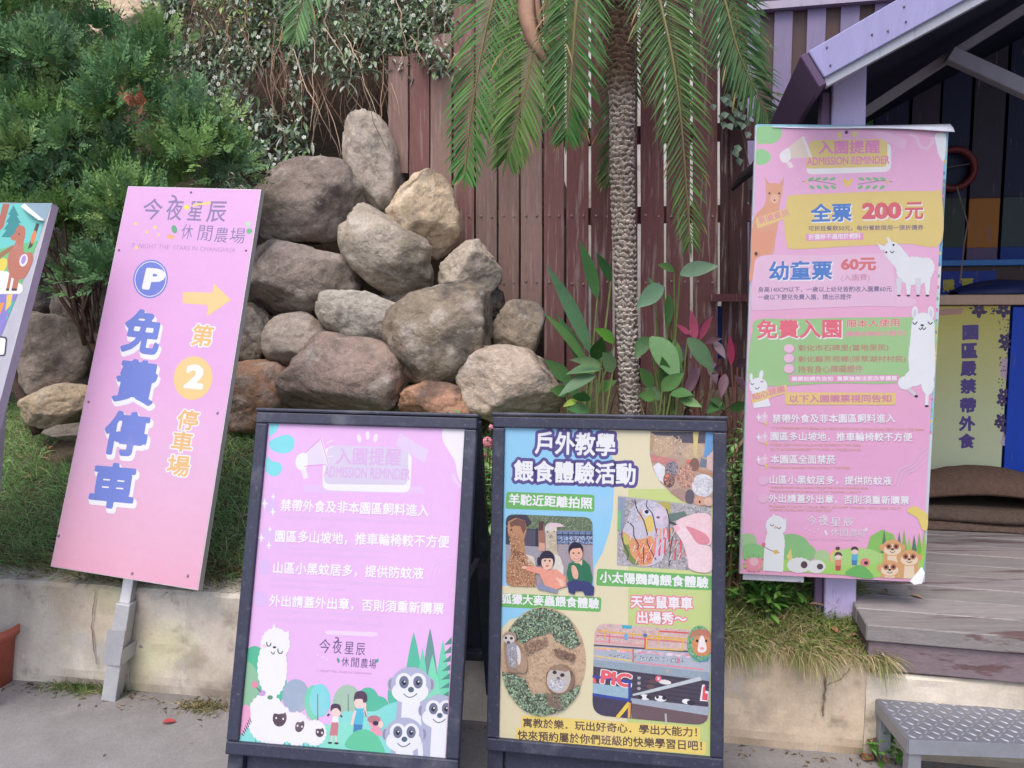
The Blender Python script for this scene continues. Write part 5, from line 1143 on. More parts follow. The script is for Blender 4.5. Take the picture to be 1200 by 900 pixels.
cq([(90, 420), (150, 376), (220, 430), (210, 600), (150, 560)], (238, 236, 242)); cq(el(290, 450, 70, 90), (140, 126, 136)); cq(el(260, 560, 60, 80), (120, 98, 100)); cq(el(440, 520, 100, 130), (206, 156, 136)); cq(el(530, 400, 50, 70), (140, 104, 94)); cq(el(620, 620, 120, 120), (240, 238, 244)); cq(el(360, 720, 90, 70), (180, 148, 136)); cq(el(480, 740, 50, 80), (110, 100, 112)); cq(el(590, 780, 70, 50), (222, 170, 146)); cq(el(680, 790, 50, 46), (230, 190, 168))
for sd_, q_, cs in ((1, el(290, 450, 66, 86), [(160, 148, 160), (110, 98, 110), (180, 170, 180)]), (2, el(440, 520, 96, 126), [(226, 176, 154), (186, 136, 118), (236, 200, 180), (170, 118, 104)]), (3, el(620, 620, 110, 112), [(250, 248, 252), (214, 212, 222), (226, 224, 232)]), (4, el(260, 560, 56, 76), [(140, 116, 116), (96, 76, 80), (214, 140, 120)])): dq(110, q_, cs, 15, sd_, 2.0)
a.ell(584, 790, 10, 13, (60, 40, 44)); a.ell(240, 520, 22, 18, (236, 140, 116)); a.ell(466, 366, 22, 18, (240, 126, 106)); a.done('feeding_photo', poster); a.w = W_PH
# meerkats
a.view(585, 705, .15); Q = epoly(346, 466, 334, 424); a.poly(Q, (216, 186, 156)); dq(700, Q, [(226, 198, 168), (206, 172, 142), (216, 182, 150), (196, 166, 140)], 12, 3)
for n_, P_, sd_ in ((760, [(10, 240), (60, 60), (350, 20), (560, 130), (640, 330), (560, 370), (440, 300), (400, 240), (280, 280), (180, 330), (60, 240)], 1), (620, [(10, 540), (120, 560), (210, 600), (260, 720), (360, 700), (420, 800), (360, 890), (200, 880), (40, 700)], 2), (300, [(380, 720), (560, 690), (640, 620), (620, 740), (480, 860), (360, 880)], 5)):
    dq(n_, P_, [(86, 108, 90), (140, 166, 136), (110, 132, 112), (186, 204, 176), (66, 78, 74), (160, 190, 150), (120, 116, 104)], 15, sd_, 1.5)
dq(60, [(420, 350), (600, 400), (590, 470), (440, 420)], [(120, 98, 86), (150, 120, 100)], 22, 8); dq(60, [(180, 330), (380, 260), (380, 330), (220, 420)], [(170, 140, 118), (150, 120, 104)], 20, 9); dq(60, [(360, 700), (480, 720), (500, 840), (380, 820)], [(130, 112, 100), (150, 128, 112)], 20, 10)
a.blob([(48, 290), (120, 290), (190, 380), (210, 470), (180, 540), (80, 540), (56, 460), (44, 360)], (166, 140, 122)); a.blob([(70, 320), (140, 330), (160, 420), (140, 500), (90, 500), (66, 420)], (168, 166, 176)); a.blob([(140, 420), (200, 400), (224, 490), (200, 550), (140, 520)], (186, 156, 134)); a.ell(84, 272, 54, 46, (176, 152, 136)); a.ell(80, 286, 44, 34, (222, 214, 210)); a.ell(56, 276, 10, 11, (60, 50, 54)); a.ell(100, 280, 12, 11, (60, 50, 54)); a.ell(76, 312, 14, 12, (96, 88, 96)); a.blob([(140, 340), (168, 380), (170, 460), (150, 480)], (236, 232, 230))
a.ell(480, 600, 112, 118, (150, 122, 102)); a.ell(392, 560, 20, 24, (110, 88, 80)); a.ell(560, 560, 18, 26, (120, 96, 84)); a.blob([(390, 540), (460, 490), (540, 520), (560, 600), (520, 690), (440, 700), (380, 640)], (206, 196, 190)); a.blob([(400, 520), (470, 484), (544, 520), (520, 540), (470, 530), (430, 530)], (166, 138, 118)); a.ell(436, 545, 17, 14, (72, 60, 62)); a.ell(496, 566, 18, 15, (72, 60, 62)); a.ell(462, 622, 30, 20, (180, 160, 146)); a.ell(462, 594, 16, 13, (110, 98, 108)); dq(70, el(450, 640, 60, 50), [(200, 200, 214), (236, 236, 242), (180, 180, 196)], 10, 4, 2.0); dq(60, el(110, 420, 40, 80), [(186, 184, 194), (140, 138, 148), (206, 204, 210)], 9, 5, 2.0); a.done('meerkat_photo', poster); a.w = W_PH
# guinea pig track
a.view(690, 725, .15); Q = rpoly([(44, 30), (960, 100), (936, 836), (26, 750)], 110); a.poly(Q, (176, 184, 200))
cq([(30, 20), (970, 90), (960, 260), (30, 200)], (226, 196, 190)); dq(120, [(30, 30), (970, 100), (960, 250), (30, 196)], [(234, 196, 180), (236, 180, 180), (206, 196, 206), (236, 216, 210), (206, 176, 180)], 10, 3, 3.5)
cq([(40, 200), (960, 262), (960, 276), (38, 212)], (92, 84, 104)); cq([(38, 212), (960, 276), (950, 470), (30, 370)], (186, 192, 206)); dq(60, [(40, 214), (950, 280), (940, 320), (40, 250)], [(250, 190, 206), (244, 170, 190), (236, 220, 230)], 26, 4, 2.4); dq(50, [(160, 270), (740, 310), (740, 350), (160, 300)], [(60, 56, 70), (90, 86, 98), (236, 232, 236)], 9, 5)
for q_, c_ in (([(40, 290), (340, 330)], (244, 214, 120)), ([(360, 340), (900, 396)], (244, 150, 164)), ([(60, 96), (780, 160)], (246, 190, 90)), ([(60, 128), (780, 186)], (236, 130, 150)), ([(40, 170), (436, 210)], (246, 170, 180)), ([(440, 150), (740, 170)], (246, 200, 90)), ([(550, 96), (780, 112)], (236, 90, 90)), ([(440, 232), (740, 246)], (246, 200, 90)), ([(40, 226), (340, 246)], (246, 200, 110))): a.line(q_, 10, c_)
for x0, y0, x1, y1, c_ in ((128, 80, 128, 160, (246, 190, 90)), (440, 110, 438, 230, (236, 90, 100)), (346, 236, 346, 340, (236, 96, 100)), (546, 92, 544, 196, (246, 190, 90)), (736, 150, 734, 246, (246, 200, 90)), (340, 100, 340, 140, (246, 180, 90)), (696, 300, 696, 350, (240, 120, 150)), (160, 120, 160, 190, (240, 130, 150)), (452, 150, 450, 230, (246, 200, 90))): a.line([(x0, y0), (x1, y1)], 10, c_)
a.ell(440, 128, 16, 14, (90, 130, 200)); a.ell(290, 140, 14, 30, (130, 180, 226)); cq([(260, 48), (340, 54), (330, 78), (260, 72)], (70, 190, 214))
cq([(38, 320), (340, 350), (940, 420), (946, 480), (30, 380)], (160, 176, 190)); cq([(32, 372), (940, 486), (930, 690), (340, 620), (30, 590)], (86, 78, 94))
for k in range(6): cq([(340, 420 + k * 34), (940, 500 + k * 34), (940, 506 + k * 34), (340, 426 + k * 34)], (66, 60, 76))
cq([(30, 590), (340, 640), (330, 790), (24, 760)], (80, 74, 98)); cq([(336, 640), (930, 740), (925, 840), (336, 790)], (122, 100, 106)); cq([(336, 620), (940, 690), (936, 756), (336, 660)], (176, 184, 198)); cq([(30, 500), (320, 540), (314, 620), (30, 590)], (166, 196, 212))
a.text('PIC', 88, 502, 328, 542, 108, [(.09, 0, 0, WH), (.05, 0, 0, (240, 110, 120))]); cq([(30, 440), (52, 470), (60, 500), (30, 500)], (240, 110, 120)); a.line([(30, 448), (330, 496)], 22, (70, 84, 170)); a.line([(30, 590), (322, 638)], 22, (70, 84, 170)); a.line([(318, 480), (318, 640)], 20, (70, 84, 170))
a.poly([(342, 588), (870, 452), (884, 480), (470, 580), (344, 602)], (206, 214, 220)); a.line([(318, 656), (222, 772)], 30, (246, 214, 90)); a.line([(318, 656), (314, 774)], 20, (240, 180, 90)); a.line([(600, 740), (604, 812)], 16, (196, 190, 190))
a.poly([(886, 514), (906, 514), (902, 560), (936, 566), (932, 646), (866, 640)], WH); a.poly([(894, 530), (912, 526), (908, 580), (930, 584), (928, 640), (884, 632)], (240, 96, 110))
for x, y, rx, ry, c_ in ((440, 612, 40, 22, WH), (470, 610, 22, 16, (70, 66, 80)), (560, 624, 46, 22, WH), (590, 618, 18, 16, (64, 60, 74)), (536, 612, 12, 12, (64, 60, 74)), (764, 646, 36, 20, WH), (800, 656, 34, 20, (64, 60, 74)), (594, 494, 50, 18, (246, 240, 238)), (500, 490, 36, 16, (110, 84, 90)), (544, 466, 24, 24, (240, 120, 140)), (480, 530, 30, 18, (120, 92, 96)), (612, 410, 12, 16, (206, 180, 160)), (404, 612, 16, 12, (60, 56, 70))): a.ell(x, y, rx, ry, c_, 8)
a.text('3', 534, 476, 552, 477, 20, [(.06, 0, 0, WH)])
for y in (462, 502, 544): a.ell(392, y, 14, 12, (180, 184, 196))
a.ell(866, 196, 100, 144, (130, 184, 130)); Q2 = epoly(866, 196, 98, 142); dabs(a, 120, Q2, [(110, 170, 110), (90, 150, 100), (160, 206, 150), (130, 180, 200)], 14, 3); a.blob([(786, 150), (810, 100), (880, 80), (940, 96), (956, 150), (900, 130), (830, 136)], (196, 132, 108)); a.blob([(806, 190), (840, 140), (920, 136), (956, 190), (950, 260), (890, 290), (830, 270)], (222, 150, 106)); a.blob([(870, 140), (896, 140), (920, 230), (900, 260), (856, 260), (852, 220)], (250, 240, 240)); a.ell(846, 172, 9, 11, (50, 36, 40)); a.ell(916, 172, 9, 11, (50, 36, 40)); a.ell(884, 232, 16, 12, (240, 176, 170)); a.poly([(800, 280), (880, 330), (950, 290), (930, 330), (860, 340)], (90, 160, 176)); a.done('guinea_pig_photo', poster); a.w = W_PH

# ---- tall admission sign on the hut post
B4 = Board([(887, 150), (1108, 152), (1080, 682), (868, 672)], .60)
BASE4 = B4.pt(.3, 0, -.05)
t = thing('admission_sign', 'tall pink admission price sign with cartoon alpacas fixed to the purple hut post', 'sign', BASE4)
slab(B4, -.002, B4.W + .014, -.004, B4.H + .012, -.024, -.0085, (216, 222, 232), 'back_board', M_ALU, t, .001)
a = Art(B4, t, -.008)
for k, (v0, v1, c) in enumerate(((.02, .12, (150, 190, 214)), (.12, .5, (226, 232, 240)), (.5, .62, (166, 214, 236)), (.62, .74, (190, 226, 240)), (.74, .86, (240, 226, 150)), (.86, .98, (214, 236, 240)), (.98, 1.06, (240, 240, 236)), (1.06, 1.2, (120, 190, 226)), (1.2, 1.34, (130, 156, 184)), (1.34, 1.51, (160, 214, 236)))):
    a.up(); a._poly([(0.0, v0), (B4.W + .013, v0), (B4.W + .013, v1), (0.0, v1)], c)
for k in range(26): v = .5 + k * .037; a.up(); a._poly([(B4.W + .002, v), (B4.W + .011, v + .004), (B4.W + .009, v + .014), (B4.W + .001, v + .012)], random.choice([(240, 150, 190), (150, 200, 160), (246, 220, 120), (110, 150, 190)]))
a.done('older_poster')
mb = MB(); vs = []; nu, nv = 16, 60                          # the front poster: a thin sheet, slightly bowed and curling at two corners
def bow(u, v):
    f, g = u / B4.W, v / B4.H
    return -.0055 + .006 * math.sin(math.pi * f) * 0 + .0
slab(B4, 0, B4.W, 0, B4.H, -.0080, -.0002, (240, 236, 240), 'poster_sheet', M_PRINT, t)
a = Art(B4, t, .0002); grad(a, 0, B4.W, 0, B4.H, [(0, (248, 188, 222)), (.2, (247, 192, 228)), (.45, (248, 186, 216)), (.7, (248, 184, 222)), (.85, (251, 190, 230)), (1, (250, 180, 212))]); poster = a.done('poster')
a.view(870, 140, 250 / 1184)
MN = (166, 222, 160)
a.blob([(88, 42), (200, 44), (218, 86), (180, 130), (110, 136), (84, 130)], MN); a.blob([(80, 170), (130, 170), (158, 208), (130, 246), (78, 244)], MN)
a.blob([(1070, 84), (1128, 86), (1120, 226), (1094, 206), (1078, 150)], WH); a.curve([(926, 78), (966, 100), (984, 146), (1022, 160), (1052, 130), (1054, 96)], 16, (248, 206, 228))
a.quad_round([(374, 124), (826, 132), (824, 290), (352, 306)], 40, (250, 246, 246)); a.quad_round([(374, 116), (806, 108), (802, 262), (346, 274)], 24, (240, 214, 140)); a.poly([(752, 58), (916, 112), (898, 166), (730, 92)], (248, 200, 228))
a.poly([(250, 160), (330, 96), (374, 210), (256, 218)], (240, 222, 206)); a.blob([(208, 192), (244, 162), (262, 166), (268, 216), (238, 240), (214, 228)], (252, 246, 248)); a.poly([(328, 94), (344, 96), (388, 208), (372, 214)], (250, 236, 236)); a.poly([(242, 238), (268, 234), (286, 264), (262, 272)], (250, 236, 240))
for x, y in ((538, 88), (622, 80)): a.ell(x, y, 14, 18, (246, 224, 140), (x - 580) * .6)
PT = (238, 150, 196)
a.text('入園提醒', 420, 194, 764, 188, 76, [(.03, 0, 0, PT)]); a.text('ADMISSION REMINDER', 358, 256, 816, 246, 46, [(.025, 0, 0, PT)]); a.done('heading', poster)
GN = (150, 200, 150)
for sg, cx in ((-1, 520), (1, 640)):
    a.curve([(cx, 360), (cx + sg * 60, 350), (cx + sg * 130, 340), (cx + sg * 190, 346)], 4, (150, 150, 150))
    for k in range(4): x = cx + sg * (20 + 40 * k); a.ell(x, 330, 18, 8, GN, sg * 20); a.ell(x - sg * 5, 376, 16, 9, GN, -sg * 30)
    a.poly([(cx + sg * 180, 346), (cx + sg * 150, 336), (cx + sg * 160, 348), (cx + sg * 152, 360)], (246, 216, 130))
    for k in range(4): a.ell(cx + sg * (205 + 12 * k), 330 + (k * 29) % 40, 3, 3, (250, 226, 200))
a.blob([(582, 376), (556, 340), (566, 328), (582, 342), (600, 328), (610, 342)], (246, 214, 120)); a.done('ornament', poster)
AL = (238, 176, 146)
a.blob([(130, 366), (160, 354), (214, 360), (222, 400), (206, 470), (200, 560), (186, 650), (160, 760), (44, 900), (50, 760), (60, 560), (120, 480), (132, 430)], AL); a.poly([(134, 372), (122, 318), (150, 356)], AL); a.poly([(206, 358), (232, 316), (226, 370)], AL); a.ell(150, 410, 6, 7, (120, 90, 90)); a.ell(204, 410, 6, 7, (120, 90, 90)); a.ell(178, 440, 24, 26, (246, 196, 170)); a.ell(178, 448, 5, 5, (130, 90, 84)); a.poly([(50, 620), (180, 620), (150, 760), (60, 900), (44, 900)], (240, 170, 140))
a.poly([(74, 548), (258, 488), (272, 540), (84, 604)], (246, 214, 144)); a.text('票價資訊', 92, 586, 264, 532, 40, [(.02, 0, 0, (240, 170, 170))]); a.done('brown_alpaca_illustration', poster)
a.blob([(280, 420), (500, 410), (800, 398), (1050, 398), (1104, 412), (1098, 690), (900, 690), (560, 706), (290, 720), (246, 690), (232, 560), (250, 440)], (240, 214, 136)); 
BLU, RED = (94, 140, 212), (232, 116, 124)
def sh(txt, p, h, col, b=.028): a.text(txt, *p, h, [(b + .015, .035, -.045, WH), (b, 0, 0, col)])
sh('全票', (378, 572, 606, 566), 104, BLU); sh('200', (662, 556, 882, 552), 94, RED, .06); sh('元', (900, 556, 1004, 554), 96, RED)
DT = (146, 128, 140)
a.text('可折抵餐飲50元，每份餐飲限用一張折價券', 366, 620, 1004, 614, 30, [(.02, 0, 0, DT)]); a.poly([(350, 636), (672, 628), (670, 668), (352, 674)], (242, 166, 208)); a.text('折價券不適用於飼料', 366, 668, 656, 662, 32, [(.03, 0, 0, (252, 236, 246))]); a.done('full_price_lettering', poster)
a.view(870, 290, 250 / 1184)
a.blob([(110, 46), (400, 44), (760, 34), (820, 40), (860, 240), (960, 290), (930, 328), (700, 326), (300, 340), (90, 350), (50, 320), (62, 130)], (246, 204, 230)); sh('幼童票', (148, 184, 498, 180), 108, BLU); a.text('60元', 546, 130, 742, 128, 72, [(.045, 0, 0, (228, 126, 130))]); a.text('(入園費)', 548, 192, 706, 188, 42, [(.01, 0, 0, (216, 160, 186))])
a.text('身高140CM以下，一歲以上幼兒皆酌收入園費60元', 86, 250, 828, 246, 32, [(.018, 0, 0, (140, 126, 160))]); a.text('一歲以下嬰兒免費入園，請出示證件', 86, 292, 606, 290, 32, [(.018, 0, 0, (140, 126, 160))]); a.done('child_price_lettering', poster)
FL = (244, 246, 250)
a.fluff(955, 130, 98, 76, FL, 24, .06); a.fluff(1020, 110, 44, 52, FL, 14, .06); a.poly([(790, 40), (830, -10), (870, -14), (930, 60), (880, 150), (846, 110)], FL); a.fluff(830, 10, 44, 40, FL, 16, .05); a.poly([(770, 20), (750, -22), (800, 0)], FL); a.poly([(828, -30), (808, -60), (800, -54), (812, -24)], FL)
for x in (868, 920, 974, 1026): a.poly([(x - 18, 170), (x + 18, 170), (x + 9, 262), (x - 8, 262)], (232, 228, 240) if x in (868, 974) else FL); a.ell(x, 267, 10, 5, (80, 70, 84))
for x, y in ((798, 27), (838, -14)): a.ell(x, y, 6, 6, DK)
a.curve([(820, 20), (830, 30), (842, 20)], 5, DK); a.done('standing_alpaca_illustration', poster)
a.blob([(84, 400), (300, 398), (600, 390), (1040, 394), (1070, 470), (1066, 560), (900, 740), (500, 754), (160, 770), (40, 750), (40, 560), (56, 470)], (172, 214, 152))
sh('免費入園', (78, 508, 550, 502), 106, (244, 122, 140)); a.text('限本人使用', 580, 446, 872, 438, 44, [(.05, 0, 0, (250, 220, 210)), (.02, 0, 0, (226, 140, 140))]); a.text('(購票前請出示證件)', 566, 500, 906, 494, 34, [(.03, 0, 0, (236, 166, 176))])
for y in (560, 614, 672): a.ell(262, y + 4, 30, 26, (206, 160, 186)); a.ell(258, y, 28, 24, (250, 206, 228))
BT = (196, 150, 132)
a.text('彰化市石碑里(當地里民)', 308, 582, 810, 578, 42, [(.02, 0, 0, BT)]); a.text('彰化縣芳苑鄉(限草湖村村民)', 308, 644, 906, 642, 42, [(.02, 0, 0, BT)]); a.text('持有身心障礙證件', 308, 698, 668, 694, 42, [(.02, 0, 0, BT)])
a.poly([(258, 708), (870, 708), (868, 742), (258, 748)], (242, 166, 206)); a.text('購票前請先告知  售票後無法更改享優惠', 272, 742, 858, 738, 26, [(.03, 0, 0, (252, 238, 246))]); a.done('free_entry_lettering', poster)
FL2 = (246, 248, 252)
a.fluff(1002, 440, 62, 76, FL2, 22, .05); a.poly([(940, 420), (1066, 420), (1068, 700), (1050, 780), (930, 740), (920, 620)], FL2); a.fluff(996, 600, 72, 150, FL2, 34, .04)
for sg, x in ((-1, 956), (1, 1046)): a.ell(x, 360, 17, 34, FL2, sg * -6); a.ell(x, 364, 9, 24, (226, 222, 236), sg * -6)
a.fluff(904, 752, 40, 36, FL2, 14, .07); a.fluff(950, 726, 50, 44, FL2, 16, .06); a.fluff(1028, 760, 34, 56, FL2, 16, .06); a.line([(918, 782), (960, 818)], 20, (224, 220, 226)); a.line([(1024, 800), (1022, 876)], 18, FL2); a.ell(964, 825, 10, 7, DK); a.ell(1022, 880, 11, 6, DK)
a.curve([(944, 416), (956, 426), (970, 412)], 6, DK); a.curve([(1028, 412), (1042, 426), (1054, 414)], 6, DK); a.ell(997, 432, 10, 6, DK); a.curve([(978, 446), (988, 456), (997, 444), (1006, 456), (1018, 444)], 5, DK); a.done('tall_alpaca_illustration', poster)
a.fluff(88, 770, 48, 46, FL2, 18, .05); a.ell(48, 720, 9, 22, FL2); a.ell(104, 706, 11, 26, FL2, 10); a.poly([(50, 790), (130, 790), (156, 880), (62, 892)], FL2); a.curve([(46, 752), (54, 762), (64, 754)], 4, DK); a.curve([(100, 742), (108, 748), (116, 738)], 4, DK); a.curve([(70, 776), (80, 786), (94, 774)], 4, DK)
a.poly([(44, 816), (240, 760), (254, 804), (54, 866)], (246, 214, 150)); a.text('貼心提醒', 58, 850, 242, 800, 38, [(.03, 0, 0, (234, 160, 170))]); a.quad_round([(236, 804), (852, 806), (850, 874), (236, 872)], 12, (246, 214, 142)); a.text('以下入園購票視同告知', 260, 862, 826, 860, 44, [(.03, 0, 0, (224, 150, 176))]); a.done('reminder_tag', poster)
a.view(860, 450, 250 / 938)
for y, kind in ((152, 1), (240, 1), (338, 1), (424, 0), (503, 0)):
    a.ell(128, y, 24, 20, (250, 200, 232))
    if kind: star(108, y - 6, 14, WH); star(136, y - 12, 16, (252, 226, 236)); star(142, y + 22, 12, (246, 218, 140))
def row4(txt, x0, y0, x1, y1, h): a.text(txt, x0, y0, x1, y1, h, [(.022, .025, -.03, (220, 140, 196)), (.022, 0, 0, WT)])
row4('禁帶外食及非本園區飼料進入', 168, 172, 708, 170, 40); row4('園區多山坡地，推車輪椅較不方便', 160, 250, 784, 254, 40); row4('本園區全面禁菸', 160, 350, 446, 352, 40); row4('山區小黑蚊居多，提供防蚊液', 156, 440, 694, 446, 40); row4('外出請蓋外出章，否則須重新購票', 152, 522, 770, 532, 40)
YL = (246, 186, 170)
for tx_, p in (('IT IS FORBIDDEN TO BRING OUTSIDE FOOD AND NON-LOCAL FEED INTO THE PARK', (166, 198, 838, 206)), ('THERE ARE MANY HILLS AND SLOPES IN THE PARK', (160, 272, 560, 274)), ('SO IT IS INCONVENIENT TO PUSH A WHEELCHAIR', (160, 292, 556, 294)), ('SMOKING IS BANNED THROUGHOUT THE PARK', (160, 372, 512, 374)), ('THERE ARE MANY SMALL BLACK MOSQUITOES IN MOUNTAINOUS AREAS', (158, 460, 590, 464)), ('PROVIDE MOSQUITO REPELLENT', (158, 478, 560, 482)), ('PLEASE STAMP YOUR EXIT STAMP WHEN YOU GO OUT', (156, 542, 736, 552)), ('OTHERWISE YOU WILL HAVE TO BUY A NEW TICKET', (156, 558, 430, 562))): a.text(tx_, *p, 11, [(.01, 0, 0, YL)])
a.done('rules_lettering', poster)
for k in range(3): a.curve([(704 + 14 * k, 440 + 12 * k), (726 + 14 * k, 380 + 10 * k), (780 + 6 * k, 352 + 14 * k), (812 + 8 * k, 310 + 20 * k), (858, 268 + 24 * k)], 4, (250, 210, 238))
a.blob([(760, 560), (790, 536), (830, 556), (852, 580), (848, 640), (826, 636), (806, 590)], (246, 222, 130)); a.done('wave_ornament', poster)
LW = (252, 240, 250)
for ch, x0, x1, y0, h in (('今', 322, 362, 620, 42), ('夜', 370, 414, 622, 44), ('星', 424, 470, 624, 38), ('辰', 480, 524, 626, 38)): a.text(ch, x0, y0, x1, y0, h, [(.01, 0, 0, LW)])
a.curve([(388, 580), (400, 578), (404, 592), (396, 598)], 5, LW)
for ch, x0, x1, y0 in (('休', 424, 460, 668), ('閒', 466, 500, 670), ('農', 506, 540, 671), ('場', 542, 574, 672)): a.text(ch, x0, y0, x1, y0, 34, [(.0, 0, 0, LW)])
a.ell(404, 654, 6, 13, LW, -20); a.ell(580, 640, 6, 10, LW, 30); a.text('T  NIGHT THE  STARS IN CHANGHUA', 312, 684, 556, 690, 9, [(.0, 0, 0, (250, 206, 236))])
for x, y in ((314, 634), (334, 644), (352, 650), (370, 638)): a.ell(x, y, 3, 3, LW)
a.done('farm_name', poster)
Q = [(34, 655), (60, 540), (800, 500), (862, 560), (828, 864), (600, 848), (42, 826)]
cp4 = cq
cq(el(60, 690, 40, 34), (176, 214, 160)); cq(el(80, 740, 60, 40), (150, 210, 140)); cq(el(250, 720, 84, 62), (150, 206, 140)); cq(el(300, 740, 60, 40), (150, 206, 140)); cq(el(386, 762, 34, 34), (186, 218, 160)); cq(el(456, 764, 36, 38), (244, 206, 130))
cq([(580, 740), (600, 670), (650, 640), (700, 660), (700, 750)], (150, 208, 110))
for k in range(9): x = 660 + k * 22; cq([(x, 636 + (k * 31) % 40), (x + 22, 790), (x - 22, 790)], [(98, 140, 110), (140, 196, 96), (170, 214, 110)][k % 3]) 
cq([(40, 790), (200, 770), (480, 780), (600, 740), (860, 760), (840, 870), (40, 830)], (178, 226, 120)); cq(el(540, 760, 110, 40), (186, 228, 140)); cq([(230, 760), (250, 720), (260, 790)], (240, 220, 130))
a.quad_round([(52, 764), (132, 764), (118, 824), (50, 822)], 20, (246, 160, 176)); a.ell(88, 780, 20, 18, (250, 200, 206))
for k in range(12): an = k * .52; a.line([(88 + 40 * math.cos(an), 790 + 34 * math.sin(an)), (88 + 48 * math.cos(an), 790 + 40 * math.sin(an))], 3, (140, 90, 96))
a.fluff(184, 624, 44, 44, FL2, 18, .06); a.fluff(180, 700, 42, 70, FL2, 22, .05); a.poly([(134, 700), (222, 700), (216, 826), (128, 820)], FL2); a.poly([(166, 588), (174, 568), (184, 584)], FL2); a.poly([(216, 596), (228, 588), (230, 612)], FL2)
a.curve([(160, 616), (166, 624), (176, 618)], 3, DK); a.curve([(190, 630), (198, 636), (206, 628)], 3, DK); a.ell(182, 630, 8, 6, (246, 200, 170)); a.curve([(126, 710), (160, 730), (200, 742)], 3, (150, 110, 120)); a.ell(130, 706, 9, 9, (236, 130, 150)); a.ell(184, 738, 11, 9, (240, 200, 100))
for (cx, cy, rx, ry) in ((286, 796, 50, 32), (362, 802, 38, 28)): a.fluff(cx, cy, rx, ry, (240, 240, 240), 16, .09)
a.ell(308, 794, 15, 16, (96, 76, 84)); a.ell(378, 802, 14, 13, (96, 76, 84)); a.done('alpaca_and_sheep_illustration', poster)
for x, y, top_, bot in ((458, 758, (240, 150, 130), (206, 90, 96)), (530, 734, (110, 190, 226), (90, 140, 200))):
    a.ell(x, y, 15, 15, SK); a.blob([(x - 16, y - 2), (x - 10, y - 18), (x + 10, y - 18), (x + 17, y - 2), (x, y - 8)], (96, 70, 80)); a.poly([(x - 12, y + 14), (x + 14, y + 14), (x + 12, y + 44), (x - 14, y + 44)], top_); a.poly([(x - 13, y + 40), (x + 12, y + 40), (x + 10, y + 62), (x - 12, y + 62)], bot)
a.ell(456, 722, 10, 8, (110, 80, 90)); a.ell(576, 784, 21, 19, (240, 150, 140)); a.ell(580, 786, 9, 8, DK); a.blob([(490, 836), (530, 800), (570, 800), (610, 840), (600, 856)], (120, 196, 110)); a.done('children_illustration', poster)
TN, TW = (232, 176, 124), (250, 228, 196)
for cx, cy, s_ in ((696, 720, .5), (770, 764, .5), (684, 810, .48)):
    cq([(cx - 38, cy + 20), (cx + 38, cy + 20), (cx + 46, cy + 110), (cx - 46, cy + 110)], TN); cq([(cx - 20, cy + 24), (cx + 20, cy + 24), (cx + 26, cy + 110), (cx - 26, cy + 110)], TW)
    for sg in (-1, 1): cq(el(cx + sg * 46, cy - 2, 10, 15), TN)
    cq(el(cx, cy, 46, 36), TN); cq(el(cx, cy + 8, 38, 24), TW)
    for sg in (-1, 1): cq(el(cx + sg * 16, cy - 6, 13, 13), (186, 120, 96)); cq(el(cx + sg * 16, cy - 6, 6, 6), (60, 40, 40))
    cq(el(cx, cy + 6, 7, 5), (90, 60, 60)); a.curve([(cx - 12, cy + 14), (cx, cy + 21), (cx + 12, cy + 14)], 3, (110, 70, 70))
a.done('meerkat_illustration', poster)
a.view(0, 0, 1)
mb = MB(); n_ = 18; vs = []                                  # loose top edge of the sheet behind, folded forward
for i in range(n_ + 1):
    f = i / n_; x = 905 + (1115 - 905) * f; yb = 149.5 + 6 * f ** 1.5 + 1.0 * math.sin(f * 7); yt = 148.5 - 3.5 * f
    vs += [B4.px(x, yt, -.008), B4.px(x + .5 * f, (yt + yb) / 2, .001 + .006 * f), B4.px(x + f, yb, .003 + .012 * f)]
mb.add(vs, [(3 * i + j, 3 * i + 3 + j, 3 * i + 4 + j, 3 * i + 1 + j) for i in range(n_) for j in (0, 1)], (232, 232, 240)); o = mb.build('curled_top_edge', M_PRINT, t, True); sf = o.modifiers.new('s', 'SOLIDIFY'); sf.thickness = .0012
mb = MB(); q = [B4.px(1066, 681, .001), B4.px(1080, 664, .001), B4.px(1082, 670, .012), B4.px(1078, 682, .016), B4.px(1070, 684, .010)]; mb.add(q, [(0, 1, 2, 3, 4)], (216, 214, 222)); o = mb.build('curled_corner', M_PRINT, t); sf = o.modifiers.new('s', 'SOLIDIFY'); sf.thickness = .0012
mb = MB(); mb.box(B4.O, B4.ex, B4.ey, B4.n, (.01, .215, -.024, .01, -.012, -.010), (196, 194, 206)); mb.build('lower_backing', M_ALU, t)
for (x, y) in ((992, 155), (886, 297)):
    mb = MB(); p = B4.px(x, y, .005); mb.tube([p - B4.n * .006, p], [.006, .004], (84, 74, 84), 8); mb.build('screw', M_METAL, t)
# ------------------------------------------------------------------ purple hut with deck
HY = rad(12.5); HX = V((math.cos(HY), -math.sin(HY), 0)); HD = V((math.sin(HY), math.cos(HY), 0))
HO = V((1.158, 2.40, 0)); DZ = .45
def H(x, d, z): return HO + HX * x + HD * d + UP * z
def hpx(px, py, d): return onplane(px, py, H(0, d, 0), HD)
hut = thing('ticket_hut', 'purple and blue plank ticket hut with a pitched lavender roof and a wooden deck', 'hut', H(.9, 1.2, 0))
LAV, DPU, NAV = (198, 184, 224), (52, 40, 62), (9, 17, 62)
def part(name, m, mb, par=None, bv=0):
    o = mb.build(name, m, par or hut)
    if bv: bevel(o, bv, 1)
    return o
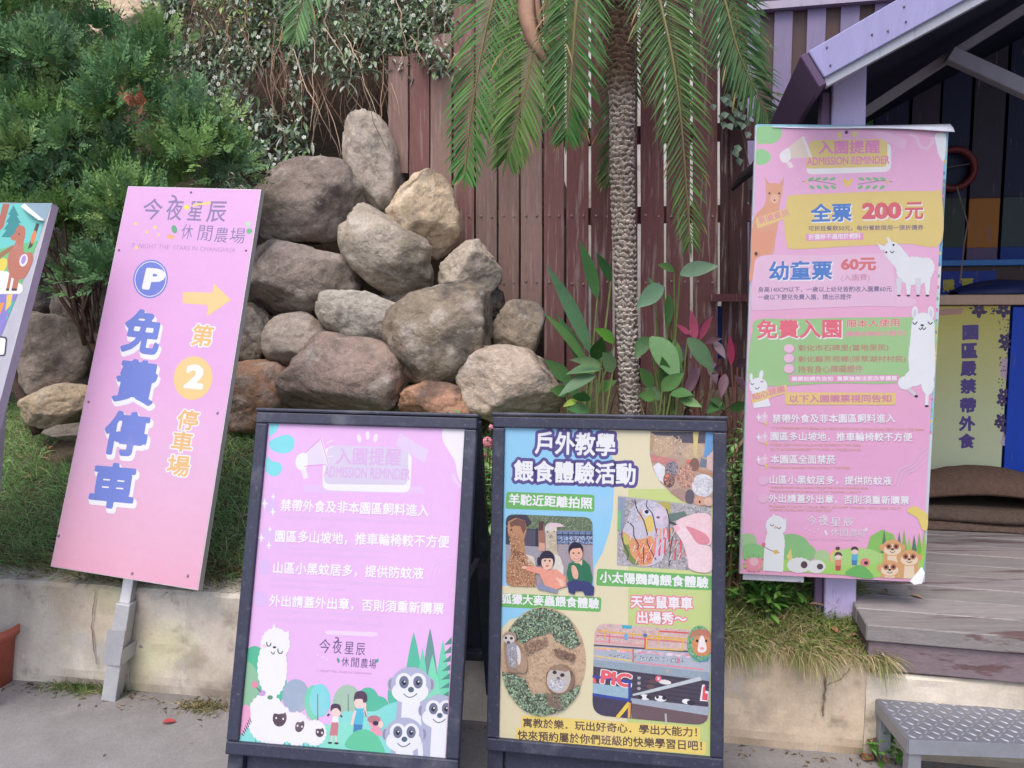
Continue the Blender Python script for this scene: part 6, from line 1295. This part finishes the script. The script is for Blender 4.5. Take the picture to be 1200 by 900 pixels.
# deck of broad boards running along the front
deck_c = (146, 139, 136); bw = .142
for k in range(13):
    d0 = .0 + k * (bw + .003); mb = MB(); mb.box(HO, HX, HD, UP, (-.012, 2.6, d0, d0 + bw, DZ - .055, DZ + random.uniform(-.001, .001)), jit(deck_c, .07)); part('deck_board', M_DECK, mb, bv=.004)
mb = MB(); mb.box(HO, HX, HD, UP, (.0, 2.6, .014, .05, .295, DZ - .058), (128, 112, 116)); part('deck_fascia', M_DECK, mb, bv=.003)
mb = MB(); mb.box(HO, HX, HD, UP, (.0, .035, .0535, 1.85, .25, DZ - .058), (112, 90, 90)); part('deck_fascia', M_DECK, mb)
for (x0, d0) in ((.3, .6), (1.6, .6), (.3, 1.6), (1.6, 1.6)):
    mb = MB(); mb.box(HO, HX, HD, UP, (x0, x0 + .1, d0, d0 + .1, 0, DZ - .056), (100, 84, 84)); part('deck_leg', M_DECK, mb)
# front post
pb, pt_ = at(981, 722, 2.66), at(992, 84, 2.66)
mb = MB(); pb2 = V((pb.x, pb.y, .38)); pt2 = V((pt_.x, pt_.y, pt_.z + .03)); mb.box(pb2, HX, HD, (pt2 - pb2).normalized(), (-.052, .052, -.05, .05, 0, (pt2 - pb2).length), LAV); part('front_post', M_PAINTW, mb, bv=.004)
mb = MB(); mb.box(pb2, HX, HD, (pt2 - pb2).normalized(), (-.082, -.054, -.03, .05, 0, (pt2 - pb2).length - .1), (116, 92, 122)); part('side_batten', M_PAINTW, mb, bv=.003)
# roof: barge board in the gable front, underside, eave board running back
dF = sum((at(955, 75, 2.42) - HO)[i] * HD[i] for i in range(3))
A, B_, A2, B2 = hpx(947, 60, dF), hpx(1400, -204, dF), hpx(966, 91, dF), hpx(1400, -149, dF)
def prism(P, dep, col, name, m, bv=0):
    mb = MB(); n = len(P); Q_ = [p + HD * dep for p in P]; mb.add(P + Q_, [tuple(range(n))[::-1], tuple(range(n, 2 * n))] + [(i, (i + 1) % n, n + (i + 1) % n, n + i) for i in range(n)], col); return part(name, m, mb, bv=bv)
prism([A2, B2, B_, A], .028, (150, 146, 186), 'barge_board', M_PAINTW, .003)
mb = MB()
for f_, g_ in ((.03, .75), (.045, .2), (.16, .55), (.2, .7), (.25, .72), (.26, .3), (.38, .45), (.5, .6), (.62, .4), (.75, .55)):
    p = A.lerp(B_, f_).lerp(A2.lerp(B2, f_), g_); mb = MB(); mb.tube([p - HD * .0035, p + HD * .002], [.0028, .0036], (92, 80, 104), 8); part('nail_head', M_METAL, mb)
C1, C2 = hpx(969, 101, dF + .012), hpx(1400, -133, dF + .012); C3, C4 = hpx(966, 92, dF + .012), hpx(1400, -148, dF + .012)
prism([C1, C2, C4, C3], .03, (164, 166, 176), 'edge_trim', M_PAINTW)
sl = (B_ - A).normalized(); nl = HD.cross(sl).normalized()
if nl.z < 0: nl = -nl
RD = 2.55
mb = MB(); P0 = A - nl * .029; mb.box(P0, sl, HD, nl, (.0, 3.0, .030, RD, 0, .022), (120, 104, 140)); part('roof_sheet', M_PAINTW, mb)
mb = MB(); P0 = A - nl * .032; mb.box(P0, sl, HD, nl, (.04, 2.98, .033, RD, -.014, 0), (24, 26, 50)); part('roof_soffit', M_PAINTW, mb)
h_ = (A - A2).length; mb = MB(); e2 = (A2 - A).normalized(); mb.box(A - sl * .026, sl, HD, -e2, (0, .024, .002, RD, -h_ * 1.2, 0), (92, 70, 100)); part('eave_board', M_PAINTW, mb, bv=.003)
def rafter(x0, y0, d0, x1, y1, d1, wd, th, col):
    mb = MB(); mb.bar(hpx(x0, y0, d0), hpx(x1, y1, d1), wd, th, col, HD); part('rafter', M_PAINTW, mb, bv=.003)
rafter(1004, 138, .95, 1118, 63, .95, .04, .05, (150, 140, 148)); rafter(1116, 64, .9, 1420, -130, .9, .035, .05, (140, 130, 140)); rafter(1112, 64, .86, 1560, 270, .86, .055, .05, (150, 144, 156))
# back wall of dark planks with painted bands
dB = 2.30
cols = [(985, 1003, [(DPU, 900)]), (1005, 1021, [((70, 120, 60), 900)]), (1023, 1062, [(NAV, 900)]), (1066, 1098, [(DPU, 900)]), (1101, 1134, [(NAV, 232), ((54, 64, 58), 290), ((16, 54, 140), 900)]),
        (1138, 1174, [((46, 35, 54), 232), ((168, 104, 32), 290), ((96, 80, 114), 900)]), (1178, 1220, [(NAV, 230), ((56, 70, 72), 289), ((16, 54, 140), 900)]), (1224, 1262, [(DPU, 230), ((168, 104, 32), 290), ((96, 80, 114), 900)]), (1266, 1304, [(NAV, 230), ((56, 70, 72), 290), ((16, 54, 140), 900)]), (1308, 1346, [(DPU, 900)]), (1350, 1390, [(NAV, 900)])]
SLO = sl.z / math.hypot(sl.x, sl.y)
for x0, x1, bands in cols:
    mb = MB(); y = -260; xo = .02 * 0
    for c, y1 in bands:
        y1b = min(y1, 330); q = [hpx(x0, y, dB), hpx(x1, y, dB), hpx(x1, y1b, dB), hpx(x0, y1b, dB)]; zt, zb = q[0].z, q[2].z
        xa, xb = (hpx(x0, 200, dB) - HO).dot(HX), (hpx(x1, 200, dB) - HO).dot(HX); zt = min(zt, A.z + (xa - (A - HO).dot(HX)) * sl.z / math.hypot(sl.x, sl.y) - .02); mb.box(HO, HX, HD, UP, (xa, xb, dB, dB + .022, zb, zt), c); y = y1b
        if c is bands[0][0]: mb.v[-3] = (*mb.v[-3][:2], mb.v[-3][2] + (xb - xa) * SLO); mb.v[-1] = (*mb.v[-1][:2], mb.v[-1][2] + (xb - xa) * SLO)
    part('wall_plank', M_PAINTW, mb)
mb = MB(); xa, xb = (hpx(975, 200, dB) - HO).dot(HX), (hpx(1400, 200, dB) - HO).dot(HX); mb.box(HO, HX, HD, UP, (xa - .3, xb, dB + .05, dB + .07, 0, A.z - .04 + (xa - .3 - (A - HO).dot(HX)) * SLO), (20, 18, 22)); mb.v[-3] = (*mb.v[-3][:2], mb.v[-3][2] + (xb - xa + .3) * SLO); mb.v[-1] = (*mb.v[-1][:2], mb.v[-1][2] + (xb - xa + .3) * SLO); part('wall_backing', M_PAINTW, mb)
mb = MB(); mb.box(HO, HX, HD, UP, (2.58, 2.62, .2, dB + .05, 0, 3.4), (24, 34, 84)); part('side_wall', M_PAINTW, mb)
# counter
dC = 1.78
zc = hpx(1150, 351, dC).z; xa = (hpx(1085, 351, dC) - HO).dot(HX)
mb = MB(); mb.box(HO, HX, HD, UP, (xa - .6, 2.57, dC - .03, dC + .40, zc - .028, zc + .024), (196, 164, 140)); part('counter_top', M_PAINTW, mb, bv=.004)
zr = hpx(1150, 307, dC + .3).z; mb = MB(); mb.box(HO, HX, HD, UP, (xa - .6, 2.57, dC + .36, dC + .40, zr - .016, zr + .016), (64, 122, 190)); part('light_blue_rail', M_PAINTW, mb, bv=.003)
mb = MB(); mb.box(HO, HX, HD, UP, (xa - .6, 2.57, dC + .39, dC + .41, zc + .03, zr - .018), (70, 52, 50)); part('counter_back_board', M_PAINTW, mb)
mb = MB(); mb.box(HO, HX, HD, UP, (-.55, 2.57, dC + .05, dC + .07, DZ, zc - .03), (22, 70, 180)); part('counter_front', M_PAINTW, mb)
# signs under the counter
class Flat(Board):
    def __init__(s, O, ex, ey, W_, H_): s.O, s.ex, s.ey, s.W, s.H = O, ex, ey, W_, H_; s.n = -HD
def fpanel(x0, x1, ytop, name, label, cat='sign'):
    pa, pb_ = hpx(x0, ytop, dC), hpx(x1, ytop, dC); O = V((pa.x, pa.y, DZ + .002)); b = Flat(O, HX, UP, (pb_ - pa).dot(HX), pa.z - DZ); t = thing(name, label, cat, O + HX * b.W / 2)
    slab(b, 0, b.W, 0, b.H, -.012, -.0005, (226, 220, 170), 'panel', M_PRINT, t); return b, t
b, t = fpanel(1094.5, 1184, 359, 'rule_panel', 'pale yellow panel under the counter with a column of purple characters and purple flowers')
a = Art(b, t, .0002); a.view(1060, 340, 140 / 900)
grad(a, 0, b.W, 0, b.H, [(0, (236, 216, 100)), (.16, (244, 236, 144)), (.5, (238, 244, 186)), (1, (236, 246, 218))]); poster = a.done('poster'); PV = (104, 84, 160)
for ch, cx, cy in (('園', 497, 320), ('區', 491, 457), ('嚴', 483, 592), ('禁', 482, 724)): a.text(ch, cx - 62, cy + 58, cx + 60, cy + 54, 114, [(.05, 0, 0, PV)])
a.view(1000, 470, 200 / 1200)
for ch, cx, cy in (('帶', 806, 30), ('外', 800, 158), ('食', 798, 280)): a.text(ch, cx - 58, cy + 54, cx + 58, cy + 52, 106, [(.05, 0, 0, PV)])
a.done('lettering', poster); a.view(0, 0, 1)
def flower(x, y, r_, col):
    for k in range(5): an = k * 1.2566 + .3; a.ell(x + r_ * .62 * math.cos(an), y + r_ * .62 * math.sin(an), r_ * .5, r_ * .34, col, math.degrees(an), 10)
a.poly([(1174, 420), (1181, 420), (1179, 446), (1172, 440)], (232, 200, 220)); a.poly([(1176, 505), (1180, 505), (1179, 524), (1172, 520)], (226, 200, 226)); a.poly([(1098, 362), (1130, 361), (1126, 368), (1100, 370)], (224, 170, 150))
for x, y, r_ in ((1147, 364, 8), (1176, 364, 8), (1177, 398, 7), (1178, 405, 6), (1176, 462, 7), (1174, 470, 6), (1173, 492, 7), (1178, 503, 6), (1170, 496, 5)): flower(x, y, r_, (84, 60, 120))
for k in range(60): x, y = random.uniform(1170, 1183), random.uniform(366, 520); a.ell(x, y, 1.0, 1.0, (120, 100, 140), 0, 6)
for k in range(40): a.ell(random.uniform(1136, 1182), random.uniform(361, 368), 1.0, 1.0, (90, 70, 80), 0, 6)
a.done('flower_border', poster)
b, t = fpanel(1004, 1092, 359, 'rule_panel', 'second pale yellow panel mostly hidden behind the tall admission sign, purple characters at its edge')
a = Art(b, t, .0002); grad(a, 0, b.W, 0, b.H, [(0, (236, 216, 100)), (.16, (244, 236, 144)), (.5, (238, 244, 186)), (1, (236, 246, 218))]); poster = a.done('poster'); a.view(0, 0, 1)
for k, ch in enumerate('入園請先購票'): a.text(ch, 1078 - k * 1.1, 420 + k * 20.5, 1098 - k * 1.1, 419.5 + k * 20.5, 17, [(.05, 0, 0, PV)])
a.done('lettering', poster)
mb = MB(); q0 = hpx(1187, 360, dC); mb.box(V((q0.x, q0.y, DZ)), HX, HD, UP, (0, .42, -.006, .02, 0, q0.z - DZ), (22, 70, 184)); o = mb.build('door_panel', M_PAINTW, hut)
# things on the counter
zt_ = zc + .024
b = Flat(H(0, dC + .33, 0), HX, UP, 1, 1); pa, pb_ = hpx(1070, 320, dC + .33), hpx(1168, 320, dC + .33)
t = thing('ticket_sign', 'blue board with yellow lettering standing on the counter', 'sign', V((pa.x, pa.y, zt_)) + HX * .15)
b.O = V((pa.x, pa.y, zt_)); b.W = (pb_ - pa).dot(HX); b.H = hpx(1110, 318, dC + .33).z - zt_; slab(b, 0, b.W, 0, b.H, -.01, -.0005, (24, 52, 140), 'panel', M_PAINTW, t); a = Art(b, t, .0002); a.view(1060, 240, 140 / 1200)
a.text('購', 384, 880, 504, 872, 130, [(.03, 0, 0, (206, 190, 60))]); a.text('票', 560, 870, 690, 868, 130, [(.03, 0, 0, (206, 190, 60))]); a.done('lettering')
mb = MB(); vs = []; nu, nv = 26, 8
for j in range(nv + 1):
    for i in range(nu + 1):
        f, g = i / nu, j / nv; x = hpx(1120 + 130 * f, 340, dC + .1); hgt = .085 * math.sin(math.pi * min(1, f * 1.1 + .03)) ** .5 * (1 - (2 * g - 1) ** 2) ** .6 * (.7 + .3 * f) + .008 * math.sin(g * 14 + f * 3) * (1 - (2 * g - 1) ** 2)
        vs.append(V((x.x, x.y, 0)) + HD * ((g - .5) * .3 * (.45 + .55 * math.sin(math.pi * min(1, f + .1))) + .05) + UP * (zt_ + .006 + max(0, hgt)))
mb.add(vs, [(j * (nu + 1) + i, j * (nu + 1) + i + 1, (j + 1) * (nu + 1) + i + 1, (j + 1) * (nu + 1) + i) for j in range(nv) for i in range(nu)], (36, 46, 92)); o = mb.build('folded_umbrella', M_FABRIC, None, True); sf = o.modifiers.new('s', 'SOLIDIFY'); sf.thickness = .005
loc = H(0, dC + .1, zt_); loc = hpx(1170, 340, dC + .1); loc.z = zt_
for v in o.data.vertices: v.co -= loc
o.location = loc; tag(o, 'dark blue folded umbrella lying on the counter', 'umbrella')
# red ring and its cord
dR = dB - .05; c = hpx(1117, 198, dR); t = thing('red_ring', 'dull red round ring hung before the dark blue wall planks', 'ring', c); mb = MB(); R_ = 22 / F * (c - CAM).dot(V((0, 1, 0))); 
mb.tube([c + HX * R_ * math.cos(k * .2094) + UP * R_ * math.sin(k * .2094) for k in range(31)], .020, (108, 34, 34), 10, False); mb.build('hoop', M_POT, t, True)
mb = MB(); mb.tube([c - HX * R_ * .95, c + HX * R_ * .4 + UP * .02, c + HX * R_ * .97 + UP * .03], .004, (110, 100, 104), 5); mb.build('crossbar', M_METAL, t)
mb = MB(); pts = [hpx(x, y, d) for x, y, d in ((1121, 219, dR - .02), (1127, 238, dR - .03), (1134, 262, dR - .1), (1130, 285, dC + .35), (1128, 305, dC + .25), (1125, 332, dC + .2))]; mb.tube(pts, .004, (150, 130, 124), 5); o = mb.build('hanging_cord', M_DRY); loc = pts[-1].copy()
for v in o.data.vertices: v.co -= loc
o.location = loc; tag(o, 'thin grey cord hanging from the red ring down to the counter', 'cord')
# coir mats heaped on the deck
def cmat(x0, x1, d0, d1, z0, th, amp, col, label, peak=None, seed=0, sag=0):
    mb = MB(); nu, nv = 46, 16; top = []; bot = []
    for j in range(nv + 1):
        for i in range(nu + 1):
            f, g = i / nu, j / nv; x = x0 + (x1 - x0) * f; d = d0 + (d1 - d0) * g + .02 * NZ.noise(V((x * 3, seed, 0)))
            e = min(1, min(g, 1 - g) * 9); z = z0 + amp * NZ.noise(V((x * 2.4, d * 3, seed))) * .6 + .004 * NZ.noise(V((x * 60, d * 60, seed)))
            if peak: z += peak[1] * math.exp(-((x - peak[0]) / peak[2]) ** 2) * math.sin(math.pi * min(1, .15 + g))
            z = max(z, z0 - .0)
            top.append(H(x, d, z + th * (.35 + .65 * math.sqrt(max(0, 1 - (1 - e) ** 2))))); bot.append(H(x, d, z0 if not peak else z))
    n = len(top); fs = []; w_ = nu + 1
    for j in range(nv):
        for i in range(nu): a_ = j * w_ + i; fs += [(a_, a_ + 1, a_ + w_ + 1, a_ + w_), (n + a_, n + a_ + w_, n + a_ + w_ + 1, n + a_ + 1)]
    for i in range(nu): fs += [(i, n + i, n + i + 1, i + 1), (nv * w_ + i, nv * w_ + i + 1, n + nv * w_ + i + 1, n + nv * w_ + i)]
    for j in range(nv): fs += [(j * w_, (j + 1) * w_, n + (j + 1) * w_, n + j * w_), (j * w_ + nu, n + j * w_ + nu, n + (j + 1) * w_ + nu, (j + 1) * w_ + nu)]
    mb.add(top + bot, fs, col); o = mb.build('coir_mat', M_MAT, None, True); loc = H((x0 + x1) / 2, d0, z0)
    for v in o.data.vertices: v.co -= loc
    o.location = loc; tag(o, label, 'mat', 'coir mats heaped on the deck')
dm = 1.24
cmat(.40, 2.2, dm, dm + .46, DZ + .002, .035, .004, (116, 96, 86), 'flat brown coir mat lying on the deck, lowest of the heap', seed=1)
cmat(.38, 2.3, dm + .02, dm + .48, DZ + .042, .055, .01, (108, 92, 82), 'folded brown coir mat in the middle of the heap on the deck', seed=2)
cmat(.36, 2.35, dm + .06, dm + .5, DZ + .103, .04, .012, (112, 90, 78), 'dark shaggy coir mat on top of the heap, against the yellow panel', peak=(.80, .13, .40), seed=3)
# ---------------------------------------------------------------- plank screen behind the hut
PS = H(0, 2.85, 0); zz = hpx(960, 8, 2.83).z; t = thing('plank_screen', 'tall screen of alternating lavender and brown planks behind the hut roof', 'screen', H(-.4, 2.85, 0))
k = 0; x = (hpx(868, 100, 2.85) - HO).dot(HX)
while x < 1.6:
    wd = .098 if k % 2 else .112; mb = MB(); mb.box(HO, HX, HD, UP, (x, x + wd, 2.85 + (.02 if k % 2 else 0), 2.872 + (.02 if k % 2 else 0),   .3, zz), jit((80, 60, 56) if k % 2 else (132, 120, 150), .05)); mb.build('plank', M_PAINTW, t); x += wd - .004; k += 1
mb = MB(); xs_ = (hpx(868, 100, 2.85) - HO).dot(HX) - .05; mb.box(HO, HX, HD, UP, (xs_, 1.6, 2.80, 2.896, zz + .002, zz + .05), (170, 160, 176)); mb.build('top_rail', M_PAINTW, t)
mb = MB(); mb.box(HO, HX, HD, UP, (xs_, 1.6, 2.86, 2.90, zz + .052, zz + .9), (70, 60, 70)); mb.build('upper_board', M_PAINTW, t)
mb = MB(); p0 = hpx(890, 186, 1.2); mb.tube([hpx(915, 170, 1.2), hpx(893, 190, 1.2), hpx(872, 206, 1.25), hpx(858, 222, 1.3)], [.03, .026, .022, .01], (52, 44, 46), 8); o = mb.build('dead_branch', M_BARK)
for v in o.data.vertices: v.co -= p0
o.location = p0; tag(o, 'black dead branch sticking out left of the admission sign', 'branch')

# ------------------------------------------------------------------ checker plate step
s0 = onz(1065, 866, .20); bx, by = V((math.cos(rad(4)), -math.sin(rad(4)), 0)), V((math.sin(rad(4)), math.cos(rad(4)), 0))
t = thing('metal_step', 'grey checker plate metal step standing before the deck', 'step', V((s0.x + .5, s0.y + .12, 0))); L_, D_ = 1.05, .255; ST = (160, 162, 170)
O = V((s0.x, s0.y, 0)); mb = MB(); mb.box(O, bx, by, UP, (0, L_, 0, D_, .195, .2), (146, 148, 158))
for i in range(40):
    for j in range(10):
        x, y = .014 + i * .0265, .014 + j * .0255
        if x > L_ - .01 or y > D_ - .008: continue
        an = rad(45 if (i + j) % 2 else -45); u_ = bx * math.cos(an) + by * math.sin(an); v_ = bx * -math.sin(an) + by * math.cos(an); c = O + bx * x + by * y + UP * .2
        mb.add([c - u_ * .0135, c - v_ * .0032, c + u_ * .0135, c + v_ * .0032, c - u_ * .008 + UP * .0024, c + u_ * .008 + UP * .0024], [(0, 1, 4), (1, 2, 5, 4), (2, 3, 5), (3, 0, 4, 5)], (172, 174, 184))
mb.build('tread_plate', M_PLATE, t)
for nm, r in (('front_rail', (0, L_, -.003, .002, .155, .197)), ('back_rail', (.0025, L_ - .0025, D_ - .001, D_ + .003, .155, .197)), ('side_rail', (-.003, .002, .0025, D_ - .0015, .155, .197))):
    mb = MB(); mb.box(O, bx, by, UP, r, ST); mb.build(nm, M_METAL, t)
for x, y in ((.004, .0045), (.004, D_ - .042), (L_ - .042, .0045), (L_ - .042, D_ - .042)):
    mb = MB(); mb.box(O, bx, by, UP, (x, x + .038, y, y + .038, 0, .194), ST); o = mb.build('leg', M_METAL, t); bevel(o, .003)
# ------------------------------------------------------------------ red flower pot
c = onz(-24, 800, 0); t = thing('flower_pot', 'reddish orange plastic flower pot at the left edge before the wall', 'flower pot', c); mb = MB(); r1, r2_, hh = .118, .150, .235
prof = [(r1, 0), (r2_ * .97, hh * .84), (r2_ * 1.08, hh * .845), (r2_ * 1.12, hh), (r2_ * 1.05, hh), (r2_ * .98, hh * .86), (r1 * .95, .02)]; n = 48; vs = []
for r_, z in prof: vs += [c + V((r_ * math.cos(k * 2 * math.pi / n), r_ * math.sin(k * 2 * math.pi / n), z)) for k in range(n)]
mb.add(vs, [(j * n + k, j * n + (k + 1) % n, (j + 1) * n + (k + 1) % n, (j + 1) * n + k) for j in range(len(prof) - 1) for k in range(n)] + [tuple(range(n))[::-1]], (206, 112, 92)); mb.build('pot', M_POT, t, True)
mb = MB(); mb.add([c + V((r2_ * .96 * math.cos(k * 2 * math.pi / n), r2_ * .96 * math.sin(k * 2 * math.pi / n), hh * .80 + .006 * math.sin(k * 5))) for k in range(n)], [tuple(range(n))], (80, 64, 54)); mb.build('potting_soil', M_SOIL, t)
